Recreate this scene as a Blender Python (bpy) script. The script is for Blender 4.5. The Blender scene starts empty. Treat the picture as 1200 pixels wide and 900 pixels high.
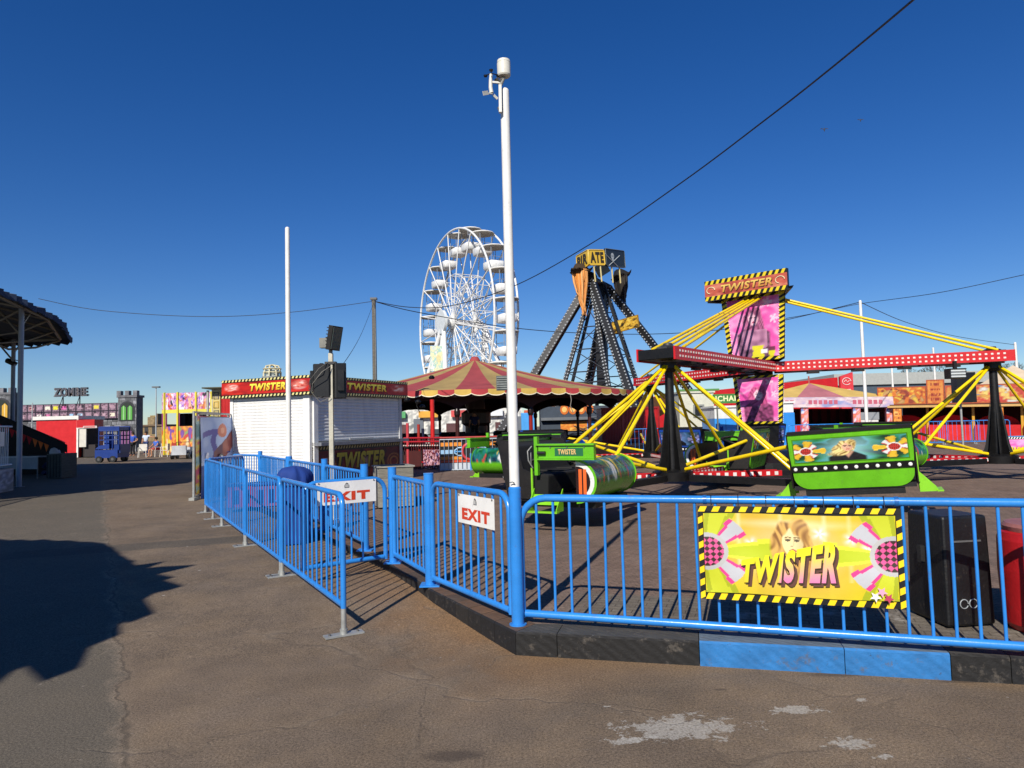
import bpy, math, random
from mathutils import Matrix, Vector, noise
R = math.radians
rnd = random.Random(11)
S = bpy.context.scene
COL = S.collection
ZUP = Vector((0, 0, 1))
# ------------------------------------------------------------------ camera model
F, CX, CY, EYE = 820.0, 600.0, 450.0, 1.6
ROLL = R(1.45)
PITCH = math.atan(48.0 * math.cos(ROLL) / F)
CAM = (Matrix.Rotation(R(90) + PITCH, 4, 'X') @ Matrix.Rotation(-ROLL, 4, 'Z')).to_3x3()
P0 = Vector((0, 0, EYE))
PAVE = 0.155          # level of the raised ride yard
SUN_AZ = Vector((-0.318, -0.948, 0)).normalized()   # horizontal direction towards the sun
SUN_EL = R(36)

def ray(px, py): return CAM @ Vector(((px - CX) / F, -(py - CY) / F, -1))
def at(px, py, Y):
    d = ray(px, py); return P0 + d * (Y / d.y)
GZ = 0.075            # the asphalt lies a little higher towards the left and the back
def gz(y):
    t = max(0., min(1., (y - 4.9) / 2.1)); return GZ * t * t * (3 - 2 * t)
def gnd(px, py, z=None):
    d = ray(px, py)
    if z is not None: return P0 + d * ((z - EYE) / d.z)
    z = 0.
    for _ in range(12): p = P0 + d * ((z - EYE) / d.z); z = gz(p.y)
    return p
def onplane(px, py, p, dr):
    n = Vector((dr.y, -dr.x, 0)); d = ray(px, py)
    return P0 + d * ((Vector((p.x, p.y, EYE)) - P0).dot(n) / d.dot(n))
def V(x, y, z=0.0): return Vector((x, y, z))

# ------------------------------------------------------------------ colours
def C(h, k=1.0):
    h = h.lstrip('#'); o = []
    for i in (0, 2, 4):
        c = int(h[i:i + 2], 16) / 255.0
        o.append((c / 12.92 if c <= 0.04045 else ((c + 0.055) / 1.055) ** 2.4) * k)
    return tuple(o)
def mix(a, b, t):
    t = max(0.0, min(1.0, t)); return tuple(x + (y - x) * t for x, y in zip(a, b))
def nz(x, y, s=0.0): return noise.noise(Vector((x, y, s)))
BLUE = C('#2d82d2'); WHITE = C('#e4e4e0'); BLACK = C('#0d0d0e'); RED = C('#c4161c'); YEL = C('#efcd08')
LIME = C('#63b21c'); GALV = C('#a9aaa6'); DRED = C('#5c1512'); PINK = C('#e84aa0')

# ------------------------------------------------------------------ materials (all read the colour of the mesh)
MATS = {}
def nodes(m): return m.node_tree.nodes, m.node_tree.links
def mk(name, rough=.5, metal=0., var=.18, scale=3., bump=0., bscale=60., coat=0., grime=.0, spec=.5, stretch=(1, 1, 1)):
    m = bpy.data.materials.new(name); m.use_nodes = True
    N, L = nodes(m); b = N['Principled BSDF']
    a = N.new('ShaderNodeAttribute'); a.attribute_name = 'Col'
    tc = N.new('ShaderNodeTexCoord'); mp = N.new('ShaderNodeMapping'); mp.inputs['Scale'].default_value = stretch
    L.new(tc.outputs['Object'], mp.inputs['Vector'])
    n = N.new('ShaderNodeTexNoise'); n.inputs['Scale'].default_value = scale; n.inputs['Detail'].default_value = 7; n.inputs['Roughness'].default_value = .65
    L.new(mp.outputs[0], n.inputs['Vector'])
    r = N.new('ShaderNodeMapRange'); r.inputs[1].default_value = .3; r.inputs[2].default_value = .7
    r.inputs[3].default_value = 1 - var; r.inputs[4].default_value = 1 + var * .5
    L.new(n.outputs[0], r.inputs[0])
    mx = N.new('ShaderNodeMix'); mx.data_type = 'RGBA'; mx.blend_type = 'MULTIPLY'; mx.inputs[0].default_value = 1
    L.new(a.outputs['Color'], mx.inputs[6]); L.new(r.outputs[0], mx.inputs[7])
    out = mx.outputs[2]
    if grime:
        n2 = N.new('ShaderNodeTexNoise'); n2.inputs['Scale'].default_value = scale * 4.3; n2.inputs['Detail'].default_value = 8; n2.inputs['Roughness'].default_value = .75
        L.new(mp.outputs[0], n2.inputs['Vector'])
        r2 = N.new('ShaderNodeMapRange'); r2.inputs[1].default_value = .58; r2.inputs[2].default_value = .72; r2.inputs[4].default_value = grime
        L.new(n2.outputs[0], r2.inputs[0])
        m2 = N.new('ShaderNodeMix'); m2.data_type = 'RGBA'; m2.inputs[7].default_value = (.09, .07, .05, 1)
        L.new(r2.outputs[0], m2.inputs[0]); L.new(out, m2.inputs[6]); out = m2.outputs[2]
    L.new(out, b.inputs['Base Color'])
    rr = N.new('ShaderNodeMapRange'); rr.inputs[3].default_value = max(.02, rough - .1); rr.inputs[4].default_value = min(1, rough + .14)
    L.new(n.outputs[0], rr.inputs[0]); L.new(rr.outputs[0], b.inputs['Roughness'])
    b.inputs['Metallic'].default_value = metal; b.inputs['Specular IOR Level'].default_value = spec
    if coat: b.inputs['Coat Weight'].default_value = coat; b.inputs['Coat Roughness'].default_value = .12
    if bump:
        nb = N.new('ShaderNodeTexNoise'); nb.inputs['Scale'].default_value = bscale; nb.inputs['Detail'].default_value = 4
        L.new(mp.outputs[0], nb.inputs['Vector'])
        bp = N.new('ShaderNodeBump'); bp.inputs['Strength'].default_value = bump; bp.inputs['Distance'].default_value = .02
        L.new(nb.outputs[0], bp.inputs['Height']); L.new(bp.outputs[0], b.inputs['Normal'])
    MATS[name] = m; return m
mk('paint', .36, var=.14, grime=.25, bump=.06, bscale=25)
mk('chipped', .45, var=.25, scale=6, grime=.55, bump=.15, bscale=50)
mk('gloss', .26, var=.22, scale=2.2, coat=.2, grime=.5, bump=.08, bscale=14)
mk('matte', .8, var=.25, grime=.35, bump=.15)
mk('vinyl', .42, var=.08, scale=1.5, bump=.25, bscale=3.5, grime=.08)
mk('print', .5, var=.1, scale=2.)
mk('galv', .5, metal=.45, var=.25, scale=12, grime=.3)
mk('fabric', .85, var=.22, scale=1.2, bump=.3, bscale=9, grime=.22)
mk('plastic', .48, var=.15, grime=.2, bump=.05)
mk('wood', .85, var=.45, scale=5, stretch=(1, 1, 9), bump=.3, bscale=30, grime=.3)
mk('stone', .9, var=.5, scale=2.5, bump=.5, bscale=14, grime=.4)
mk('steel', .45, metal=.2, var=.35, scale=6, grime=.4, bump=.1)
mk('shutter', .5, var=.16, scale=1.6, stretch=(4, 4, .5), grime=.16, bump=.12, bscale=3)
mk('skin', .6, var=.08)

# ------------------------------------------------------------------ mesh builder
WM = {}
_tx = {}
def text_mesh(s, off=0.02):
    k = (s, off)
    if k in _tx: return _tx[k]
    cu = bpy.data.curves.new('lettering', 'FONT'); cu.body = s; cu.size = 1; cu.offset = off; cu.resolution_u = 3; cu.space_character = 1.0 + off * 3.2
    o = bpy.data.objects.new('lettering', cu); COL.objects.link(o)
    me = bpy.data.meshes.new_from_object(o.evaluated_get(bpy.context.evaluated_depsgraph_get()))
    vs = [tuple(v.co) for v in me.vertices]; fs = [tuple(p.vertices) for p in me.polygons]
    bpy.data.objects.remove(o); bpy.data.curves.remove(cu); bpy.data.meshes.remove(me)
    x0 = min(v[0] for v in vs); x1 = max(v[0] for v in vs); y0 = min(v[1] for v in vs); y1 = max(v[1] for v in vs)
    vs = [((v[0] - x0) / (y1 - y0), (v[1] - y0) / (y1 - y0)) for v in vs]
    _tx[k] = (vs, fs, (x1 - x0) / (y1 - y0)); return _tx[k]

def frame(o, ux, uy):
    ux = Vector(ux).normalized(); uy = Vector(uy); uy = (uy - ux * uy.dot(ux)).normalized(); n = ux.cross(uy)
    M = Matrix.Identity(4)
    for i in range(3): M[i][0] = ux[i]; M[i][1] = uy[i]; M[i][2] = n[i]; M[i][3] = o[i]
    return M
def wall(p0, p1, z=None):
    p0 = Vector(p0); p1 = Vector(p1)
    if z is not None: p0 = V(p0.x, p0.y, z); p1 = V(p1.x, p1.y, z)
    return frame(p0, p1 - p0, ZUP)

class MB:
    def __init__(s, M=None):
        s.v = []; s.f = []; s.c = []; s.m = []; s.sm = []; s.names = []; s.M = M.copy() if M else Matrix.Identity(4)
    def mi(s, m):
        if m not in s.names: s.names.append(m)
        return s.names.index(m)
    def add(s, vs, fs, col, m='paint', smooth=False, vc=None):
        b = len(s.v); k = s.mi(m); M = s.M
        s.v.extend([M @ Vector(p) for p in vs])
        for f in fs:
            s.f.append([b + i for i in f]); s.m.append(k); s.sm.append(smooth)
            s.c.append([vc[i] for i in f] if vc else col)
        return s
    def box(s, c, d, col, m='paint', rz=0, rx=0, ry=0):
        x, y, z = d[0] / 2, d[1] / 2, d[2] / 2
        T = Matrix.Translation(Vector(c)) @ Matrix.Rotation(rz, 4, 'Z') @ Matrix.Rotation(ry, 4, 'Y') @ Matrix.Rotation(rx, 4, 'X')
        vs = [T @ Vector(p) for p in ((-x, -y, -z), (x, -y, -z), (x, y, -z), (-x, y, -z), (-x, -y, z), (x, -y, z), (x, y, z), (-x, y, z))]
        return s.add(vs, [(0, 3, 2, 1), (4, 5, 6, 7), (0, 1, 5, 4), (1, 2, 6, 5), (2, 3, 7, 6), (3, 0, 4, 7)], col, m)
    def bx(s, x0, x1, y0, y1, z0, z1, col, m='paint'):
        return s.box(((x0 + x1) / 2, (y0 + y1) / 2, (z0 + z1) / 2), (abs(x1 - x0), abs(y1 - y0), abs(z1 - z0)), col, m)
    def bar(s, p, q, w, h, col, m='paint', up=ZUP):
        p = Vector(p); q = Vector(q); a = (q - p).normalized(); u = Vector(up)
        if abs(a.dot(u)) > .98: u = Vector((0, 1, 0))
        sd = a.cross(u).normalized(); u = sd.cross(a)
        vs = []
        for o in (p, q):
            for i, j in ((-1, -1), (1, -1), (1, 1), (-1, 1)): vs.append(o + sd * (i * w / 2) + u * (j * h / 2))
        return s.add(vs, [(0, 3, 2, 1)[::-1], (4, 5, 6, 7)[::-1], (0, 1, 5, 4)[::-1], (1, 2, 6, 5)[::-1], (2, 3, 7, 6)[::-1], (3, 0, 4, 7)[::-1]], col, m)
    def tube(s, p, q, r, col, m='paint', n=10, r1=None, caps=True):
        return s.path([p, q], r, col, m, n, r1, caps)
    def path(s, pts, r, col, m='paint', n=10, r1=None, caps=True, closed=False):
        pts = [Vector(p) for p in pts]; N = len(pts); vs = []; fs = []
        r1 = r if r1 is None else r1; ref = None
        for i, p in enumerate(pts):
            if closed: t = (pts[(i + 1) % N] - pts[i - 1])
            else: t = pts[min(i + 1, N - 1)] - pts[max(i - 1, 0)]
            t.normalize()
            if ref is None: ref = t.orthogonal().normalized()
            else:
                ref = ref - t * ref.dot(t)
                ref.normalize()
            b = t.cross(ref); k = 1.0
            if 0 < i < N - 1 or closed:
                a1 = (pts[i] - pts[i - 1]).normalized(); k = 1 / max(.5, abs(a1.dot(t)))
            rr = r + (r1 - r) * i / max(1, N - 1)
            for j in range(n):
                a = 2 * math.pi * j / n; vs.append(p + (ref * math.cos(a) + b * math.sin(a)) * rr)
        for i in range(N if closed else N - 1):
            i2 = (i + 1) % N
            for j in range(n):
                j2 = (j + 1) % n; fs.append((i * n + j, i * n + j2, i2 * n + j2, i2 * n + j))
        s.add(vs, fs, col, m, True)
        if caps and not closed:
            s.add(vs[:n], [tuple(range(n))[::-1]], col, m); s.add(vs[-n:], [tuple(range(n))], col, m)
        return s
    def lathe(s, prof, col, m='paint', n=20, a0=0., a1=2 * math.pi, o=(0, 0, 0), cols=None, smooth=True):
        o = Vector(o); full = abs(a1 - a0 - 2 * math.pi) < 1e-4; k = n if full else n + 1
        vs = []
        for r, z in prof:
            for j in range(k):
                a = a0 + (a1 - a0) * j / n; vs.append(o + Vector((r * math.cos(a), r * math.sin(a), z)))
        for i in range(len(prof) - 1):
            fs = []
            for j in range(n):
                j2 = (j + 1) % k; fs.append((i * k + j, i * k + j2, (i + 1) * k + j2, (i + 1) * k + j))
            b = [q for f in fs for q in f]; u = sorted(set(b)); mp = {q: t for t, q in enumerate(u)}
            s.add([vs[q] for q in u], [tuple(mp[q] for q in f) for f in fs], cols[i] if cols else col, m, smooth)
        return s
    def poly(s, pts, col, z=0., m='print'):
        return s.add([(p[0], p[1], z) for p in pts], [tuple(range(len(pts)))], col, m)
    def rect(s, x0, y0, x1, y1, col, z=0., m='print'):
        return s.poly([(x0, y0), (x1, y0), (x1, y1), (x0, y1)], col, z, m)
    def prism(s, pts, z0, z1, col, m='paint', top=None):
        n = len(pts); vs = [(p[0], p[1], z0) for p in pts] + [(p[0], p[1], z1) for p in pts]
        s.add(vs, [(i, (i + 1) % n, n + (i + 1) % n, n + i) for i in range(n)], col, m)
        s.add(vs[:n], [tuple(range(n))[::-1]], col, m); s.add(vs[n:], [tuple(range(n))], top or col, m); return s
    def sheet(s, w, h, nx, ny, fn, z=0., m='print', x0=0., y0=0., bend=None):
        vs = []; cs = []
        for j in range(ny + 1):
            for i in range(nx + 1):
                u, v = i / nx, j / ny; p = Vector((x0 + u * w, y0 + v * h, z))
                vs.append(bend(u, v, p) if bend else p); cs.append(fn(u, v))
        k = nx + 1
        return s.add(vs, [(j * k + i, j * k + i + 1, (j + 1) * k + i + 1, (j + 1) * k + i) for j in range(ny) for i in range(nx)], None, m, bool(bend), cs)
    def text(s, t, x, y, h, col, z=.004, w=None, ext=0., shear=0., grow=0., off=.02, m='print', side=None, lift=0.):
        vs, fs, W = text_mesh(t, off); sx = (w / W) if w else h; w = W * sx
        def tr(p, dz):
            u = p[0] / W; g = 1 + grow * u
            return (x + p[0] * sx + p[1] * h * g * shear, y + p[1] * h * g + lift * u, z + dz)
        cs = [col(p[0] / W, p[1]) for p in vs] if callable(col) else None
        s.add([tr(p, ext) for p in vs], fs, None if cs else col, m, False, cs)
        if ext:
            ed = {}
            for f in fs:
                for i in range(len(f)):
                    a, b = f[i], f[(i + 1) % len(f)]
                    if (b, a) in ed: del ed[(b, a)]
                    else: ed[(a, b)] = 1
            for a, b in ed: s.add([tr(vs[a], 0), tr(vs[b], 0), tr(vs[b], ext), tr(vs[a], ext)], [(0, 1, 2, 3)], side or col, m)
        return s
    def build(s, name, parent=None, label=None, cat=None, group=None, kind=None, loc=None, bev=0.):
        me = bpy.data.meshes.new(name)
        o = bpy.data.objects.new(name, me); COL.objects.link(o)
        if parent is not None:
            inv = WM[parent.name].inverted(); o.parent = parent; WM[o.name] = WM[parent.name]
        else:
            loc = Vector(loc) if loc is not None else Vector((0, 0, 0)); o.location = loc
            inv = Matrix.Translation(-loc); WM[o.name] = Matrix.Translation(loc)
        me.from_pydata([inv @ p for p in s.v], [], s.f)
        for n in s.names: me.materials.append(MATS[n])
        me.polygons.foreach_set('material_index', s.m); me.polygons.foreach_set('use_smooth', s.sm)
        at_ = me.attributes.new('Col', 'FLOAT_COLOR', 'CORNER'); buf = []
        for f, c in zip(s.f, s.c):
            if isinstance(c, list):
                for q in c: buf.extend((q[0], q[1], q[2], 1))
            else: buf.extend((c[0], c[1], c[2], 1) * len(f))
        at_.data.foreach_set('color', buf); me.update()
        if bev:
            b = o.modifiers.new('edge', 'BEVEL'); b.width = bev; b.segments = 2; b.limit_method = 'ANGLE'; b.angle_limit = R(40)
        tag(o, label, cat, group, kind); return o
def tag(o, label=None, cat=None, group=None, kind=None):
    if label: o['label'] = label
    if cat: o['category'] = cat
    if group: o['group'] = group
    if kind: o['kind'] = kind
    return o
def thing(name, loc, label, cat, group=None, rz=0.):
    o = bpy.data.objects.new(name, None); COL.objects.link(o); o.empty_display_size = .1
    o.location = loc; o.rotation_euler = (0, 0, rz); WM[o.name] = Matrix.Translation(Vector(loc)) @ Matrix.Rotation(rz, 4, 'Z')
    return tag(o, label, cat, group)
def copy_tree(o, parent=None):
    c = o.copy(); COL.objects.link(c)
    if parent is not None: c.parent = parent
    for ch in list(o.children): copy_tree(ch, c)
    return c

# ------------------------------------------------------------------ printed artwork
def blotch(pal, seed, sx=3., sy=3., hard=6.):
    pal = [C(p) if isinstance(p, str) else p for p in pal]
    def fn(u, v):
        x, y = u * sx, v * sy
        q = nz(x + .8 * nz(x * 2, y * 2, seed + 9), y + .8 * nz(x * 2, y * 2, seed + 5), seed)
        q2 = nz(x * 3.1, y * 3.1, seed + 3)
        t = (q * 1.1 + .5 + q2 * .25) * (len(pal) - 1); t = max(0, min(len(pal) - 1.001, t)); i = int(t); f = t - i
        return mix(pal[i], pal[i + 1], (f - .5) * hard + .5)
    return fn
def emblem(x, y, ring, a, b, petals):
    r = math.hypot(x, y)
    if r < .30:
        p, q = (x * 1.0 + y) * 9, (y - x) * 9
        return a if (math.floor(p) + math.floor(q)) % 2 else b
    if r < .38: return ring
    th = math.degrees(math.atan2(y, x))
    for t0, wd, ln, c1, c2 in petals:
        d = abs((th - t0 + 180) % 360 - 180)
        if r < ln:
            lim = wd * (1 - .45 * (r / ln)) * (1.25 if r > ln * .8 else 1)
            if d < lim: return c1 if d < lim * .62 else c2
    return None
def portrait(x, y, hair, hair2, skin, lips, cloth, wind=.0, base=(0, 0, 0)):
    """a generic woman's head and shoulders, painted over base; face about 0.6 wide, 1 tall"""
    c = base
    n = nz(x * 2.6 + y * 1.2, y * 1.6, 4.2); drop = max(0, .25 - y)
    hx = (x - wind * drop * .55) / (.47 + .34 * drop ** .8); hy = (y - .12) / (.56 if y > .12 else .95)
    hr = hx * hx + hy * hy + n * .55
    if y < -.46:        # shoulders
        w_ = 1.0 - 1.25 * max(0, y + .95)
        k = (w_ - abs(x + .05)) * 9
        if k > 0: c = mix(c, mix(cloth, (0, 0, 0), .35 + nz(x * 5, y * 5, 2) * .8), min(1, k))
        if abs(x) < .34 + (y + .46) * .5: c = mix(c, mix(skin, (.15, .06, .04), .25 + abs(x) * .6), min(1, (.34 + (y + .46) * .5 - abs(x)) * 9))
    if abs(x) < .15 and -.66 < y < -.3: c = mix(skin, (.12, .05, .03), .45 + x)
    if hr < 1.15:
        st = nz(x * 10 + math.sin(y * 4 + x * 3) * 2.0, y * 1.8, 7); lk = mix(hair, hair2, st * 1.5 + .5)
        c = mix(c, lk, min(1, (1.15 - hr) * 3.2))
    fx = x / (.29 - .10 * max(0, -y - .05)); fy = y / (.44 if y > 0 else .47); face = fx * fx + fy * fy
    part = .36 - 1.1 * abs(x + .07) + nz(x * 6, y * 3, 2) * .08
    if face < 1 and y < part + .06:
        sh = mix(skin, mix(skin, (.12, .05, .03), .55), max(0, (x + .04) * 2.0))
        ex = abs(abs(x + .005) - .115)
        if ex < .07 and abs(y - .05) < .030 * (1 - (ex / .09) ** 2): sh = (.02, .02, .03)
        elif ex < .085 and abs(y - .085) < .012: sh = mix(sh, (.05, .02, .02), .7)
        elif ex < .09 and abs(y - .15 + ex * .25) < .016: sh = mix(hair, (.02, .01, .01), .55)
        elif abs(x + .025) < .03 and -.13 < y < -.095: sh = mix(sh, (.1, .04, .03), .55)
        elif abs(x - .02) < .018 and -.1 < y < .05: sh = mix(sh, (.1, .04, .03), .2)
        elif abs(x) < .10 and abs(y + .235 - .012 * math.cos(x * 40)) < .042 * (1 - (abs(x) / .11) ** 2): sh = mix(lips, (.05, 0, 0), .4 if abs(y + .235) < .006 else 0)
        c = mix(c, sh, min(1, (1 - face) * 6) * min(1, (part + .06 - y) * 12))
    return c
def strokes(base, pal, seed, n=16, lo=.05, hi=.16, asp=1.6):
    """airbrushed fairground painting: many curved strokes of colour over a mottled base"""
    rg = random.Random(seed); bf = blotch(base, seed, 2.2 * asp, 2.2, 1.4); sk = []
    for i in range(n):
        x, y = rg.random() * asp, rg.random(); a = rg.uniform(0, 6.28); L = rg.uniform(.12, .5); sk.append((x, y, x + L * math.cos(a), y + L * math.sin(a), rg.uniform(lo, hi), C(pal[i % len(pal)]), rg.uniform(-.15, .15)))
    def fn(u, v):
        c = bf(u, v); px, py = u * asp, v
        for x0, y0, x1, y1, r, col, bw in sk:
            dx, dy = x1 - x0, y1 - y0; t = max(0, min(1, ((px - x0) * dx + (py - y0) * dy) / (dx * dx + dy * dy))); L = math.hypot(dx, dy)
            b = bw * math.sin(math.pi * t); qx, qy = x0 + dx * t - dy / L * b, y0 + dy * t + dx / L * b
            d = math.hypot(px - qx, py - qy) / (r * (1 - .5 * t))
            if d < 1: sh = mix(col, (0, 0, 0), .55 * d * d); c = mix(c, sh, min(1, (1 - d) * 5))
        return c
    return fn
def hazard(mb, x0, x1, y0, y1, z, ca=None, cb=None, n=8, m='print'):
    """black and yellow warning stripes along the longer side"""
    ca = ca or YEL; cb = cb or BLACK
    mb.rect(x0, y0, x1, y1, cb, z, m)
    L = x1 - x0; H = y1 - y0
    if L >= H:
        st = L / n
        for i in range(n):
            a = x0 + i * st; mb.poly([(a, y0), (a + st * .5, y0), (min(x1, a + st * .5 + H * .5), y1), (min(x1, a + H * .5), y1)], ca, z + .003, m)
    else:
        st = H / n
        for i in range(n):
            a = y0 + i * st; mb.poly([(x0, a), (x1, min(y1, a + L * .5)), (x1, min(y1, a + L * .5 + st * .5)), (x0, a + st * .5)], ca, z + .003, m)
# ------------------------------------------------------------------ node helpers for the ground
class NG:
    def __init__(s, name):
        s.m = bpy.data.materials.new(name); s.m.use_nodes = True; s.N, s.L = nodes(s.m); s.b = s.N['Principled BSDF']
        s.tc = s.N.new('ShaderNodeTexCoord'); s.co = s.tc.outputs['Object']
    def noise(s, scale, detail=6, rough=.6, co=None, dist=0.):
        n = s.N.new('ShaderNodeTexNoise'); n.inputs['Scale'].default_value = scale; n.inputs['Detail'].default_value = detail
        n.inputs['Roughness'].default_value = rough; n.inputs['Distortion'].default_value = dist; s.L.new(co or s.co, n.inputs['Vector']); return n.outputs[0]
    def rng(s, x, a, b, c=0., d=1.):
        r = s.N.new('ShaderNodeMapRange'); r.inputs[1].default_value = a; r.inputs[2].default_value = b; r.inputs[3].default_value = c; r.inputs[4].default_value = d
        s.L.new(x, r.inputs[0]); return r.outputs[0]
    def math(s, op, a, b=None):
        n = s.N.new('ShaderNodeMath'); n.operation = op
        for i, q in enumerate((a, b)):
            if q is None: continue
            if isinstance(q, (int, float)): n.inputs[i].default_value = q
            else: s.L.new(q, n.inputs[i])
        return n.outputs[0]
    def mix(s, f, a, b, bt='MIX'):
        n = s.N.new('ShaderNodeMix'); n.data_type = 'RGBA'; n.blend_type = bt
        for q, i in ((f, 0), (a, 6), (b, 7)):
            if isinstance(q, (int, float)): n.inputs[i].default_value = q
            elif isinstance(q, tuple): n.inputs[i].default_value = (*q, 1)
            else: s.L.new(q, n.inputs[i])
        return n.outputs[2]
    def dist_seg(s, a, b):
        """distance from the line through two ground points, and whether the point lies along it"""
        a = Vector((a[0], a[1], 0)); b = Vector((b[0], b[1], 0)); d = (b - a).normalized(); n = Vector((-d.y, d.x, 0))
        sub = s.N.new('ShaderNodeVectorMath'); sub.operation = 'SUBTRACT'; sub.inputs[1].default_value = a; s.L.new(s.co, sub.inputs[0])
        o = []
        for w in (n, d):
            q = s.N.new('ShaderNodeVectorMath'); q.operation = 'DOT_PRODUCT'; q.inputs[1].default_value = w; s.L.new(sub.outputs[0], q.inputs[0]); o.append(q.outputs['Value'])
        return o[0], o[1], (b - a).length
    def blob(s, c, rx, ry, ang=0.):
        mp = s.N.new('ShaderNodeMapping'); mp.vector_type = 'TEXTURE'
        mp.inputs['Location'].default_value = (c[0], c[1], 0); mp.inputs['Rotation'].default_value = (0, 0, ang); mp.inputs['Scale'].default_value = (rx, ry, 1)
        s.L.new(s.co, mp.inputs['Vector']); n = s.N.new('ShaderNodeVectorMath'); n.operation = 'LENGTH'; s.L.new(mp.outputs[0], n.inputs[0])
        return n.outputs['Value']

# kerb line (outer foot on the asphalt), from far left to the right
KL = [(-8.6, 19.6), (-2.86, 10.1), (-1.30, 7.44), (-.735, 6.25), (-.02, 4.97)]
g1 = gnd(643, 771, 0); g2 = gnd(1200, 803, 0); gd = (g2 - g1)
KR = [(g1.x + .06, g1.y), (g1.x + gd.x * 2.2, g1.y + gd.y * 2.2)]
def asphalt():
    g = NG('asphalt'); big = g.noise(.35, 5); mid = g.noise(2.2, 7, .7); fine = g.noise(75, 5, .75); grit = g.noise(210, 2, .6); patchy = g.noise(.9, 8, .72)
    c = g.mix(g.rng(big, .32, .68), (.180, .135, .096), (.130, .102, .076))
    c = g.mix(g.rng(mid, .42, .66, 0, .7), c, (.205, .150, .098))
    c = g.mix(.8, c, g.mix(g.rng(patchy, .35, .65), (.72, .71, .70), (1.18, 1.18, 1.18)), 'MULTIPLY')
    # older greyer asphalt to the left of a long joint
    a = gnd(150, 880); b = gnd(128, 632)
    d, _, _ = g.dist_seg(a, b); wob = g.math('ADD', d, g.rng(g.noise(1.3, 4), 0, 1, -.22, .22))
    left = g.rng(wob, -.02, .03); c = g.mix(g.math('MULTIPLY', left, .75), c, (.105, .095, .076))
    joint = g.rng(g.math('ABSOLUTE', wob), .012, .07, 1, 0)
    c = g.mix(g.math('MULTIPLY', joint, g.rng(mid, .4, .6, .1, .8)), c, (.2, .155, .11))
    jl = g.math('MULTIPLY', g.rng(g.math('ABSOLUTE', g.math('ADD', wob, g.rng(fine, .3, .7, -.012, .012))), .006, .016, 1, 0), g.rng(mid, .36, .5)); c = g.mix(g.math('MULTIPLY', jl, .55), c, (.045, .038, .03))
    rim = g.math('MULTIPLY', g.math('MULTIPLY', g.rng(wob, .0, .015), g.rng(wob, .03, .10, 1, 0)), g.rng(g.noise(5, 6, .7), .42, .6)); c = g.mix(g.math('MULTIPLY', rim, .55), c, (.24, .19, .14))
    # a tarred trench repair
    a = gnd(195, 638); b = gnd(335, 628); d, t, l = g.dist_seg(a, b)
    tr = g.math('MULTIPLY', g.rng(g.math('ABSOLUTE', d), .30, .36, 1, 0), g.math('MULTIPLY', g.rng(t, -2, -1.8), g.rng(t, l - .1, l, 1, 0)))
    c = g.mix(g.math('MULTIPLY', tr, .6), c, (.07, .065, .055))
    # rusty wash along the foot of the kerb
    for a, b in ((KL[1], KL[4]),):
        d, t, l = g.dist_seg(a, b); dd = g.math('ADD', d, g.rng(g.noise(1.7, 5), .3, .7, -.28, .28))
        ru = g.math('MULTIPLY', g.rng(dd, -.75, -.02), g.math('MULTIPLY', g.rng(t, 0, 2.5), g.rng(t, l + .1, l + 1.0, 1, 0)))
        c = g.mix(g.math('MULTIPLY', ru, .6), c, (.25, .135, .055))
    a, b = KR; d, t, l = g.dist_seg(a, b)
    ru = g.math('MULTIPLY', g.rng(g.math('ADD', d, g.rng(mid, .3, .7, -.1, .1)), -.16, -.01), g.rng(t, -.3, 0))
    c = g.mix(g.math('MULTIPLY', ru, .5), c, (.2, .13, .07))
    # speckle of stone and pale chips
    c = g.mix(.85, c, g.mix(g.rng(fine, .3, .7), (.22, .21, .20), (1.75, 1.74, 1.72)), 'MULTIPLY')
    c = g.mix(.8, c, g.mix(g.rng(grit, .3, .7), (.4, .4, .4), (1.6, 1.6, 1.6)), 'MULTIPLY')
    vo = g.N.new('ShaderNodeTexVoronoi'); vo.inputs['Scale'].default_value = 2.6; vo.inputs['Randomness'].default_value = 1; g.L.new(g.co, vo.inputs['Vector'])
    chip = g.math('MULTIPLY', g.rng(vo.outputs['Distance'], .03, .055, 1, 0), g.rng(g.noise(.9, 3), .48, .55))
    c = g.mix(g.math('MULTIPLY', chip, .75), c, (.5, .46, .40))
    vb = g.N.new('ShaderNodeTexVoronoi'); vb.inputs['Scale'].default_value = 9; g.L.new(g.co, vb.inputs['Vector'])
    sp = g.math('MULTIPLY', g.rng(vb.outputs['Distance'], .05, .09, 1, 0), g.rng(g.noise(1.4, 4), .50, .60)); c = g.mix(g.math('MULTIPLY', sp, .5), c, (.36, .31, .26))
    sd_ = g.math('MULTIPLY', g.rng(vb.outputs['Distance'], .06, .16, 1, 0), g.rng(g.noise(1.1, 4), .36, .44, 1, 0)); c = g.mix(g.math('MULTIPLY', sd_, .35), c, (.05, .04, .035))
    # cracks
    w = g.N.new('ShaderNodeVectorMath'); w.operation = 'MULTIPLY_ADD'; w.inputs[1].default_value = (.9, .9, 0)
    nn = g.N.new('ShaderNodeTexNoise'); nn.inputs['Scale'].default_value = 1.6; nn.inputs['Detail'].default_value = 6; g.L.new(g.co, nn.inputs['Vector'])
    g.L.new(nn.outputs['Color'], w.inputs[0]); g.L.new(g.co, w.inputs[2])
    v2 = g.N.new('ShaderNodeTexVoronoi'); v2.feature = 'DISTANCE_TO_EDGE'; v2.inputs['Scale'].default_value = .62; g.L.new(w.outputs[0], v2.inputs['Vector'])
    v3 = g.N.new('ShaderNodeTexVoronoi'); v3.feature = 'DISTANCE_TO_EDGE'; v3.inputs['Scale'].default_value = 2.3; g.L.new(w.outputs[0], v3.inputs['Vector'])
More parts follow.
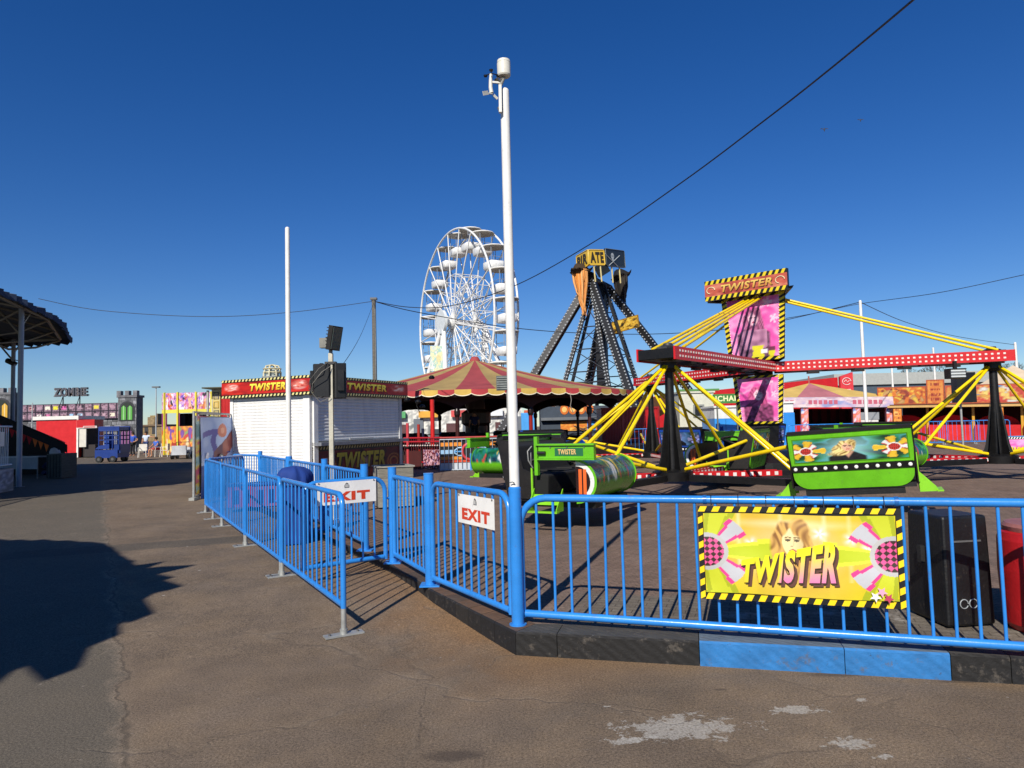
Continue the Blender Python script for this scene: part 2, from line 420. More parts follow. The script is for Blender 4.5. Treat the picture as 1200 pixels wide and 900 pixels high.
    crack = g.math('MAXIMUM', g.math('MULTIPLY', g.rng(v2.outputs['Distance'], .002, .009, 1, 0), g.rng(mid, .40, .52)),
                   g.math('MULTIPLY', g.math('MULTIPLY', g.rng(v3.outputs['Distance'], .002, .016, 1, 0), g.rng(big, .5, .6)), g.rng(mid, .45, .55)))
    c = g.mix(g.math('MULTIPLY', crack, .26), c, (.05, .04, .03))
    edge = g.math('MULTIPLY', g.rng(v2.outputs['Distance'], .006, .03, 1, 0), g.rng(mid, .5, .62)); c = g.mix(g.math('MULTIPLY', edge, .3), c, (.22, .18, .14))
    # worn remains of white paint
    pn = g.noise(4.5, 12, .78, dist=.4); pf = g.noise(16, 8, .75)
    for (px, py, rx, ry, k) in ((798, 853, .52, .24, 1), (735, 868, .26, .07, .8), (932, 832, .26, .13, .9), (1012, 820, .12, .08, .7), (1000, 872, .26, .12, .75), (1035, 886, .22, .1, .6), (690, 878, .12, .05, .5), (925, 815, .1, .05, .6), (1080, 840, .12, .05, .4), (712, 828, .12, .04, .5)):
        p = gnd(px, py); r = g.blob((p.x, p.y), rx, ry, .12)
        mk_ = g.math('GREATER_THAN', g.math('SUBTRACT', g.math('ADD', g.math('MULTIPLY', g.rng(pn, .30, .70), .75), g.math('MULTIPLY', g.rng(pf, .3, .7), .45)), g.math('MULTIPLY', r, .58)), .31 / k)
        c = g.mix(g.math('MULTIPLY', mk_, g.rng(fine, .35, .6, .25, .85)), c, (.40, .38, .34))
    for (px, py, rx, ry) in ((527, 886, .16, .06), (985, 790, .25, .05), (1130, 798, .2, .04), (845, 808, .05, .02)):
        p = gnd(px, py); r = g.math('ADD', g.blob((p.x, p.y), rx, ry), g.rng(mid, .3, .7, -.3, .3)); c = g.mix(g.rng(r, .6, 1.1, .6, 0), c, (.055, .042, .034))
    g.L.new(c, g.b.inputs['Base Color']); g.b.inputs['Roughness'].default_value = .92; g.b.inputs['Specular IOR Level'].default_value = .25
    h = g.math('SUBTRACT', g.math('ADD', g.math('MULTIPLY', fine, .6), g.math('ADD', g.math('MULTIPLY', grit, .35), g.math('MULTIPLY', mid, 1.6))), g.math('MULTIPLY', crack, .8))
    bp = g.N.new('ShaderNodeBump'); bp.inputs['Strength'].default_value = .4; bp.inputs['Distance'].default_value = .010; g.L.new(h, bp.inputs['Height']); g.L.new(bp.outputs[0], g.b.inputs['Normal'])
    MATS['asphalt'] = g.m
def paving():
    g = NG('paving'); big = g.noise(.3, 5); mid = g.noise(3, 7, .7); fine = g.noise(60, 3, .6)
    mp = g.N.new('ShaderNodeMapping'); mp.inputs['Rotation'].default_value = (0, 0, -.33); g.L.new(g.co, mp.inputs['Vector'])
    br = g.N.new('ShaderNodeTexBrick'); br.inputs['Scale'].default_value = 4.6; br.inputs['Mortar Size'].default_value = .018; br.inputs['Bias'].default_value = -.1
    br.inputs['Color1'].default_value = (.225, .15, .112, 1); br.inputs['Color2'].default_value = (.17, .118, .09, 1); br.inputs['Mortar'].default_value = (.085, .065, .05, 1)
    g.L.new(mp.outputs[0], br.inputs['Vector'])
    c = g.mix(g.rng(big, .35, .65, 0, .55), br.outputs['Color'], (.185, .138, .11))
    a, b = KR; d, t, l = g.dist_seg(a, b)      # greyer slabs along the rail
    gy = g.math('MULTIPLY', g.rng(g.math('ADD', d, g.rng(mid, .3, .7, -.15, .15)), 1.1, 1.25, 1, 0), g.rng(t, -.2, .2))
    mp2 = g.N.new('ShaderNodeMapping'); mp2.inputs['Rotation'].default_value = (0, 0, .33); g.L.new(g.co, mp2.inputs['Vector'])
    b2 = g.N.new('ShaderNodeTexBrick'); b2.inputs['Scale'].default_value = 3.2; b2.inputs['Mortar Size'].default_value = .012
    b2.inputs['Color1'].default_value = (.19, .165, .13, 1); b2.inputs['Color2'].default_value = (.15, .13, .105, 1); b2.inputs['Mortar'].default_value = (.08, .065, .05, 1); g.L.new(mp2.outputs[0], b2.inputs['Vector'])
    c = g.mix(gy, c, b2.outputs['Color'])
    c = g.mix(g.math('MULTIPLY', g.math('MULTIPLY', gy, g.rng(mid, .56, .66)), .6), c, (.36, .33, .29))
    c = g.mix(.8, c, g.mix(g.rng(mid, .3, .7), (.62, .6, .58), (1.25, 1.25, 1.25)), 'MULTIPLY')
    c = g.mix(.6, c, g.mix(g.rng(fine, .3, .7), (.6, .6, .6), (1.3, 1.3, 1.3)), 'MULTIPLY')
    g.L.new(c, g.b.inputs['Base Color']); g.b.inputs['Roughness'].default_value = .9; g.b.inputs['Specular IOR Level'].default_value = .25
    bp = g.N.new('ShaderNodeBump'); bp.inputs['Strength'].default_value = .5; bp.inputs['Distance'].default_value = .01
    g.L.new(g.math('ADD', br.outputs['Fac'], g.math('MULTIPLY', fine, -.4)), bp.inputs['Height']); bp.invert = True; g.L.new(bp.outputs[0], g.b.inputs['Normal'])
    MATS['paving'] = g.m
def kerbmat():
    g = NG('kerb_paint'); a = g.N.new('ShaderNodeAttribute'); a.attribute_name = 'Col'
    mid = g.noise(6, 8, .7); fine = g.noise(45, 4, .6); w = g.N.new('ShaderNodeTexWave'); w.inputs['Scale'].default_value = 9; w.bands_direction = 'DIAGONAL'; w.inputs['Distortion'].default_value = 3; w.inputs['Detail'].default_value = 3; g.L.new(g.co, w.inputs['Vector'])
    c = g.mix(.7, a.outputs['Color'], g.mix(g.rng(mid, .3, .7), (.6, .6, .6), (1.3, 1.3, 1.3)), 'MULTIPLY')
    c = g.mix(g.rng(g.noise(9, 8, .75), .56, .66, 0, .75), c, (.10, .085, .068))
    c = g.mix(g.rng(g.noise(30, 8, .8), .62, .66, 0, .8), c, (.035, .033, .032))
    c = g.mix(g.rng(g.noise(22, 6, .7), .70, .73, 0, .5), c, (.4, .42, .45))
    g.L.new(c, g.b.inputs['Base Color']); g.b.inputs['Roughness'].default_value = .75
    bp = g.N.new('ShaderNodeBump'); bp.inputs['Strength'].default_value = .6; bp.inputs['Distance'].default_value = .012
    g.L.new(g.math('ADD', g.math('MULTIPLY', w.outputs['Fac'], .25), g.math('ADD', mid, g.math('MULTIPLY', fine, .4))), bp.inputs['Height']); g.L.new(bp.outputs[0], g.b.inputs['Normal'])
    MATS['kerb'] = g.m
asphalt(); paving(); kerbmat()

# ------------------------------------------------------------------ the setting
ys = [-60, 0, 3, 4.5, 4.9] + [4.9 + 2.1 * k / 14 for k in range(1, 15)] + [12, 30, 80, 500]
mb = MB(); mb.add([(x, y, gz(y)) for y in ys for x in (-320, 320)], [(2 * i, 2 * i + 1, 2 * i + 3, 2 * i + 2) for i in range(len(ys) - 1)], (.1, .1, .1), 'asphalt', True)
mb.build('ground', kind='structure')
KW = .24      # kerb stones are about this wide
def off(a, b, d):
    a = V(*a); b = V(*b); n = (b - a).normalized(); n = V(-n.y, n.x); return a + n * d, b + n * d
line = [V(*p) for p in KL] + [V(*p) for p in KR]
inner = []
for i, p in enumerate(line):
    nn = V(0, 0)
    if i: e = (p - line[i - 1]).normalized(); nn += V(-e.y, e.x)
    if i < len(line) - 1: e = (line[i + 1] - p).normalized(); nn += V(-e.y, e.x)
    inner.append(p + nn.normalized() * KW)
# paving of the ride yard
pv = [(p.x, p.y, PAVE) for p in inner] + [(60, inner[-1].y, PAVE), (60, 62, PAVE), (-9.2, 62, PAVE), (-9.2, 19.5 + .4, PAVE)]
mb = MB(); mb.add(pv, [tuple(range(len(pv)))], (.1, .1, .1), 'paving'); mb.build('pavement', kind='structure')
# kerb: stones with slightly different paint, joint gaps and chamfered arris
mb = MB(); kz = PAVE + .004
KB = C('#101013'); KB2 = C('#161412')
def stone(a, b, c, d, cf, ct, ch=.012):
    """a,b outer foot; c,d inner"""
    ta = a + (d - a).normalized() * ch; tb = b + (c - b).normalized() * ch
    z = lambda p, h: (p.x, p.y, h)
    mb.add([z(a, 0), z(b, 0), z(b, kz - ch), z(a, kz - ch), z(tb, kz), z(ta, kz), z(c, kz), z(d, kz), z(c, 0), z(d, 0)],
           [(0, 1, 2, 3), (3, 2, 4, 5)], cf, 'kerb')
    mb.add([z(ta, kz), z(tb, kz), z(c, kz), z(d, kz)], [(0, 1, 2, 3)], ct, 'kerb')
    mb.add([z(a, 0), z(a, kz - ch), z(ta, kz), z(d, kz), z(d, 0)], [(0, 1, 2, 3, 4)], cf, 'kerb')
    mb.add([z(b, 0), z(c, 0), z(c, kz), z(tb, kz), z(b, kz - ch)], [(0, 1, 2, 3, 4)], cf, 'kerb')
pts_blue = [onplane(820, 775, V(*KR[0]), (V(*KR[1]) - V(*KR[0])).normalized()).x, onplane(1115, 790, V(*KR[0]), (V(*KR[1]) - V(*KR[0])).normalized()).x]
for i in range(len(line) - 1):
    a, b, c, d = line[i], line[i + 1], inner[i + 1], inner[i]
    L = (b - a).length; cuts = [0.]
    st = .23 if i < 4 else (.9 if i == 5 else 1)
    while cuts[-1] + st * 1.4 < L: cuts.append(cuts[-1] + st * (rnd.uniform(.96, 1.04)))
    cuts.append(L)
    if i == 5:
        e = (b - a).normalized()
        for xb in pts_blue: cuts.append((xb - a.x) / e.x)
        cuts = sorted(cuts); bl = [(xb - a.x) / e.x for xb in pts_blue]; cuts = [q for q in cuts if q in bl or q in (0., L) or min(abs(q - b_) for b_ in bl) > .12]
    for k in range(len(cuts) - 1):
        t0, t1 = cuts[k] / L, cuts[k + 1] / L; g_ = .0025 / L
        if (t1 - t0) * L < .006: continue
        q = lambda p, r, t: p + (r - p) * t
        xm = a.x + (b.x - a.x) * (t0 + t1) / 2
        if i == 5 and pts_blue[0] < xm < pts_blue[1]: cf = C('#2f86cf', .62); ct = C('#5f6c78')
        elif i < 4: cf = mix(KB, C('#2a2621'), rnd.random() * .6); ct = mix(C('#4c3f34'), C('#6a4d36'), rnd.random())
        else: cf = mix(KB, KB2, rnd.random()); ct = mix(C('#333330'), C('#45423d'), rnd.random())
        stone(q(a, b, t0 + g_), q(a, b, t1 - g_), q(d, c, t1 - g_), q(d, c, t0 + g_), cf, ct)
mb.build('kerb', kind='structure')

# ------------------------------------------------------------------ barriers
FR = [V(.06, 4.86)]        # straight rail to the right of the tall pole
fa = gnd(640, 723, PAVE + .06); fb = gnd(1200, 761, PAVE + .06); FD = (fb - fa).normalized(); FD.z = 0
fa = V(fa.x, fa.y)
PB = [V(0, 5.15), V(-.79, 6.48), V(-1.32, 7.6), V(-1.79, 8.4), V(-2.75, 10.2), V(-3.97, 12.4), V(-5.45, 15.1), V(-6.5, 16.2)]
def rrect(p0, p1, z0, z1, rad, r, col, mb, n=10):
    """a frame bent from one tube, with rounded top corners"""
    d = p1 - p0; L = d.length; d = d / L
    pt = lambda s, z: V(p0.x + d.x * s, p0.y + d.y * s, z)
    pts = [pt(0, z0)]
    for k in range(7):
        a = math.pi - k * math.pi / 12; pts.append(pt(rad + rad * math.cos(a), z1 - rad + rad * math.sin(a)))
    for k in range(7):
        a = math.pi / 2 - k * math.pi / 12; pts.append(pt(L - rad + rad * math.cos(a), z1 - rad + rad * math.sin(a)))
    pts.append(pt(L, z0)); mb.path(pts, r, col, 'gloss', n)
    mb.tube(pt(r * .9, z0 + r), pt(L - r * .9, z0 + r), r, col, 'gloss', n)
    return pt, L
def barrier(p0, p1, z0, z1, label, group=None, rad=.16, r=.024, br=.0105, step=.125, feet=(), name='crowd_barrier', cat='barrier', base=0.):
    o = thing(name, V(p0.x, p0.y, base), label, cat, group)
    m = MB(); pt, L = rrect(p0, p1, z0, z1, rad, r, BLUE, m); m.build('frame', o)
    m = MB(); n = max(2, round(L / step))
    for k in range(1, n):
        s = L * k / n; t = z1
        if s < rad: t = z1 - rad + math.sqrt(max(0, rad * rad - (rad - s) ** 2))
        if s > L - rad: t = z1 - rad + math.sqrt(max(0, rad * rad - (s - L + rad) ** 2))
        m.tube(pt(s + rnd.uniform(-.006, .006), z0 + r), pt(s + rnd.uniform(-.006, .006), t), br, BLUE, 'gloss', 7, caps=False)
    m.build('bars', o)
    d = (p1 - p0).normalized(); nrm = V(-d.y, d.x)
    for s in feet:
        m = MB(); q = pt(s, 0)
        zb_ = base if base > .1 else gz(q.y)
        m.tube(V(q.x, q.y, zb_ + .012), V(q.x, q.y, z0 + .02), .021, GALV, 'galv', 10)
        m.M = frame(V(q.x, q.y, zb_), d, nrm); m.bx(-.045, .045, -.15, .15, .002, .014, GALV, 'galv'); m.tube((0, 0, .01), (0, 0, .05), .03, GALV, 'galv', 10)
        for sx in (-.11, .11): m.tube((0, sx, .012), (0, sx, .024), .011, C('#6d6a66'), 'galv', 6)
        m.build('foot', o)
    return o
OD = V(-.497, .868); O0 = V(-1.33, 5.47)
ZT, ZB = 1.09, .22
lab = ['nearest blue barrier of the outer queue row, its rounded end beside the open gate', 'blue barrier of the outer queue row, second from the free end', 'blue barrier of the outer queue row, in front of the blue covered bundle', 'farthest blue barrier of the outer queue row, in front of the printed mesh banner']
L4 = 2.31
for i in range(4):
    a = O0 + OD * (L4 * i + .03); b = O0 + OD * (L4 * (i + 1) - .03)
    barrier(a, b, ZB, ZT, lab[i], 'blue barriers of the outer queue row', feet=(.0, L4 - .06) if i < 3 else (0, 1.1, L4 - .06), rad=.1, step=.165, br=.009, r=.022)
b = O0 + OD * (L4 * 4); barrier(b + V(.03, .05), b + V(.1, 1.6), ZB, ZT, 'blue end barrier closing the queue lane beside the mesh banner', feet=(0,), rad=.1)
# the inner row on the kerb
lab = [None, 'short blue railing panel on the kerb left of the closed EXIT gate', None, 'blue railing panel on the kerb behind the open EXIT gate sign', 'blue railing panel on the kerb in front of the loudspeaker post', 'blue railing panel on the kerb at the foot of the thin white flagpole', 'blue railing panel at the far end of the kerb by the white shutter']
for i in (1, 3, 4, 5, 6):
    a, b = PB[i], PB[i + 1]; d = (b - a).normalized()
    barrier(a + d * .06, b - d * .06, PAVE + .08, 1.08, lab[i], 'blue railing panels on the kerb', rad=.05 if i == 1 else .1, name='kerb_railing', cat='railing', base=PAVE)
plab = ['blue gate post on the kerb between the closed EXIT gate and the short railing', 'blue gate post on the kerb where the open EXIT gate hangs', 'blue post on the kerb just behind the open gate sign', 'blue post on the kerb in front of the loudspeakers', None, 'blue post at the far end of the kerb railing by the white shutter']
for i, t in enumerate(plab):
    if not t: continue
    p = PB[i + 1]; m = MB(); m.tube(V(p.x, p.y, PAVE + .012), V(p.x, p.y, 1.17), .046, BLUE, 'gloss', 16); m.tube(V(p.x, p.y, 1.17), V(p.x, p.y, 1.178), .048, BLUE, 'gloss', 16)
    m.M = Matrix.Translation((p.x, p.y, PAVE)); m.bx(-.09, .09, -.09, .09, .005, .016, BLUE, 'paint')
    m.build('gate_post', None, t, 'post', 'blue posts of the kerb railing', loc=V(p.x, p.y, PAVE))
def exit_sign(parent, M, w, h, back=False):
    m = MB(M); m.bx(0, w, 0, h, -.004, .0, C('#e9e7e2'), 'paint'); z = .002
    m.text('EXIT', w * .12, h * .14, h * .40, C('#d1401f'), z, w * .77, off=.055, m='paint')
    cx, cy = w * .5, h * .8; k = h * .1; dk = C('#30323c')
    m.poly([(cx - k * 1.1, cy - k), (cx + k * 1.1, cy - k), (cx + k * 1.1, cy + .1 * k), (cx + k * .6, cy + k * .9), (cx, cy + k * 1.3), (cx - k * .6, cy + k * .9), (cx - k * 1.1, cy + .1 * k)], dk, z)
    for s in (-.55, 0, .55): m.rect(cx + s * k - k * .16, cy - k * .8, cx + s * k + k * .16, cy + k * (.5 if s else .8), C('#e9e7e2'), z + .002)
    for a in (.04, .96): m.tube((w * a, h * .96, 0), (w * a, h * .96, .006), .008, C('#777777'), 'galv', 6)
    return m.build('exit_sign', parent)
# closed gate between post and tall pole
a = PB[1] + (PB[0] - PB[1]).normalized() * .07; b = PB[0] - (PB[0] - PB[1]).normalized() * .085
gt = barrier(a, b, PAVE + .06, 1.09, 'closed blue gate with white EXIT sign between the gate post and tall white pole', rad=.14, name='exit_gate', cat='gate', base=PAVE)
d = (b - a).normalized()
p = onplane(541, 600, a, d); q = onplane(583, 600, a, d); top = onplane(541, 578, a, d).z; bot = onplane(541, 611, a, d).z
nrm = V(d.y, -d.x) * .032
exit_sign(gt, frame(V(p.x, p.y, bot) + nrm, V(q.x - p.x, q.y - p.y), ZUP), (q - p).length, top - bot)
m = MB()
for zz in (.45, .85): m.tube(V(b.x, b.y, zz), V(PB[0].x, PB[0].y, zz), .012, BLUE, 'gloss', 8)
m.build('hinge', gt)
# open gate
a = PB[2] + V(-.07, -.06); b = V(-2.10, 7.0); d = (a - b).normalized()
gt = barrier(b, a, PAVE + .06, 1.07, 'open blue gate with white EXIT sign swung out across the queue lane', rad=.14, name='exit_gate', cat='gate', base=0)
p = onplane(369, 580, b, d); q = onplane(439, 575, b, d); nrm = V(d.y, -d.x) * .032
zt = onplane(369, 566, b, d).z; zb = onplane(371, 593, b, d).z
exit_sign(gt, frame(V(p.x, p.y, zb) + nrm, V(q.x - p.x, q.y - p.y), ZUP), (q - p).length, zt - zb)
m = MB()
for zz in (.45, .85): m.tube(V(a.x, a.y, zz), V(PB[2].x, PB[2].y, zz), .012, BLUE, 'gloss', 8)
m.build('hinge', gt)
# long rail to the right
def onF(px, py): return onplane(px, py, fa, FD)
s0 = onF(611, 660); RB = barrier(V(s0.x, s0.y), V(s0.x, s0.y) + FD * 4.5, PAVE + .05, 1.065, 'long blue railing along the black kerb carrying the yellow banner', rad=.2, r=.027, name='kerb_railing', cat='railing', base=PAVE)
m = MB()
for px in (826, 944, 1050): 
    m = MB(); p = onF(px, 588); m.path([V(p.x, p.y, 1.065) - FD * .012, V(p.x, p.y, 1.065) + FD * .012], .0315, C('#1a62aa'), 'gloss', 12); m.build('rail_joint', RB)
m = MB(); 
for zz in (.42, .9): m.tube(V(s0.x, s0.y, zz), V(PB[0].x, PB[0].y, zz), .012, BLUE, 'gloss', 8)
m.build('bracket', RB)

# yellow banner hung on the rail
nF = V(FD.y, -FD.x)
pl = onF(820, 640); pr = onF(1056, 640); W = (pr - pl).length; zt = onF(820, 592).z; zb = onF(826, 699).z; H = zt - zb
bn = thing('ride_banner', V(pl.x, pl.y, zb), 'yellow TWISTER banner with a blonde woman, striped edge, tied to the blue railing', 'banner')
MF = frame(V(pl.x, pl.y, zb) + nF * .05, FD, ZUP)
GOLD = C('#d9cf1c')
pet = [(0, 20, 1.15, C('#b7c425'), C('#d6d83a')), (42, 24, .78, C('#b9b9bd'), C('#dd3f86')), (-42, 24, .78, C('#b9b9bd'), C('#dd3f86')), (75, 26, 1.0, C('#c1c72c'), C('#a4ab1f')), (-75, 26, 1.0, C('#c1c72c'), C('#a4ab1f'))]
asp = W / H
def art_banner(u, v):
    x = u * asp; c = mix(C('#d8d312'), C('#c9b414'), .5 + .9 * nz(x * 3, v * 4, 1))
    dx = x - asp * .47; dy = v - .55
    glow = max(0, 1 - math.hypot(dx * .75, dy) / .85); c = mix(c, C('#d9a050'), min(1, glow * 1.1)); c = mix(c, C('#f0dc9a'), max(0, glow - .45) * 1.4)
    c = mix(c, C('#f5eec0'), .5 * max(0, 1 - abs(v - .88) / .07) * max(0, 1 - abs(dx) / .9))
    for xs, k in ((-.55, .5), (-.1, .4), (.35, .45), (.6, .3)): c = mix(c, C('#f0e3b0'), k * max(0, 1 - abs(dx - xs) / .035) * (v > .2))
    for sx, sy in ((-.62, .74), (.62, .72), (-.42, .62), (.3, .78), (.78, .6)):
        rr = math.hypot(dx - sx, dy + .55 - sy); ar = math.atan2(dy + .55 - sy, dx - sx)
        if rr < .13: c = mix(c, C('#f1e6ee'), max(0, 1 - rr / .13) ** 2 * (1 + .6 * math.cos(ar * 5)))
    for cx, fl in ((.03, 1), (asp - .03, -1)):
        e = emblem((x - cx) * fl / .62, (v - .52) / .62, C('#b5b3b0'), C('#e0558f'), C('#3b2a22'), pet)
        if e: c = e
    p = portrait((dx - .02) / .40, (v - .66) / .43, C('#7a4a24'), C('#d8a858'), C('#f0dfa4'), C('#b8504e'), C('#6a4420'), .15, c)
    return mix(p, c, max(0, min(.8, (.36 - v) * 4)) + .10)
def bend(u, v, p): return p + Vector((0, .004 * math.sin(u * 7), .012 * math.sin(u * 9 + v * 3) * math.sin(v * 3.1) + .006 * nz(u * 5, v * 3, 2)))
m = MB(MF); m.sheet(W - .07, H - .09, 300, 130, art_banner, .014, 'vinyl', .035, .045, bend)
YT = C('#e8dc18'); PKT = C('#e27aa8')
def tcol(u, v): return mix(PKT, YT, v * 1.5 - .15) if u > .42 else mix(C('#d8b62a'), YT, v + .2)
for dx, dz, cc in ((.022, .028, C('#5d3a2e')), (.008, .032, C('#3a2a1c')), (0, .036, tcol)):
    m.text('TWISTER', W * .205 + dx, H * .20 - dx * 1.1, H * .24, cc, dz, W * .475, off=.05, shear=.13, grow=.85, m='print', lift=.02)
for sx, sy, cc in ((.86, .12, C('#e8e2e0')), (.92, .11, C('#b23a56')), (.89, .17, C('#e6a0b8'))):
    pts = []
    for k in range(10): a = k * math.pi / 5 + .4; rr = (.035 if k % 2 else .015) * H * 1.6; pts.append((sx * W + rr * math.cos(a), sy * H + rr * math.sin(a)))
    m.poly(pts, cc, .036)
m.build('printed_face', bn)
m = MB(MF); m.bx(0, W, 0, H, -.012, -.002, BLACK, 'vinyl')
hazard(m, .0, W, H - .035, H, .003, n=14); hazard(m, .03, W - .03, 0, .04, .003, n=14); hazard(m, 0, .03, 0, H - .035, .006, n=7); hazard(m, W - .03, W, 0, H - .035, .006, n=7)
m.build('striped_border', bn)
for k in range(7):
    m = MB(); p = V(pl.x, pl.y, 0) + FD * (W * (k + .5) / 7); m.path([p + V(0, 0, zt - .02) + nF * .05, p + V(0, 0, 1.10) + nF * .02, p + V(0, 0, 1.09) - nF * .03, p + V(0, 0, zt) - nF * .02], .003, C('#222222'), 'plastic', 5); m.build('cable_tie', bn)
# ------------------------------------------------------------------ poles
def white_pole(base, topz, r, rt, label, blue_to=None, name='flagpole', z0=PAVE, n=18, cat='pole'):
    o = thing(name, V(base.x, base.y, z0), label, cat); m = MB()
    m.tube(V(base.x, base.y, blue_to or z0), V(base.x, base.y, topz), r, C('#e2e0da'), 'paint', n, rt)
    m.lathe([(rt, topz), (rt * .8, topz + rt * .45), (rt * .35, topz + rt * .75), (0, topz + rt * .8)], C('#e2e0da'), 'paint', n, o=(base.x, base.y, 0)); m.build('shaft', o)
    if blue_to:
        m = MB(); m.lathe([(r * 1.22, z0 + .01), (r * 1.22, blue_to - .01), (r * 1.0, blue_to)], BLUE, 'gloss', n, o=(base.x, base.y, 0)); m.lathe([(0, z0 + .012), (r * 1.7, z0 + .012), (r * 1.7, z0 + .004)], BLUE, 'gloss', n, o=(base.x, base.y, 0)); m.build('blue_base', o)
    return o
b = PB[0]; pt = at(592.5, 107, b.y)
mp_ = white_pole(b, pt.z, .037, .034, 'tall white pole with blue base beside the closed EXIT gate, topped by a weather station', 1.15)
m = MB(); q = at(599, 568, b.y - .05); m.path([(q.x + .02, q.y + .012, q.z), (q.x + .022, q.y - .005, q.z + .012), (q.x + .012, q.y - .01, q.z + .02), (q.x - .01, q.y - .005, q.z + .016)], .004, C('#5f6a72'), 'galv', 6); m.build('hook', mp_)
# weather station
px = 1 / 820 * b.y
w = thing('weather_station', V(b.x - .03, b.y, pt.z - .12), 'small white weather station with rain gauge and wind cups atop the tall pole', 'weather station')
def A(x, y, dy=0): return at(x, y, b.y + dy)
m = MB(); p, q = A(586.5, 132, -.05), A(586, 100, -.05); m.bar(p, q, .022, .03, C('#cfcdc6'), 'plastic', up=(0, 1, 0)); m.tube(A(586, 101, -.05), A(590.5, 91, -.03), .014, C('#8a8880'), 'plastic', 8); m.bar(A(584, 128, -.03), A(592, 126, -.01), .02, .03, C('#8a8880'), 'galv'); m.build('mast_bracket', w)
m = MB(); c = A(590.5, 84, -.03); rr = 8 * px; h0, h1 = A(590, 92).z, A(590, 73).z
m.lathe([(0, h0), (rr * .9, h0), (rr, h0 + .01), (rr * 1.02, h1 - .028), (rr * .97, h1 - .028), (rr * .97, h1 - .022), (rr * 1.0, h1 - .022), (rr * .96, h1 - .004), (rr * .8, h1), (0, h1 - .002)], C('#d8d5c8'), 'plastic', 24, o=(c.x, c.y, 0)); m.build('rain_gauge', w)
m = MB(); m.path([A(581, 92, -.05), A(585, 97, -.04), A(589, 93, -.03)], 3 * px, C('#4c4a44'), 'plastic', 8); m.build('sensor_box', w)
m = MB(); p, q = A(576, 109, -.06), A(575.5, 87, -.06); m.path([p, p + (q - p) * .3 + V(-.006, 0, 0), p + (q - p) * .7 + V(-.004, 0, 0), q], 2.6 * px, C('#d6d3c8'), 'plastic', 10, 1.9 * px)
m.bar(A(574, 96, -.06), A(586, 97, -.05), .012, .014, C('#d6d3c8'), 'plastic'); m.build('arm', w)
m = MB()
for k in range(3):
    a = k * 2.094 + 2.6; cc = A(576, 86, -.06); e = cc + V(math.cos(a) * 8.5 * px, math.sin(a) * 8.5 * px, 0); m.tube(cc, e, .004, BLACK, 'plastic', 6)
    m.lathe([(0, -.016), (.012, -.011), (.016, 0), (.014, 0), (.009, -.009)], BLACK, 'plastic', 10, o=e)
m.build('wind_cups', w)
m = MB(); m.path([A(568, 109, -.1), A(577, 110, -.06)], .006, C('#c9c6bb'), 'plastic', 6); m.bar(A(566, 109.5, -.14), A(572, 108.5, -.09), .004, .03, C('#c9c6bb'), 'plastic'); m.bar(A(578, 111, -.05), A(583, 116, -.04), .006, .02, C('#b9b6ab'), 'plastic'); m.build('wind_vane', w)

p5 = PB[5]; pt = at(331, 268, p5.y); white_pole(p5, pt.z, .047, .04, 'thin white flagpole with blue base in front of the booth with white shutters', 1.15)

# ------------------------------------------------------------------ loudspeaker post
sp = at(388.5, 500, 11.4); sp = V(sp.x, sp.y)
o = thing('lighting_post', V(sp.x, sp.y, PAVE), 'cream square post carrying two black loudspeakers and a floodlight before the booth', 'post')
zt = at(388, 414, 11.4).z
m = MB(); m.bx(sp.x - .035, sp.x + .035, sp.y - .035, sp.y + .035, PAVE + .004, zt, C('#b9b4a2'), 'chipped'); m.bx(sp.x - .12, sp.x + .12, sp.y - .12, sp.y + .12, PAVE + .003, PAVE + .015, GALV, 'galv'); m.build('shaft', o, bev=.004)
m = MB(); m.bx(sp.x - .09, sp.x + .09, sp.y - .05, sp.y + .05, zt - .18, zt - .14, C('#3a3a3a'), 'steel'); m.tube((sp.x, sp.y, zt - .05), (sp.x, sp.y, zt + .12), .03, C('#8a8a86'), 'galv', 10); m.build('bracket', o)
def speaker(x, y, z, w, d, h, rz, label):
    M = Matrix.Translation((x, y, z)) @ Matrix.Rotation(rz, 4, 'Z')
    t = thing('loudspeaker', V(x, y, z), label, 'loudspeaker', 'loudspeakers on the cream post'); m = MB(M)
    pts = [(-w / 2, -d / 2), (w / 2, -d / 2), (w * .36, d / 2), (-w * .36, d / 2)]; m.prism(pts, -h / 2, h / 2, C('#101113'), 'plastic'); m.build('cabinet', t, bev=.02)
    m = MB(M); m.bx(-w * .44, w * .44, -d / 2 - .012, -d / 2 - .001, -h * .46, h * .46, C('#08090a'), 'steel'); m.build('grille', t)
    m = MB(M); m.bx(-.05, .05, d / 2 + .001, d / 2 + .05, -h * .3, h * .3, C('#242424'), 'steel')
    for s in (-1, 1): m.bx(-.1, .1, -.03, .03, s * (h / 2 + .004), s * (h / 2 + .012), C('#242424'), 'steel')
    m.build('mount', t); return t
cz = at(388, 447, 11.4).z
speaker(sp.x - .165, sp.y + .02, cz + .02, .26, .25, .53, R(110), 'left black loudspeaker strapped to the cream post, its cables showing')
speaker(sp.x + .125, sp.y + .06, cz + .01, .25, .27, .56, R(-160), 'right black loudspeaker on the cream post, in front of the booth sign')
m = MB(); pts = [V(sp.x - .04, sp.y - .06, cz + .3), V(sp.x - .14, sp.y - .2, cz + .2), V(sp.x - .3, sp.y - .16, cz + .02), V(sp.x - .34, sp.y - .08, cz - .12), V(sp.x - .2, sp.y - .1, cz - .28), V(sp.x - .04, sp.y - .05, cz - .2)]
m.path(pts, .007, C('#55534e'), 'plastic', 6); m.path([p + V(.05, -.02, -.06) for p in pts], .006, C('#77746c'), 'plastic', 6); m.build('cables', o)
fl = thing('floodlight', V(sp.x, sp.y, zt), 'dark tilted floodlight with grey gearbox on top of the loudspeaker post', 'floodlight')
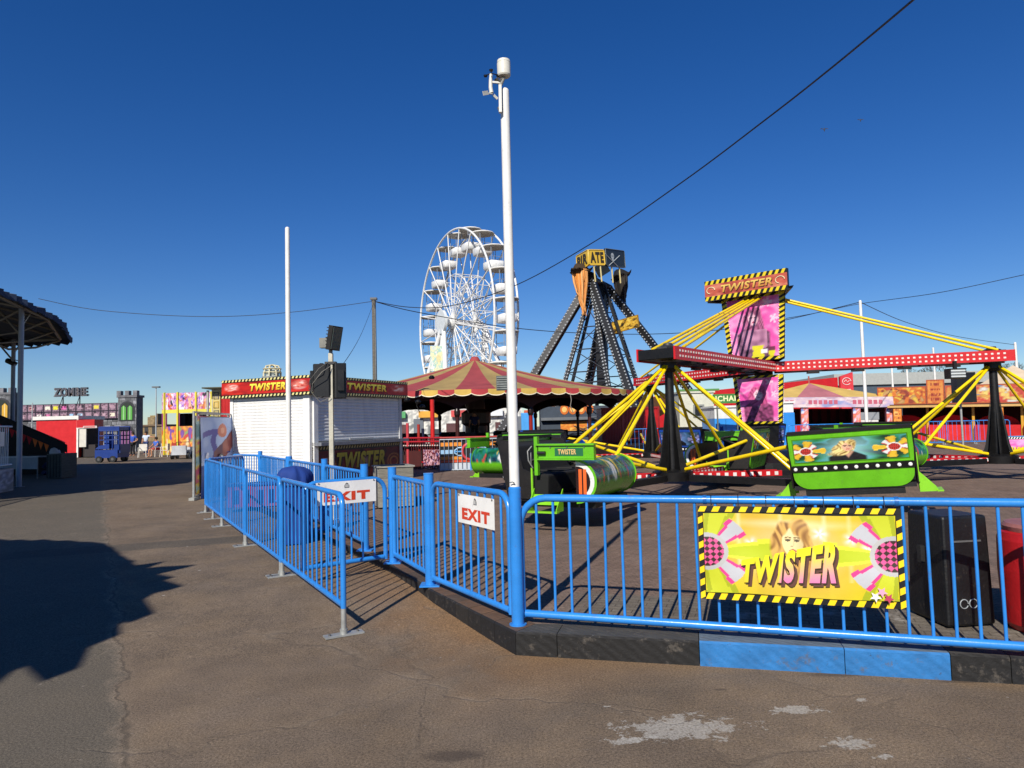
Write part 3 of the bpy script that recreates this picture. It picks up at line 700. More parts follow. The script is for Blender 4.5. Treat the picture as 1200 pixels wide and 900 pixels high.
Mf = Matrix.Translation((sp.x + .05, sp.y, zt + .25)) @ Matrix.Rotation(R(62), 4, 'Z') @ Matrix.Rotation(R(12), 4, 'X')
m = MB(Mf); m.bx(-.12, .12, -.06, .03, -.2, .2, C('#2e2a24'), 'steel')
for k in range(7): m.bx(-.11, .11, .031, .075, -.18 + k * .055, -.165 + k * .055, C('#3a342b'), 'steel')
m.build('housing', fl)
m = MB(Mf); m.bx(-.10, .10, -.068, -.061, -.18, .18, C('#55605f'), 'gloss'); m.build('glass', fl)
m = MB(); m.bx(sp.x - .17, sp.x - .05, sp.y - .06, sp.y + .08, zt + .09, zt + .25, C('#77766f'), 'galv'); m.build('gearbox', fl)

# ------------------------------------------------------------------ ticket booth with shutters
K0 = at(364.5, 500, 16.6); K0 = V(K0.x, K0.y)
UR = V(.42, .9075).normalized(); UL = V(-.9075, .42).normalized(); LR, LL = 3.75, 2.55
bo = thing('ticket_booth', V(K0.x, K0.y, PAVE), 'white ticket booth with closed roller shutters under a red TWISTER fascia', 'booth')
FB, FT = 2.44, 2.90
fl_ = lambda z=0.: frame(V(K0.x, K0.y, z) + UL * LL, -UL, ZUP)      # left face seen from outside, x to the right
fr_ = lambda z=0.: frame(V(K0.x, K0.y, z), UR, ZUP)
CW = C('#e4e3df')
m = MB()
cor = [V(K0.x, K0.y), K0 + UR * LR, K0 + UR * LR + UL * LL, K0 + UL * LL]
m.prism([(p.x, p.y) for p in [cor[0] + (UR + UL) * .04, cor[1] + (UL - UR) * .04, cor[2] - (UR + UL) * .04, cor[3] + (UR - UL) * .04]], PAVE + .01, FT - .1, CW, 'paint'); m.build('body', bo)
def shutter(M, x0, x1, z0, z1, name='shutter', col=CW):
    m = MB(M); n = int((z1 - z0) / .075); vs = []; fs = []
    for k in range(n):
        a = z0 + (z1 - z0) * k / n; b_ = z0 + (z1 - z0) * (k + 1) / n
        prof = [(a, .004), (a + (b_ - a) * .12, .016), (a + (b_ - a) * .5, .022), (a + (b_ - a) * .88, .016), (b_, .004)]
        for i in range(4): m.add([(x0, prof[i][0], prof[i][1]), (x1, prof[i][0], prof[i][1]), (x1, prof[i + 1][0], prof[i + 1][1]), (x0, prof[i + 1][0], prof[i + 1][1])], [(0, 1, 2, 3)], mix(col, (.5, .48, .42), rnd.random() * .07), 'shutter')
    m.rect(x0, z0, x1, z1, col, .003, 'paint'); m.bx((x0 + x1) / 2 - .5, (x0 + x1) / 2 + .5, z0, z0 + .05, .0, .035, C('#b4b4b0'), 'galv'); m.build(name, bo)
shutter(fl_(), .1, LL - .2, .3, FB)
shutter(fr_(), .2, LR - .12, 1.32, FB)
for Mg, xa, xb, cg in ((fl_(), 0, .098, CW), (fl_(), LL - .198, LL - .002, CW), (fr_(), .05, .198, CW), (fr_(), LR - .118, LR, C('#b9b9b9'))): m = MB(Mg); m.bx(xa, xb, .3, FB, -.03, .048, cg, 'paint'); m.build('shutter_guide', bo)
m = MB(fr_()); m.bx(.05, LR + .02, 1.22, 1.30, -.03, .26, C('#8b8d92'), 'galv'); m.build('counter', bo)
def flare_art(seed, base=('#7d0f0c', '#b3170f', '#c92a12')):
    bf = blotch(base, seed, 4, 2, 1.2); pinkf = blotch(('#a3180f', '#e08070', '#f3d8d0'), seed + 3, 8, 3)
    def fn(u, v):
        c = bf(u, v)
        for s in (.12, .88):
            d = math.hypot((u - s) * 4.2, v - .55)
            if d < .42: c = mix(c, pinkf(u, v), 1.4 * (1 - d / .42))
        return c
    return fn
def ycol(u, v): return mix(C('#c98a12'), C('#f2e34a'), v * 1.3)
def fascia(M, L, seed, name='fascia', dark=1.):
    m = MB(M); m.bx(-.16, L + .14, FB, FT, .02, .16, BLACK, 'paint')
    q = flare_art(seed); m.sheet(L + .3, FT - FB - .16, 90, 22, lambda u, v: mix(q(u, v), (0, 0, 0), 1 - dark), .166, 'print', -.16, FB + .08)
    hazard(m, -.16, L + .14, FT - .06, FT - .005, .166, C('#d9cf8a'), n=int(L * 10)); hazard(m, -.16, L + .14, FB + .005, FB + .06, .166, C('#d9cf8a'), n=int(L * 10))
    H = FT - FB - .16
    m.text('TWISTER', L * .30 + .02, FB + .08 + H * .18, H * .62, C('#3a0805'), .170, L * .46, off=.05, shear=.2)
    m.text('TWISTER', L * .30, FB + .08 + H * .22, H * .62, ycol, .174, L * .46, off=.05, shear=.2); m.build(name, bo)
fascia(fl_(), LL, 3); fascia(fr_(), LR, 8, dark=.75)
m = MB(); m.prism([(p.x, p.y) for p in [cor[0] - (UR + UL) * .02, cor[1] + (UR - UL) * .1, cor[2] + (UR + UL) * .1, cor[3] + (UL - UR) * .02]], FT - .08, FT - .03, C('#8d8f8f'), 'matte'); m.build('roof', bo)
# low printed panel under the counter
m = MB(fr_()); m.bx(.05, LR, .32, 1.2, -.02, .02, BLACK, 'paint'); bfn = blotch(('#2a0606', '#5a0e0a', '#7c1a10'), 12, 5, 3, 1.5)
def lowart(u, v):
    c = bfn(u, v)
    for s in (.12, .9):
        for rr, w_ in ((.3, .03), (.18, .04)):
            d = abs(math.hypot((u - s) * 3.6, v - .45) - rr)
            if d < w_: c = mix(C('#c08038'), c, d / w_)
    d = math.hypot((u - .52) * 3, v - .55); return mix(c, C('#d8b8a0'), max(0, .6 - d * 2))
m.sheet(LR - .15, .72, 90, 26, lowart, .026, 'print', .12, .36); hazard(m, .06, LR - .01, 1.12, 1.19, .026, C('#b0a878'), n=34)
m.text('TWISTER', .85, .56, .42, C('#2a0505'), .032, 2.1, off=.05, shear=.2); m.text('TWISTER', .82, .60, .42, lambda u, v: mix(C('#8c7a18'), C('#c4b632'), v), .036, 2.1, off=.05, shear=.2)
m.text('TICKETS', 1.6, .42, .08, C('#a06a5a'), .032, .5); m.build('front_panel', bo)
m = MB(fl_()); m.bx(.0, LL, .21, .298, -.03, .07, C('#2d2d2d'), 'steel'); m.M = fr_(); m.bx(.05, LR, .21, .31, -.03, .05, C('#2d2d2d'), 'steel'); m.build('plinth', bo)
# small ornament seen over the booth roof: top of a far ride
c = at(319, 436, 60); m = MB(); cz = c.z
for k in range(8):
    a = k * math.pi / 4; m.path([(c.x + .75 * math.cos(a), c.y + .75 * math.sin(a), 1.0), (c.x + .75 * math.cos(a), c.y + .75 * math.sin(a), cz - .1), (c.x + .55 * math.cos(a), c.y + .55 * math.sin(a), cz + .5), (c.x, c.y, cz + .62)], .07, C('#c9c1a0'), 'paint', 6)
for zz in (cz - .1, cz + .22): m.lathe([(.74, zz), (.8, zz + .05), (.74, zz + .1), (.68, zz + .05), (.74, zz)], C('#d8cda0'), 'paint', 16, o=(c.x, c.y, 0))
m.lathe([(0, cz - .5), (.6, cz - .5), (.55, cz + .1), (.3, cz + .35), (0, cz + .4)], C('#a9b0a8'), 'paint', 12, o=(c.x, c.y, 0)); m.lathe([(.85, .2), (.85, cz - .4), (0, cz - .35)], C('#8d8f8c'), 'matte', 12, o=(c.x, c.y, 0))
m.build('ride_turret', None, 'small cream cage-like turret of a far ride showing over the booth roof', 'turret', loc=(c.x, c.y, .2))

# ------------------------------------------------------------------ blue covered bundle in the queue lane
tb = at(345, 560, 9.6); tb = V(tb.x, tb.y); vs = []; n = 40; ring = []
tz = at(345, 543, 9.6).z
prof = [(.25, .09), (.27, .2), (.26, .45), (.24, .66), (.25, .84), (.265, .93), (.26, 1.0), (.22, 1.05), (.13, tz - .05), (0, tz - .03)]
for i, (r, z) in enumerate(prof):
    for j in range(n):
        a = 2 * math.pi * j / n; fold = 1 + .05 * math.sin(a * 13 + z * 4) + .08 * math.sin(a * 7 + 1.5 * math.sin(z * 5)) * (1 if z < .95 else .3) + .06 * nz(math.cos(a) * 1.7, math.sin(a) * 1.7, z * 2)
        vs.append((tb.x + .86 * r * fold * math.cos(a), tb.y + .86 * r * fold * math.sin(a), z + (.09 * nz(math.cos(a) * 1.9, math.sin(a) * 1.9, 5 + z) if .8 < z < 1.08 else 0)))
fs = [(i * n + j, i * n + (j + 1) % n, (i + 1) * n + (j + 1) % n, (i + 1) * n + j) for i in range(len(prof) - 1) for j in range(n)]
m = MB(); m.add(vs, fs, C('#143a86'), 'fabric', True)
m.path([(tb.x + .245 * math.cos(k * .21), tb.y + .245 * math.sin(k * .21), .88 + .012 * math.sin(k)) for k in range(30)], .008, C('#10285f'), 'plastic', 6, closed=True)
m.build('tarpaulin_bundle', None, 'upright bundle wrapped in blue tarpaulin standing in the queue lane', 'tarpaulin', loc=(tb.x, tb.y, 0))
# low pink and blue crate row behind it
for i, px_ in enumerate((288, 316)):
    p = at(px_, 580, 13.6); m = MB(Matrix.Translation((p.x, p.y, PAVE)) @ Matrix.Rotation(.5, 4, 'Z'))
    m.bx(-.33, .33, -.18, .18, .02, .42, C('#a23a5e') if i == 0 else C('#8e5d86'), 'paint')
    for s in (-.2, 0, .2): m.bx(s - .05, s + .05, -.186, -.18, .08, .34, C('#22346e'), 'paint')
    m.bx(-.35, .35, -.2, .2, .425, .46, C('#38549c'), 'paint')
    m.build('step_box', None, ('low pink painted step box at the foot of the white shutter' if i == 0 else 'low mauve painted step box nearer the flagpole, by the white shutter'), 'step box', 'step boxes by the booth', loc=(p.x, p.y, PAVE))

# ------------------------------------------------------------------ wooden planter
p = at(444, 560, 12.6); M = Matrix.Translation((p.x, p.y, PAVE)) @ Matrix.Rotation(R(20), 4, 'Z'); PW = C('#98968c')
o = thing('planter_box', V(p.x, p.y, PAVE), 'weathered grey wooden planter box on the paving beside the booth', 'planter'); m = MB(M)
for k in range(4):
    z0 = .03 + k * .175
    m.bx(0, .62, -.012, .012, z0, z0 + .168, mix(PW, C('#7e7a6e'), rnd.random()), 'wood'); m.bx(0, .62, .588, .612, z0, z0 + .168, PW, 'wood')
    m.bx(-.012, .012, .014, .586, z0, z0 + .168, mix(PW, C('#8a877c'), rnd.random()), 'wood'); m.bx(.608, .632, .014, .586, z0, z0 + .168, mix(PW, C('#66635a'), rnd.random()), 'wood')
m.build('side_board', o)
m = MB(M); m.bx(-.03, .65, -.03, .05, .735, .76, PW, 'wood'); m.bx(-.03, .65, .55, .63, .735, .76, PW, 'wood'); m.bx(-.03, .05, .052, .548, .735, .76, PW, 'wood'); m.bx(.57, .65, .052, .548, .735, .76, PW, 'wood'); m.build('rim', o)
m = MB(M); m.bx(.02, .6, .02, .58, .5, .64, C('#3b3026'), 'matte'); m.build('soil', o)

# ------------------------------------------------------------------ black case and red drum behind the rail
q0 = gnd(1111, 738, PAVE); q1 = gnd(1168, 734, PAVE); q2 = gnd(1066, 718, PAVE); hz_ = at(1108, 606, q0.y).z
ux = V(q1.x - q0.x, q1.y - q0.y); 
m = MB(); u = ux.normalized(); n_ = V(-u.y, u.x); wd = ux.length; dp = .42
cc = [V(q0.x, q0.y), V(q0.x, q0.y) + u * wd, V(q0.x, q0.y) + u * (wd + .02) + n_ * dp, V(q2.x, q2.y)]
k = .93; cen = sum(cc, V(0, 0)) / 4; tp = [cen + (p - cen) * k for p in cc]
m.add([(p.x, p.y, PAVE + .012) for p in cc] + [(p.x, p.y, hz_) for p in tp], [(0, 1, 5, 4), (1, 2, 6, 5), (2, 3, 7, 6), (3, 0, 4, 7), (4, 5, 6, 7), (3, 2, 1, 0)], C('#121213'), 'chipped')
o = thing('equipment_case', V(q0.x, q0.y, PAVE), 'scuffed tapered black case standing behind the blue railing beside the red drum', 'case'); m.build('body', o, bev=.018)
m = MB(frame(V(q0.x, q0.y, PAVE + .012), u, (cen - V(q0.x, q0.y)) * .07 + ZUP * (hz_ - PAVE)))
for sx in (.36, .55): 
    pts = [(wd * sx + .03 * math.cos(a * .45), .15 + .03 * math.sin(a * .45), .004) for a in range(14)]; m.path(pts, .004, C('#8f9598'), 'paint', 5)
m.bx(wd * .22, wd * .8, .56, .572, .001, .006, C('#5c5c5c'), 'chipped'); m.build('chalk_mark', o)
m = MB(); m.bar(cc[0] * .5 + cc[3] * .5 + V(-.02, -.02, .62), cc[0] * .4 + cc[3] * .6 + V(-.02, -.02, .62), .03, .12, C('#2a2a2a'), 'steel'); m.build('handle', o)
p = V(3.56, 4.72); zt = at(1195, 632, p.y - .3).z
m = MB(); m.lathe([(.26, PAVE + .006), (.29, PAVE + .05), (.305, .55), (.30, zt - .06), (.285, zt - .01), (.26, zt)], C('#a8151a'), 'chipped', 36, o=p)
o = thing('drum', V(p.x, p.y, PAVE), 'red plastic drum with a dull lid behind the blue railing', 'drum'); m.build('body', o)
m = MB(); m.lathe([(.262, zt), (.27, zt + .03), (.25, zt + .05), (0, zt + .055)], C('#8e5a54'), 'chipped', 36, o=p); m.build('lid', o)

# ------------------------------------------------------------------ mesh panels with printed banners left of the booth
a = at(233, 540, 16.3); b = at(281, 540, 18.0); a = V(a.x, a.y); b = V(b.x, b.y); MW = frame(V(a.x, a.y, 0), b - a, ZUP); LW = (b - a).length
zt = at(233, 489, a.y).z
o = thing('mesh_fence', V(a.x, a.y, 0), 'wire mesh fence panel beside the booth covered by a blue diving banner', 'fence'); m = MB(MW)
for x in (0, LW): m.tube((x, 0, 0), (x, zt + .1, 0), .022, GALV, 'galv', 8)
for z in (.15, zt + .08): m.tube((0, z, 0), (LW, z, 0), .02, GALV, 'galv', 8)
for k in range(1, 14): m.tube((LW * k / 14, .15, 0), (LW * k / 14, zt + .08, 0), .004, GALV, 'galv', 4)
m.build('frame', o)
sk = blotch(('#8ba4d6', '#a9bde3', '#c3d2ee'), 21, 2, 2, 1.5)
def divart(u, v):
    if v < .40:
        c = mix(C('#2c57a8'), C('#1d4796'), v * 2 + .3 * nz(u * 4, v * 9, 2))
        return c
    c = sk(u, v)
    if abs(v - .815 + .06 * (u - .35) ** 2 * 9) < .035 and .06 < u < .56: c = C('#4a3f9c')
    if abs(u - .33 + .03 * math.sin(v * 20)) < .055 and .42 < v < .83: c = C('#46409a')
    d = math.hypot((u - .5), (v - .83) * 1.25)
    if d < .11: c = mix(C('#e6a284'), C('#c9684c'), (d > .05) * .8)
    t = (v - .42) - (u - .3) * .62
    if u > .33 and abs(t) < .13: c = mix(C('#7c3a3a'), C('#4d2c50'), (nz(u * 5, v * 7, 3) + .5) * 1.1)
    if u > .5 and -.14 < t - .02 < .10 and v < .8: c = mix(C('#b0695c'), C('#7d3e3c'), nz(u * 6, v * 8, 8) + .5)
    if u > .55 and v > .42 and t < -.10: c = mix(C('#c9d4ec'), C('#8fa0cc'), nz(u * 5, v * 5, 2) + .5)
    return c
b_ = thing('printed_banner', V(a.x, a.y, .1), 'blue banner printed with a diving figure and white icons on the mesh fence', 'banner')
m = MB(MW); m.sheet(LW - .02, zt - .08, 60, 84, divart, .03, 'vinyl', .01, .08, lambda u, v, p: p + Vector((0, 0, .02 * math.sin(u * 9 + v * 4) + .012)))
zz = .062
m.text('f', .17, .08 + (zt - .08) * .42, .26, C('#eef2fa'), zz, off=.06)
cx, cy = LW * .47, .08 + (zt - .08) * .47; m.poly([(cx + .12 * math.cos(t * .4), cy + .12 * math.sin(t * .4)) for t in range(16)], C('#6d6468'), zz)
m.rect(cx - .015, cy - .06, cx + .012, cy + .08, C('#f2f2f2'), zz + .003); m.poly([(cx - .03 + .035 * math.cos(t * .6), cy - .05 + .035 * math.sin(t * .6)) for t in range(11)], C('#f2f2f2'), zz + .004); m.rect(cx + .012, cy + .045, cx + .06, cy + .07, C('#f2f2f2'), zz + .003)
m.text('WWW.', .12, .08 + (zt - .08) * .27, .13, C('#b9c9ea'), zz, .7, off=.01); m.text('.COM', LW * .68, .08 + (zt - .08) * .27, .13, C('#b9c9ea'), zz, .5, off=.01)
for sx in (.66, .82, .94): m.path([(LW * sx - .09, zt * .56, zz), (LW * sx - .05, zt * .575, zz), (LW * sx, zt * .562, zz), (LW * sx + .06, zt * .578, zz)], .012, C('#37408a'), 'print', 5)
m.build('printed_sheet', b_)
# side return, seen almost edge on
c0 = at(227, 560, 16.0); c0 = V(c0.x, c0.y); c1 = V(a.x - .25, a.y + 2.3)
MW2 = frame(V(c0.x, c0.y, 0), c1 - c0, ZUP); L2 = (c1 - c0).length
o = thing('mesh_fence', V(c0.x, c0.y, 0), 'end-on mesh fence panel with colourful banners at the corner of the walkway', 'fence'); m = MB(MW2)
for x in (0, L2): m.tube((x, 0, 0), (x, 2.1, 0), .03, GALV, 'galv', 8)
for z in (.15, 1.1, 2.08): m.tube((0, z, 0), (L2, z, 0), .02, GALV, 'galv', 8)
m.box((0, .11, 0), (.3, .06, .12), C('#9a9a94'), 'matte'); m.build('frame', o)
bf = blotch(('#3b7f86', '#9fc4c0', '#e0c437', '#c83c6a', '#e3e0dc'), 31, 1.5, 3)
m = MB(MW2); m.sheet(L2 - .1, 1.8, 14, 50, bf, .03, 'vinyl', .05, .2); m.sheet(L2 - .1, 1.8, 14, 50, lambda u, v: bf(u + .4, v), -.03, 'vinyl', .05, .2); m.build('printed_sheet', o)
# ------------------------------------------------------------------ the twister ride
TC = V(7.5, 20.8)
HUB = [V(3.6, 16.0), V(12.95, 18.8), V(5.2, 26.3)]
ZB0, ZB1 = 2.95, 3.24
def u2(d): return V(math.cos(R(d)), math.sin(R(d)))
tr = thing('twister_ride', V(TC.x, TC.y, PAVE), 'twister fairground ride with pink picture tower, red arms and yellow tube sweeps', 'fairground ride')
m = MB(); m.lathe([(1.7, PAVE - .31), (1.7, PAVE - .1), (1.55, PAVE + .01), (1.55, PAVE + .22), (1.2, PAVE + .4), (.7, PAVE + .5), (0, PAVE + .5)], C('#131315'), 'steel', 24, o=TC, smooth=False); m.build('base', tr)
# three-sided tower
SL = V(math.cos(R(-38)), math.sin(R(-38)))
HT = 5.55; NA = [R(227 + 120 * k) for k in range(3)]
def face_frame(k, z, w):
    n = V(math.cos(NA[k]), math.sin(NA[k])); ux = V(-n.y, n.x); inr = w / (2 * math.sqrt(3))
    return frame(V(TC.x, TC.y, z) + n * (inr) - ux * w / 2, ux, ZUP)
m = MB(); m.M = Matrix.Translation((TC.x, TC.y, 0))
def tri(w): 
    r_ = w / math.sqrt(3); return [(r_ * math.cos(a + R(60)), r_ * math.sin(a + R(60))) for a in NA]
def frus(m, w0, w1, z0, z1, col, mt):
    a, b = tri(w0), tri(w1); m.add([(p[0], p[1], z0) for p in a] + [(p[0], p[1], z1) for p in b], [(0, 1, 4, 3), (1, 2, 5, 4), (2, 0, 3, 5), (3, 4, 5), (2, 1, 0)], col, mt)
m.tube((0, 0, PAVE + .4), (0, 0, HT), .26, C('#18181a'), 'steel', 16); frus(m, .9, 1.02, .7, 1.45, C('#161618'), 'steel'); m.build('column', tr)
# each face has an upper and a lower picture panel, a touch narrower towards the bottom
def pink(seed):
    bf = blotch(('#dc4a9e', '#f064b0', '#f8a0cc', '#ec5cab'), seed, 2, 3, 1.0)
    def fn(u, v):
        c = bf(u, v); s = 1.0
        for sx, sy in ((.78, .9), (.9, .62), (.2, .2)):
            rr = math.hypot(u - sx, (v - sy) * 1.25); ar = math.atan2(v - sy, u - sx)
            if rr < .07 + .035 * math.cos(ar * 5): c = mix(c, C('#f6cfe2'), .8)
        return c
    return fn
def up_art(u, v):
    c = pink(40)(u, v); x = (u - .5) / .36; y = (v - .68) / .27
    c = portrait(x, y + .1, C('#6a3450'), C('#c06a94'), C('#f0bccd'), C('#a8305c'), C('#8a5a78'), .1, c)
    yy = v - .48
    if abs(u - .5) < .26 - .25 * max(0, .2 - v) and v < .46 and v > .14: c = mix(C('#8c5a78'), C('#e0a0c0'), .5 + nz(u * 7, v * 7, 3) * 1.1 - abs(u - .5))
    if v < .2 and abs(u - .56) < .10 + .35 * abs(v - .11): c = C('#d8cf28')
    if v < .16 and (abs(u - .85) < .05 + v * .2): c = C('#d8cf28') if v < .1 else C('#6d3048')
    if .05 < v < .12 and .62 < u < .76: c = C('#e6dfe4')
    return c
def lo_art(u, v):
    return portrait((u - .5) / .42, (v - .62) / .30, C('#9a3060'), C('#d45e96'), C('#f4ccda'), C('#b02c62'), C('#a04878'), -.2, pink(47)(u, v))
for k in range(3):
    for nm, z0, z1, w0, w1, art in (('upper_panel', 3.30, 5.24, 1.66, 1.94, up_art), ('lower_panel', 1.45, 2.86, 1.28, 1.52, lo_art)):
        h = z1 - z0
        def q(u, v, z=.0, k=k, z0=z0, h=h, w0=w0, w1=w1):
            w = w0 + (w1 - w0) * v; M = face_frame(k, z0 + h * v, w); return M @ Vector((w * u, 0, z))
        m = MB(); e = .085
        for (ua, va, ub, vb) in ((0, 0, 1, e * .6), (0, 1 - e * .6, 1, 1), (0, 0, e, 1), (1 - e, 0, 1, 1)):
            n = 6 if (ub - ua) > .5 else int(h * 7)
            m.add([q(ua, va, .012), q(ub, va, .012), q(ub, vb, .012), q(ua, vb, .012)], [(0, 1, 2, 3)], BLACK, 'print')
            for i in range(n):
                f0, f1 = i / n, (i + .5) / n; t = .45 / n
                if ub - ua > .5: g4 = [(ua + f0 * (ub - ua), va), (ua + f1 * (ub - ua), va), (min(ub, ua + (f1 + t) * (ub - ua)), vb), (min(ub, ua + (f0 + t) * (ub - ua)), vb)]
                else: g4 = [(ua, va + f0), (ub, min(1, va + f0 + t)), (ub, min(1, va + f1 + t)), (ua, min(1, va + f1))]
                m.add([q(a, b, .017) for a, b in g4], [(0, 1, 2, 3)], C('#d9c21a'), 'print')
        m.add([q(0, 0, 0), q(1, 0, 0), q(1, 1, 0), q(0, 1, 0)], [(0, 1, 2, 3)], BLACK, 'paint')
        NX, NY = (44, 60); vs = []; cs = []
        for j in range(NY + 1):
            for i in range(NX + 1):
                u, v = i / NX, j / NY; vs.append(q(e + u * (1 - 2 * e), e * .6 + v * (1 - 1.2 * e), .024)); cs.append(art(u, v))
        m.add(vs, [(j * (NX + 1) + i, j * (NX + 1) + i + 1, (j + 1) * (NX + 1) + i + 1, (j + 1) * (NX + 1) + i) for j in range(NY) for i in range(NX)], None, 'print', False, cs)
        for i in range(26):      # lamps down the frame
            for uu in (e, 1 - e): m.box(q(uu, (i + .5) / 26, .03), (.022, .022, .022), C('#e8dfe2'), 'gloss')
        m.build(nm, tr)
    if k == 1: continue
    # header sign
    w = 2.5; M = face_frame(k, 5.18, 1.94); M = M @ Matrix.Translation((1.94 / 2 - w / 2 - .05, 0, .38)); m = MB(M)
    m.bx(0, w, 0, .60, -.12, 0, BLACK, 'paint'); ra = blotch(('#8d3026', '#b5523e', '#c67860'), 60 + k, 5, 2, 1.5)
    m.sheet(w, .36, 60, 10, ra, .004, 'print', 0, .12); hazard(m, 0, w, .48, .60, .004, C('#d9c21a'), n=14); hazard(m, 0, w, 0, .12, .004, C('#d9c21a'), n=14)
    m.text('TWISTER', .50, .17, .22, C('#3a1208'), .009, 1.6, off=.03, shear=.25); m.text('TWISTER', .48, .195, .22, lambda u, v: mix(C('#b87a28'), C('#e0bf62'), v), .013, 1.6, off=.03, shear=.25)
    for sx in (.2, 2.3):
        m.path([(sx + .13 * math.cos(t * .5), .30 + .1 * math.sin(t * .5), .014) for t in range(10)], .015, C('#d8c8a0'), 'print', 5)
    m.build('header_sign', tr)
m = MB(Matrix.Translation((TC.x, TC.y, 0))); frus(m, 2.5, 2.6, 5.24, 5.3, BLACK, 'steel'); m.build('crown', tr)
# arms
RD = C('#c2161b'); NL = [0]
for k, h in enumerate(HUB):
    d = (h - TC).normalized(); L = (h - TC).length + (.62 if k == 0 else .4); EXT = (.62 if k == 0 else .4); sd = V(-d.y, d.x); M = frame(V(TC.x, TC.y, ZB0), d, sd); m = MB(M)   # x out, y sideways, z up
    W2 = .46; Hh = ZB1 - ZB0
    m.bx(L - 1.05, L - .04, -W2 + .03, W2 - .03, .03, Hh - .03, BLACK, 'steel'); m.bx(.3, .8, -W2 + .03, W2 - .03, .03, Hh - .03, BLACK, 'steel')
    for s in (-1, 1): m.bx(.8, L - 1.05, s * (W2 - .10), s * (W2 - .027), .03, Hh - .03, BLACK, 'steel')
    for x in (1.7, 2.9, 4.1): m.bx(x, x + .08, -W2 + .1, W2 - .1, .08, Hh - .08, BLACK, 'steel')
    for s in (-1, 1): m.bx(.3, L, s * (W2 - .025), s * (W2 + .02), 0, Hh, RD, 'paint')
    m.bx(L - .039, L - .002, -W2 + .026, W2 - .026, .04, Hh - .04, BLACK, 'steel')
    for x in (1.2, 2.4, 3.6, 4.8): m.bx(x, x + .35, -W2 - .03, -W2 + .1, -.05, -.002, BLACK, 'steel'); m.bx(x, x + .35, W2 - .1, W2 + .03, -.05, -.002, BLACK, 'steel')
    m.build('arm_beam', tr)
    n = int(L / .15); rest = MB(M)
    for s in (-1, 1):
        for i in range(n):
            for zz in (.3, .7):
                x = .4 + i * (L - .5) / n; c = (x, s * (W2 + .024), Hh * zz)
                if (k == 0 and s == 1 or k == 1 and s == -1) and x > 1.0 and NL[0] < 100:
                    NL[0] += 1; l_ = MB(M); l_.box(c, (.055, .008, .045), C('#e3dcd2'), 'gloss'); l_.build('lamp', tr)
                else: rest.box(c, (.055, .008, .045), C('#e3dcd2'), 'gloss')
    rest.build('lamp_rows', tr, kind='stuff')
    m = MB(M); x = L - EXT
    m.lathe([(.2, Hh + .002), (.22, Hh + .05), (.12, Hh + .09), (.1, Hh + .14), (0, Hh + .15)], C('#3a3a3a'), 'steel', 16, o=(x, 0, 0)); m.bx(x - .3, x + .3, -.12, .12, Hh + .002, Hh + .04, C('#4a4a48'), 'steel'); m.build('bearing', tr)
    top = V(TC.x, TC.y, 5.16); m = MB()
    for s in (-.38, -.12, .14, .4) if k == 0 else (-.36, .36):
        m.tube(top + d * .45 + sd * s * .55, h + d * .05 + sd * s + V(0, 0, ZB1 + .02), .036, YEL, 'gloss', 10)
    m.build('stay_tube', tr)
    # mast of the sweep, with finned foot
    m = MB(Matrix.Translation((h.x, h.y, 0)))
    m.lathe([(.115, PAVE + .3), (.105, 2.0), (.095, ZB0 - .02)], C('#131314'), 'steel', 14)
    for a in range(8):
        c_, s_ = math.cos(a * math.pi / 4 + .3), math.sin(a * math.pi / 4 + .3)
        m.add([(c_ * .1, s_ * .1, PAVE + .3), (c_ * .36, s_ * .36, PAVE + .3), (c_ * .27, s_ * .27, PAVE + .62), (c_ * .11, s_ * .11, 1.95)], [(0, 1, 2, 3)], C('#101011'), 'steel')
    m.lathe([(.44, PAVE + .1), (.46, PAVE + .3), (.36, PAVE + .34), (.1, PAVE + .36)], C('#0f0f10'), 'steel', 16)
    m.lathe([(.14, 2.72), (.2, 2.8), (.2, ZB0 - .004)], C('#1c1c1c'), 'steel', 14); m.build('mast', tr)
# sweeps with cars
ART_G = blotch(('#0e3a24', '#1c7a3c', '#2f9a6a', '#4aa0a8', '#155a30'), 71, 3, 2, 1.0)
PETG = [(0, 20, 1.1, C('#d8b02a'), C('#e8c840')), (45, 26, .75, C('#d8dcd8'), C('#c83a30')), (-45, 26, .75, C('#d8dcd8'), C('#c83a30')), (80, 24, .95, C('#d8b02a'), C('#c8a020')), (-80, 24, .95, C('#d8b02a'), C('#c8a020')), (180, 30, .7, C('#d8dcd8'), C('#c83a30')), (140, 22, .9, C('#d8b02a'), C('#c8a020')), (-140, 22, .9, C('#d8b02a'), C('#c8a020'))]
def car_art(hue=None):
    def fn(u, v):
        x = u * 2.9; y = v; c = ART_G(u, v)
        d = math.hypot((x - 1.45) * .7, y - .5); c = mix(c, C('#9cc8d8'), max(0, .8 - d * 1.1))
        for cx in (.32, 2.58):
            fl_2 = 1 if cx < 1 else -1
            d2 = math.hypot((x - cx) * .8, y - .5); c = mix(c, C('#0a2014'), max(0, 1.0 - d2 * 1.5))
            e = emblem((x - cx) * fl_2 / .48, (y - .48) / .48, C('#e0e0da'), C('#c8342c'), C('#7c1a18'), PETG)
            if e: c = e
        c = portrait((x - 1.42) / .52, (y - .60) / .46, C('#8a6228'), C('#f0dc90'), C('#e2b090'), C('#b03038'), C('#15151a'), -1.1, c)
        if hue: g = sum(c) / 3; c = mix(c, (g * .25, g * .45, g * 1.4), .75)
        return c
    return fn
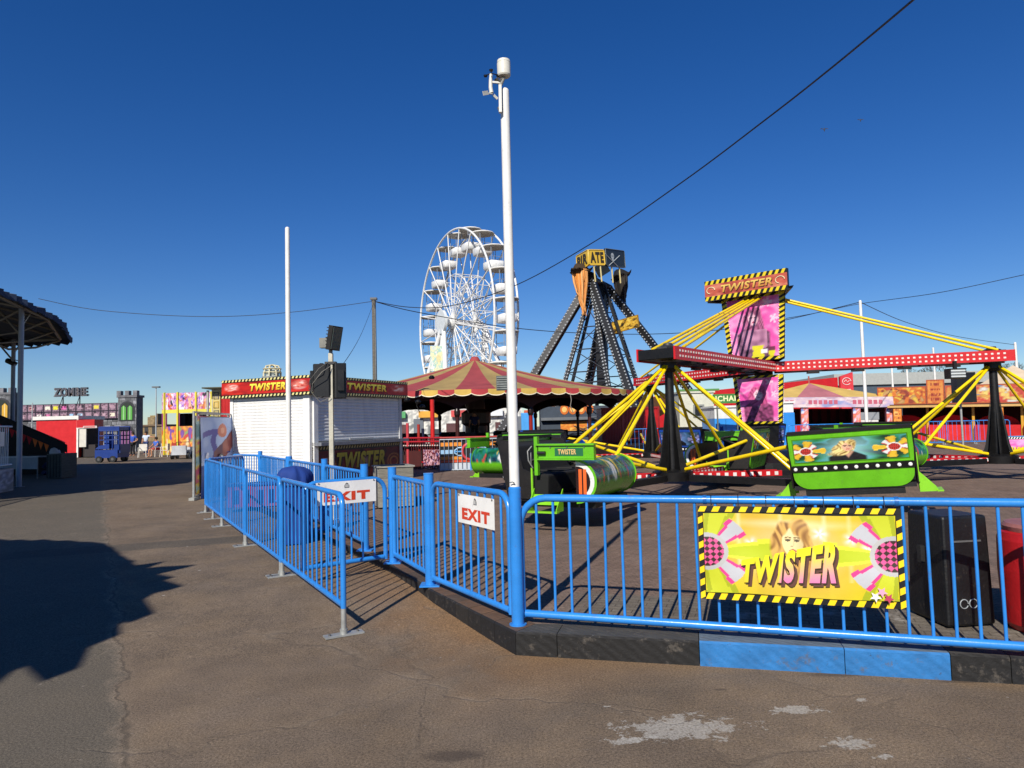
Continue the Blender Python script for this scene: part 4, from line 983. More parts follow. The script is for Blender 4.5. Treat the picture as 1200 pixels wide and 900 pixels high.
def make_car(body, dark, art, name='ride_car', hue_=0):
    """x forward, y left, z up; origin on the floor under the middle of the bench"""
    root = thing(name, V(0, 0, 0), 'x', 'ride car'); inn = C('#0c0c0d')
    def brd(y0, y1):    # tilted shell
        return y0, y1
    hw = 1.02; lean = .16
    MBk = frame(V(-.62, hw, .18), V(0, -1, 0), V(-lean, 0, 1.0))     # seen from behind: x right, y up the back, z outward
    H = math.hypot(lean, 1.0); W = 2 * hw
    rc = .30; out = [(rc + rc * math.cos(math.pi + a * math.pi / 12), rc + rc * math.sin(math.pi + a * math.pi / 12) * .75 - rc * .25) for a in range(7)]
    out = [(rc + rc * math.cos(math.pi + a * math.pi / 12), .0 + rc * .8 + rc * .8 * math.sin(math.pi + a * math.pi / 12)) for a in range(7)]
    out += [(W - rc + rc * math.cos(1.5 * math.pi + a * math.pi / 12), rc * .8 + rc * .8 * math.sin(1.5 * math.pi + a * math.pi / 12)) for a in range(7)]
    out = [(.05 + x * (1 - .1 / W), y) for x, y in out]; out += [(W, H), (0, H)]
    m = MB(MBk); m.prism(out, -.05, 0, body, 'gloss'); m.build('back_shell', root)
    m = MB(MBk); m.bx(.02, W - .02, H + .002, H + .05, -.10, .02, inn, 'fabric'); m.build('top_pad', root)
    m = MB(MBk); y0 = H * .44; m.bx(.05, W - .05, y0, H - .04, .001, .012, body, 'gloss'); m.bx(.09, W - .09, y0 + .04, H - .08, .013, .018, mix(body, (0, 0, 0), .5), 'gloss'); m.sheet(W - .22, H - y0 - .16, 110, 44, art, .021, 'print', .11, y0 + .06); m.build('picture_panel', root)
    m = MB(MBk); m.bx(.03, W - .03, y0 - .12, y0 - .012, .001, .022, BLACK, 'paint'); b0 = m.build('lamp_strip', root)
    m = MB(MBk)
    for i in range(12): m.lathe([(.034, 0), (.032, .02), (.02, .034), (0, .038)], C('#e8e8e4'), 'gloss', 10, o=(.1 + i * (W - .2) / 11, y0 - .066, .023))
    m.build('lamps', b0)
    # padded bench
    m = MB(); m.add([(-.55, s * (hw - .03), .25) for s in (-1, 1)] + [(-.77, s * (hw - .03), 1.15) for s in (-1, 1)] + [(-.42, s * (hw - .03), 1.08) for s in (-1, 1)] + [(-.30, s * (hw - .03), .62) for s in (-1, 1)] + [(.16, s * (hw - .03), .60) for s in (-1, 1)] + [(.14, s * (hw - .03), .25) for s in (-1, 1)],
          [(2, 3, 1, 0), (4, 5, 3, 2), (6, 7, 5, 4), (8, 9, 7, 6), (10, 11, 9, 8), (0, 1, 11, 10), (0, 2, 4, 6, 8, 10)[::-1], (1, 3, 5, 7, 9, 11)], inn, 'fabric'); m.build('bench', root, bev=.03)
    m = MB(); m.bx(-.6, .62, -hw + .04, hw - .04, .16, .24, C('#1a1a1a'), 'steel'); m.build('floor', root)
    # half-round foot well
    fz, fr = .50, .34
    awf = strokes(('#0c3424', '#15603a', '#1f6a6a', '#0e2a3a'), ('#c83a34', '#d8b83a', '#2a5a8a', '#d8d8d4', '#123', '#3a9a5a')[:4] + ('#1c3c5c', '#3a9a5a'), 77, 22, .04, .10, 3)
    def ac(u, v): q = awf(u, v); return q if not hue_ else mix(q, (q[0] * .3, q[1] * .4, .3), .6)
    m = MB(); n = 14; vs = []; cs = []; NX = 80
    for j in range(n + 1):
        a = math.pi / 2 - math.pi * j / n
        for i in range(NX + 1):
            y = -hw + .02 + (2 * hw - .04) * i / NX; vs.append((.66 + fr * math.cos(a), y, fz + fr * math.sin(a))); cs.append(ac(i / NX, 1 - j / n) if j < 8 and 0 < i < NX else body)
    m.add(vs, [(j * (NX + 1) + i, (j + 1) * (NX + 1) + i, (j + 1) * (NX + 1) + i + 1, j * (NX + 1) + i + 1) for j in range(n) for i in range(NX)], None, 'gloss', True, cs)
    m.add([(.66, -hw + .02, fz - fr), (.66, hw - .02, fz - fr), (.66, hw - .02, fz + fr), (.66, -hw + .02, fz + fr)], [(0, 1, 2, 3)], inn, 'steel')
    fw = m.build('foot_well', root)
    for s in (-1, 1):
        Me = frame(V(.66, s * (hw - .015), fz), V(1, 0, 0) * (-s), ZUP) if s > 0 else frame(V(.66, s * (hw - .015), fz), V(1, 0, 0), ZUP)
        sx = -1 if s > 0 else 1
        def D(r, z, col, m):
            pts = [(sx * r * math.cos(-math.pi / 2 + math.pi * k / 14), r * math.sin(-math.pi / 2 + math.pi * k / 14)) for k in range(15)]
            m.poly(pts if sx > 0 else pts[::-1], col, z, 'gloss')
        m = MB(Me); D(fr + .02, .004, body, m); D(fr - .02, .008, C('#dfe0da'), m); D(fr - .09, .012, C('#2a1512'), m)
        for k in (.05, .13): m.rect(min(sx * k, sx * (k + .055)), -.2, max(sx * k, sx * (k + .055)), .2, C('#e0601c'), .016)
        m.build('end_disc', root)
        br = mix(body, C('#a4e02a'), .35) if body[1] > body[2] else body
        m = MB(); y = s * (hw + .01); yo = s * (hw + .29); th = .012
        for xx in (-.10, .42): 
            tri_ = [(xx, y, .38), (xx, yo, .06), (xx, yo, .02), (xx, y, .02)]; m.add(tri_ + [(p[0] + th, p[1], p[2]) for p in tri_], [(0, 1, 2, 3), (7, 6, 5, 4), (0, 4, 5, 1), (1, 5, 6, 2), (2, 6, 7, 3)], br, 'paint')
        m.add([(-.088, y, .28), (.418, y, .28), (.418, yo - s * .1, .13), (-.088, yo - s * .1, .13)], [(0, 1, 2, 3) if s < 0 else (3, 2, 1, 0)], br, 'paint'); m.box((.165, yo + s * .03, .03), (.62, .1, .025), br, 'paint')
        m.bx(-.14, -.11, y - .02, y + .02, .2, .72, br, 'paint'); m.build('entry_step', root)
    m = MB(); y = -hw - .03
    m.M = Matrix.Translation((.46, 0, .1))
    m.bx(-.42, .56, y - .06, y + .04, .78, .99, body, 'gloss'); m.bx(-.46, .58, y - .1, y + .06, .992, 1.02, body, 'gloss'); m.bx(-.44, .58, y - .1, y + .04, .755, .778, body, 'gloss'); m.bx(-.5, -.44, y - .06, y + .02, .5, 1.14, body, 'gloss')
    m.tube((-.42, y - .09, .87), (-.28, y - .09, .87), .03, C('#222222'), 'steel', 10)
    for x in (-.2, .1, .4): m.tube((x, y - .061, .96), (x, y - .072, .96), .012, C('#6a6a6a'), 'steel', 6)
    db = m.build('door_bar', root)
    m = MB(frame(V(.34, y - .064, .92), V(1, 0, 0), ZUP)); m.rect(0, 0, .5, .13, C('#14603a'), 0); m.text('TWISTER', .06, .025, .085, C('#d8b070'), .004, .32, off=.03); m.build('name_plate', db)
    m = MB(); m.path([(-.1, y - .02, 1.08), (-.14, y - .1, 1.0), (-.12, y - .12, .85), (-.08, y - .04, .72)], .012, C('#8a8a88'), 'steel', 6); m.path([(-.14, y + .02, 1.0), (-.1, y - .06, .9), (-.12, y - .02, .78)], .01, C('#707070'), 'steel', 6); m.build('hinge_hose', root)
    m = MB(); m.path([(-.3, -.8, .8), (.1, -.8, .95), (.12, -.5, .97), (.12, .5, .97), (.1, .8, .95), (-.3, .8, .8)], .03, C('#1c1c1c'), 'steel', 8); m.build('lap_bar', root)
    m = MB()
    for yy in (-.34, .34): m.bx(-.34, .16, yy - .012, yy + .012, .62, .64, C('#242424'), 'fabric')
    m.build('seat_strap', root)
    for s in (-1, 1):
        m = MB(); y = s * (hw - .012); m.add([(x, y + d_, z) for d_ in (-.012, .012) for x, z in ((-.60, .2), (-.80, 1.2), (-.44, 1.16), (-.3, .7), (-.1, .62), (-.1, .2))], [(0, 1, 2, 3, 4, 5), (11, 10, 9, 8, 7, 6)] + [(i, (i + 1) % 6, 6 + (i + 1) % 6, 6 + i) for i in range(6)], C('#15110d'), 'chipped'); m.build('end_board', root)
    # lower black skirt
    m = MB(); m.bx(-.58, .9, -.8, .8, .05, .158, C('#101010'), 'steel'); m.build('chassis', root)
    return root
green = make_car(LIME, BLACK, car_art()); blue = make_car(C('#1b4fae'), BLACK, car_art(1), hue_=1)
blk = None
CARS = []
def place(src, pos, fwd, label, group):
    c = copy_tree(src); c.location = (pos.x, pos.y, PAVE); c.rotation_euler = (0, 0, R(fwd)); c['label'] = label; c['group'] = group; return c
GA = 'green cars of the near sweep'
spec = [(0, -47, 4.0, 'green ride car turned with its picture back and lamp row towards the railing'), (0, 51, 3.6, 'green ride car in the shade behind the near black mast'), (0, 135, 4.8, 'green ride car half hidden behind the tall white pole'), (0, 231, 4.3, 'green ride car showing its black bench, name plate and half round foot well'),
        (1, 194, 4.2, 'green ride car behind the picture back, tied to the right black mast'), (1, 110, 4.0, 'green ride car farthest back beside the right mast'), 
        (2, 190, 4.0, 'blue ride car on the left of the rear mast, towards the carousel'), (2, 280, 4.0, 'blue ride car in front of the rear mast'), (2, 10, 4.0, 'blue ride car on the right of the rear mast, by the red container')]
for hub, ang, rad, lab_ in spec:
    h = HUB[hub]; p = h + u2(ang) * rad; fwd = ang + (101 if ang == 231 else 98 if ang == 51 else 109 if ang == -47 else 106)
    c_ = place(green if hub < 2 else blue, p, fwd, lab_, (GA, 'green cars of the right sweep', 'blue cars of the rear sweep')[hub])
    if ang == -47:          # this one rides a little tilted and shows no door bar
        c_.rotation_euler[0] = R(-3.5)
        for ch in list(c_.children):
            if ch.name.split('.')[0] in ('door_bar', 'hinge_hose'):
                for g_ in list(ch.children): bpy.data.objects.remove(g_)
                bpy.data.objects.remove(ch)
for s_ in (green, blue):
    for ch in list(s_.children_recursive) + [s_]: bpy.data.objects.remove(ch)
# sweep frames
for k, h in enumerate(HUB):
    angs = [a for (hb, a, r_, l_) in spec if hb == k]
    if k == 1: angs += [290, 20]
    if k == 2: angs += [100]
    for a in angs:
        rad = next((r_ for (hb, aa, r_, l_) in spec if hb == k and aa == a), 4.0)
        d = u2(a); fw = u2(a + 106); cp = h + d * rad; inn_end = -1 if True else 1
        top = V(h.x, h.y, ZB0 - .06) + d * .16
        lat = V(-fw.y, fw.x)                    # car's left
        s = 1 if (h - cp).dot(lat) > 0 else -1
        e1 = cp + lat * s * 1.0 + fw * .70; e2 = cp + lat * s * 1.0 + fw * .12; za, zb2 = (.18, .42) if a == -47 else (.8, 1.0) if a in (231, 135) else (.4, .7)
        if a == 135:
            e1 = e1 + lat * s * .8 + fw * .1; e2 = e2 + lat * s * .75; m = MB(); q0 = cp + lat * s * .9; m.bar(V(q0.x, q0.y, PAVE + .75), V(e1.x, e1.y, PAVE + za), .09, .09, C('#141415'), 'steel'); m.bar(V(q0.x, q0.y, PAVE + .8), V(e2.x, e2.y, PAVE + zb2), .09, .09, C('#141415'), 'steel'); m.build('sweep_bracket', tr)
        m = MB()
        for q, z in ((e1, PAVE + za), (e2, PAVE + zb2)):
            m.tube(top + (q - cp) * .06, V(q.x, q.y, z), .039, YEL, 'gloss', 10)
        m.build('sweep_tube', tr)
        m = MB(); b0 = V(h.x, h.y, PAVE + .36) + d * .35
        e3 = e2 - fw * .6; m.tube(b0, V(e3.x, e3.y, PAVE + .92), .042, YEL, 'gloss', 10); m.build('brace_tube', tr)
        m = MB(); p = V(h.x, h.y, PAVE + .17); q = V(cp.x, cp.y, PAVE + .17) - d * 1.15; m.bar(p + d * .5, q, .22, .14, C('#141415'), 'steel'); m.build('sweep_arm', tr)
    for a in ((2, 50, 182), (2, 182, 110), (182, 272, 2))[k]:
        d = u2(a); sd = V(-d.y, d.x)
        for s in (-.14, .14):
            Ms = frame(V(h.x, h.y, PAVE + .20) + d * .3 + sd * s, d, ZUP); m = MB(Ms); m.bx(0, 2.15, -.05, .07, -.025, .025, C('#b8181e'), 'paint')
            for i in range(11):
                for z in (-1, 1): m.bx(.08 + i * .19, .16 + i * .19, -.03, .05, z * .026, z * .032, C('#e4ded8'), 'gloss')
            m.build('lit_strip', tr)

# the whole ride hangs a little clear of the paving and is smaller than first laid out: bring it to its true size and place
RK = .82
for o in [tr] + [o for o in bpy.data.objects if o.parent is None and o.get('category') == 'ride car']:
    o.scale = (RK, RK, RK); o.location = P0 + (Vector(o.location) - P0) * RK
# ------------------------------------------------------------------ waltzer under a striped tent roof
WC = V(at(557, 450, 38).x, 38.0); WR = 8.9; WE = 3.12; WA = at(557, 423, 38).z
wz = thing('waltzer_ride', V(WC.x, WC.y, PAVE), 'round ride under a red and tan striped tent roof with scalloped edge', 'fairground ride')
m = MB(Matrix.Translation((WC.x, WC.y, 0))); NS = 32; TAN = C('#a08752'); TRED = C('#993e40')
A0 = math.atan2(-WC.y, -WC.x) - math.pi / NS
for k in range(NS):
    a0, a1 = A0 + 2 * math.pi * k / NS, A0 + 2 * math.pi * (k + 1) / NS; col = TRED if k % 2 == 0 else TAN
    NR = 8; vs = []
    for j in range(NR + 1):
        t = j / NR; r = .25 + (WR - .25) * t; z = WA + (WE - WA) * t - .16 * math.sin(math.pi * t)
        for i in range(4):
            a = a0 + (a1 - a0) * i / 3; sag = -.05 * math.sin(math.pi * i / 3) * math.sin(math.pi * t) ; vs.append((r * math.cos(a), r * math.sin(a), z + sag))
    m.add(vs, [(j * 4 + i, (j + 1) * 4 + i, (j + 1) * 4 + i + 1, j * 4 + i + 1) for j in range(NR) for i in range(3)], col, 'fabric', True)
m.build('tent_roof', wz)
m = MB(Matrix.Translation((WC.x, WC.y, 0)))
m.lathe([(0, WA + .25), (.18, WA + .22), (.3, WA + .03), (.3, WA - .2)], TRED, 'fabric', 16); m.build('roof_cap', wz)
m = MB(Matrix.Translation((WC.x, WC.y, 0))); n = 80
for k in range(n):
    col = C('#a8373b') if k % 2 else C('#bf9f4c'); vs = []; st = 6
    for i in range(st + 1):
        t = i / st; a = A0 + 2 * math.pi * (k + t) / n; wob = .03 * math.sin(k * 1.7 + t * 3); dr = .15 + .09 * math.sin(math.pi * t) ** .7
        vs += [((WR + .01) * math.cos(a), (WR + .01) * math.sin(a), WE + .01), ((WR + .03 + wob) * math.cos(a), (WR + .03 + wob) * math.sin(a), WE - dr), ((WR + .03 + wob) * math.cos(a), (WR + .03 + wob) * math.sin(a), WE - dr - .035)]
    m.add(vs, [(3 * i + 0, 3 * i + 1, 3 * i + 4, 3 * i + 3) for i in range(st)], col, 'fabric'); m.add(vs, [(3 * i + 1, 3 * i + 2, 3 * i + 5, 3 * i + 4) for i in range(st)], C('#e6dcc0'), 'fabric')
m.build('valance', wz)
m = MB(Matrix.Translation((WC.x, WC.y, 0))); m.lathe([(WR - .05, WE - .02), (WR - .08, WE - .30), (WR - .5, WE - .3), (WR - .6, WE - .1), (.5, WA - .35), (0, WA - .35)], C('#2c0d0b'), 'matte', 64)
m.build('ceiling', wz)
# rounding boards with arched lower edge, on an inner ring
m = MB(Matrix.Translation((WC.x, WC.y, 0))); n = 16
for k in range(n):
    st = 12
    for rr in (WR - .7,):
        vs = []
        for i in range(st + 1):
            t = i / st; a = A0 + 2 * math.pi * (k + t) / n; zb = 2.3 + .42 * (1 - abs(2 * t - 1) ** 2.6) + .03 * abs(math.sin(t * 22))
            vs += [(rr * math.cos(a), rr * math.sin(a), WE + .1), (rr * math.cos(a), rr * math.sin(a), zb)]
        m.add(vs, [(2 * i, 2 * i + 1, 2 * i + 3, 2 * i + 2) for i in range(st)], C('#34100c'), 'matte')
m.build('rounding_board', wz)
for k in range(16):
    a = A0 + 2 * math.pi * k / 16; p = V(WC.x + (WR - .75) * math.cos(a), WC.y + (WR - .75) * math.sin(a)); m = MB()
    m.tube((p.x, p.y, PAVE + .3), (p.x, p.y, 2.3), .085, C('#8d1712') if k % 2 else C('#3a120d'), 'paint', 10); m.lathe([(.1, 2.0), (.13, 2.1), (.13, 2.25), (.1, 2.35)], C('#1d0c0a'), 'paint', 10, o=(p.x, p.y, 0)); m.build('post', wz)
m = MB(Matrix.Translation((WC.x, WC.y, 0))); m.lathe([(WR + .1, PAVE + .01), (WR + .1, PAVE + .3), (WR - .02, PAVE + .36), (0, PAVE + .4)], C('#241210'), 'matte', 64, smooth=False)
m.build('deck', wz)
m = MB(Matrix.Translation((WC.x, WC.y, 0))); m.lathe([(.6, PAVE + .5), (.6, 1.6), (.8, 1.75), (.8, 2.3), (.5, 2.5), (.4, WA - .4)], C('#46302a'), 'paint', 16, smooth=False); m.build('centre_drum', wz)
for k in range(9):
    a = 2 * math.pi * k / 9 + .5; r_ = 4.8; m = MB(Matrix.Translation((WC.x + r_ * math.cos(a), WC.y + r_ * math.sin(a), PAVE + .5)) @ Matrix.Rotation(a + 1.2, 4, 'Z'))
    m.lathe([(.35, .02), (.8, .1), (.95, .28), (.9, .32), (.7, .2), (0, .18)], C('#2b1f24'), 'paint', 18); m.lathe([(.92, .28), (1.0, .5), (.9, .62), (.78, .62), (.8, .4)], C('#1e1620'), 'paint', 16, a0=.3, a1=math.pi + .6); m.build('tub_car', wz)
m = MB(Matrix.Translation((WC.x, WC.y, 0)))
for z in (PAVE + .62, PAVE + .95): m.path([((WR - .2) * math.cos(A0 + k * .0524), (WR - .2) * math.sin(A0 + k * .0524), z) for k in range(20, 112)], .03, C('#8f1f1a'), 'paint', 6)
m.build('hand_rail', wz)
# hanging cables under the eave
m = MB()
for px in (488, 545, 668):
    p = at(px, 462, 30.3); m.path([p + V(0, 0, .1), p + V(.05, 0, -.25), p + V(.0, 0, -.5), p + V(.12, .1, -.8)], .02, C('#8b8378'), 'plastic', 5)
m.build('cable', wz)

# patterned barrier and red railings in front of it
a = gnd(516, 552, PAVE); b = gnd(588, 550, PAVE); M = wall(V(a.x, a.y), V(b.x, b.y), PAVE); W = (b - a).length; H = 1.02
o = thing('ride_barrier', V(a.x, a.y, PAVE), 'painted ride barrier with a red ring target and orange and blue bars', 'barrier'); m = MB(M); OR = C('#d8862a'); LB = C('#8fb6d6')
m.bx(0, W, .25, H - .03, -.02, 0, C('#141416'), 'paint')
for y0, y1, c in ((.80, .92, OR), (.36, .46, OR), (.27, .34, C('#d0532a'))):
    m.rect(.02, y0, W * .36, y1, c, .004, 'paint'); m.rect(W * .64, y0, W - .02, y1, c, .004, 'paint')
m.rect(.02, .27, W - .02, .34, C('#cf4a28'), .005, 'paint'); m.rect(.02, .55, W * .24, .68, LB, .006, 'paint'); m.rect(W * .78, .55, W - .02, .68, LB, .006, 'paint')
for s in (-1, 1):
    ex = W * .24 if s < 0 else W * .78; mx_ = W * .5
    for dy in (.13, -.13): m.path([(ex, .615 + dy * .3, .01), (ex + s * -.12, .615 + dy, .01), (mx_ + s * .3, .615 + dy, .01)], .03, LB, 'paint', 5)
    m.path([(ex - s * .25, .615, .012), (ex + s * .0, .615, .012)], .03, C('#3f8fc8'), 'paint', 5)
m.path([(mx_ + .27 * math.cos(t * .262), .615 + .27 * math.sin(t * .262), .012) for t in range(24)], .05, C('#c23a40'), 'paint', 6, closed=True); m.poly([(mx_ + .22 * math.cos(t * .262), .615 + .22 * math.sin(t * .262)) for t in range(24)], BLACK, .01)
m.rect(.0, .02, W, .25, C('#b9c0c8'), .002, 'paint'); m.build('board', o)
m = MB(M)
for k in range(15): m.tube((W * k / 14, 0, .05), (W * k / 14, H, .05), .012, C('#a9b4bd'), 'galv', 6)
for z in (.03, H): m.tube((0, z, .05), (W, z, .05), .022, C('#a9b4bd'), 'galv', 8)
m.tube((W * .5, 0, .06), (W * .5, .55, .06), .03, C('#3f8fc8'), 'paint', 8); m.tube((0, H + .06, .03), (W, H + .06, .03), .03, C('#a8352c'), 'paint', 8); m.build('rails', o)
a2 = gnd(448, 551, PAVE); M = wall(V(a2.x, a2.y + .6), V(a.x, a.y + .6), PAVE); W = V(a.x - a2.x, a.y - a2.y).length
o = thing('ride_barrier', V(a2.x, a2.y + .6, PAVE), 'long dark red railing with white bulbs between the booth and the ring target barrier', 'railing'); m = MB(M)
for z in (.25, .95, 1.08): m.tube((0, z, 0), (W, z, 0), .03, C('#a8202a'), 'paint', 8)
for k in range(26): m.tube((W * k / 25, .02, 0), (W * k / 25, 1.08, 0), .018, C('#5a1418'), 'paint', 6)

for k in range(24): m.lathe([(.03, 0), (.02, .025), (0, .03)], C('#d8c8c0'), 'gloss', 6, o=(W * (k + .5) / 24, .82, .03))
m.build('rails', o); m = MB(M)
bf = blotch(('#1a0a10', '#6a1424', '#d8a8b0', '#20306a'), 80, 16, 6); m.sheet(W * .28, .62, 40, 24, bf, .05, 'print', W * .70, .06); m.sheet(W * .3, .6, 4, 4, lambda u, v: C('#45100e'), .045, 'matte', W * .36, .03); m.build('printed_panel', o)
for i, (px, col, hh) in enumerate(((507.5, C('#c4201c'), 2.4), (466, C('#b0401c'), 1.75), (478, C('#c04048'), 1.6), (491, C('#a02a1c'), 1.55), (496, C('#141a3a'), 1.4))):
    p = at(px, 530, a.y + (1.4 if i == 0 else .9 + i * .2)); m = MB(); m.tube((p.x, p.y, PAVE + .01), (p.x, p.y, PAVE + hh), .075 if i == 0 else .05, col, 'paint', 10); m.lathe([(.13, PAVE + .01), (.13, PAVE + .04), (0, PAVE + .05)], BLACK, 'steel', 10, o=p)
    m.lathe([(.09, PAVE + hh), (.11, PAVE + hh + .05), (.06, PAVE + hh + .12), (0, PAVE + hh + .13)], BLACK, 'steel', 10, o=p)
    m.build('entrance_post', None, ['tall bright red post beside the ring target barrier', 'orange post nearest the booth among the red railings', 'pinkish red post among the red railings', 'brownish red post among the red railings', 'dark navy post left of the tall red post'][i], 'post', 'posts by the red railing', loc=(p.x, p.y, PAVE))
p = at(597, 440, 25); o = thing('floodlight_post', V(p.x, p.y, PAVE), 'thin grey post with a slatted floodlight in front of the striped tent roof', 'floodlight'); m = MB(); m.tube((p.x - .08, p.y, PAVE), (p.x - .08, p.y, at(590, 458, 25).z), .05, C('#9a9a96'), 'galv', 8); m.build('pole', o)
q = at(589.5, 449, 25); m = MB(Matrix.Translation(q)); m.bx(-.24, .24, -.1, .1, -.26, .26, C('#5d625f'), 'steel')
for k in range(6): m.bx(-.22, .22, -.13, -.101, -.22 + k * .08, -.19 + k * .08, C('#8a8f8a'), 'steel')
m.build('lamp_head', o)

# ------------------------------------------------------------------ ferris wheel
FC = at(531, 378, 73); FR_ = 9.75; phi = R(24.5)
fx = V(math.cos(R(-62)), math.sin(R(-62)))       # in-plane horizontal direction
fn = V(-fx.y, fx.x)                               # axle direction, away to the right
if fn.x < 0: fn = -fn
GAP = 2.5
fw_ = thing('ferris_wheel', V(FC.x, FC.y, PAVE), 'white ferris wheel with open gondolas standing behind the striped tent roof', 'ferris wheel'); FW = C('#dcdcda')
cen = [FC, FC + fn * GAP]
def fp(c, a, r): return c + fx * (r * math.cos(a)) + ZUP * (r * math.sin(a))
NG_ = 20
for c in cen:
    m = MB(); m.path([fp(c, 2 * math.pi * k / 80, FR_) for k in range(80)], .11, FW, 'paint', 8, closed=True); m.build('rim', fw_)
    m = MB(); m.path([fp(c, 2 * math.pi * (k + .5) / NG_, FR_ * .52) for k in range(NG_)], .05, FW, 'paint', 6, closed=True); m.path([fp(c, 2 * math.pi * k / NG_, FR_ * .28) for k in range(NG_)], .05, FW, 'paint', 6, closed=True); m.build('inner_ring', fw_)
for k in range(NG_):
    a = 2 * math.pi * k / NG_ + .1
    for i, c in enumerate(cen):
        m = MB(); m.tube(fp(c, a, .4), fp(c, a, FR_), .065, FW, 'paint', 6); m.build('spoke', fw_)
    m = MB(); m.tube(fp(cen[0], a, FR_), fp(cen[1], a, FR_), .05, FW, 'paint', 6); m.tube(fp(cen[0], a, FR_ * .52), fp(cen[1], a, FR_ * .52), .04, FW, 'paint', 5); m.tube(fp(cen[0], a, FR_ * .52), fp(cen[1], a, FR_ * .28), .035, FW, 'paint', 5)
    m.tube(fp(cen[1], a, FR_ * .52), fp(cen[0], a, FR_ * .28), .035, FW, 'paint', 5); m.tube(fp(cen[0], a, FR_ * .52), fp(cen[0], a + .16, FR_ * .28), .03, FW, 'paint', 5); m.tube(fp(cen[1], a, FR_ * .52), fp(cen[1], a - .16, FR_ * .28), .03, FW, 'paint', 5); m.build('cross_brace', fw_)
    p = fp(cen[0], a, FR_) + fn * (GAP / 2); M = frame(p, fx, ZUP) ; MG = Matrix.Identity(4)
    for r_, vv in enumerate((fx, fn, ZUP)):
        for j in range(3): MG[j][r_] = vv[j]
    for j in range(3): MG[j][3] = p[j]
    m = MB(MG); n = 16; vs = []
    for z, s in ((-2.3, .86), (-2.22, .96), (-1.9, 1.0), (-1.58, 1.0), (-1.55, .94), (-2.0, .9)):
        for j in range(n):
            t = 2 * math.pi * j / n; cx_ = abs(math.cos(t)) ** .3 * math.copysign(1, math.cos(t)); sy_ = abs(math.sin(t)) ** .3 * math.copysign(1, math.sin(t)); vs.append((cx_ * .95 * s, sy_ * .78 * s, z))
    m.add(vs, [(i * n + j, i * n + (j + 1) % n, (i + 1) * n + (j + 1) % n, (i + 1) * n + j) for i in range(5) for j in range(n)] , C('#e3e3e1'), 'gloss', True); m.add(vs[:n], [tuple(range(n))[::-1]], C('#d0d0d0'), 'gloss'); m.add(vs[-n:], [tuple(range(n))], C('#8a8a8a'), 'paint'); g_ = m.build('gondola', fw_)
    m = MB(MG); m.lathe([(1.25, -.1), (1.2, -.02), (.5, .12), (0, .15)], C('#dedcd6'), 'paint', 12); m.lathe([(1.25, -.1), (1.22, -.16), (0, -.1)], C('#a8a49a'), 'paint', 12); m.build('roof', g_)
    m = MB(MG)
    for sx in (-1, 1):
        for sy in (-1, 1): m.tube((.78 * sx, .62 * sy, -1.6), (.78 * sx, .62 * sy, -.1), .035, C('#8f96a0'), 'paint', 6)
    for z in (-1.15,):
        for q in (((-.78, -.62), (.78, -.62)), ((.78, -.62), (.78, .62)), ((.78, .62), (-.78, .62)), ((-.78, .62), (-.78, -.62))): m.tube((q[0][0], q[0][1], z), (q[1][0], q[1][1], z), .025, C('#8f96a0'), 'paint', 5)
    m.tube((0, 0, -1.6), (0, 0, -.1), .03, C('#8f96a0'), 'paint', 6); m.build('cage', g_)
m = MB(); m.tube(cen[0] - fn * .9, cen[1] + fn * .9, .32, FW, 'paint', 16)
for c, s in ((cen[0], -1), (cen[1], 1)): m.tube(c + fn * s * .1, c + fn * s * .35, .7, FW, 'paint', 20)
m.build('hub', fw_)
m = MB(); c = cen[0] - fn * 1.15; 
m.tube(c, c - fn * .3, 1.25, C('#d2d6d6'), 'paint', 28); m.tube(cen[0] - fn * .6, c, .2, FW, 'paint', 10); m.build('hub_disc', fw_)
for s, c in ((-1, cen[0] - fn * 1.1), (1, cen[1] + fn * 1.1)):
    for q in (-1, -.35, .35, 1):
        m = MB(); m.tube(c, V(c.x, c.y, PAVE) + fx * q * 5.5 + fn * s * (2.0 if abs(q) == 1 else .6), .24 if abs(q) == 1 else .16, C('#e2e2e0'), 'paint', 10); m.build('support_leg', fw_)
m = MB(); m.box((FC.x + fn.x * 1.2, FC.y + fn.y * 1.2, PAVE + .5), (6, 8, .9), C('#9aa0a0'), 'paint', rz=R(24)); m.build('platform', fw_)
p = cen[0] - fn * 3.4; p = at(514, 420, p.y); m = MB(frame(V(p.x - .85, p.y, p.z - 1.3), V(1, .15, 0), ZUP)); bf = blotch(('#c8d0c8', '#d8d4a8', '#9cc0b8', '#e0dcd8'), 90, 4, 4)
m.sheet(1.7, 2.6, 24, 30, lambda u, v: bf(u, v) if math.hypot(u - .5, v - .5) > .16 else mix(C('#d8c890'), C('#88a8b0'), nz(u * 20, v * 20)), .1, 'print', bend=None); m.bx(0, 1.7, 0, 2.6, -.1, .09, C('#c4c4c0'), 'paint')
for x in (.3, 1.4): m.tube((x, -6, 0), (x, 0, 0), .06, FW, 'paint', 6)
m.build('sign_board', fw_)

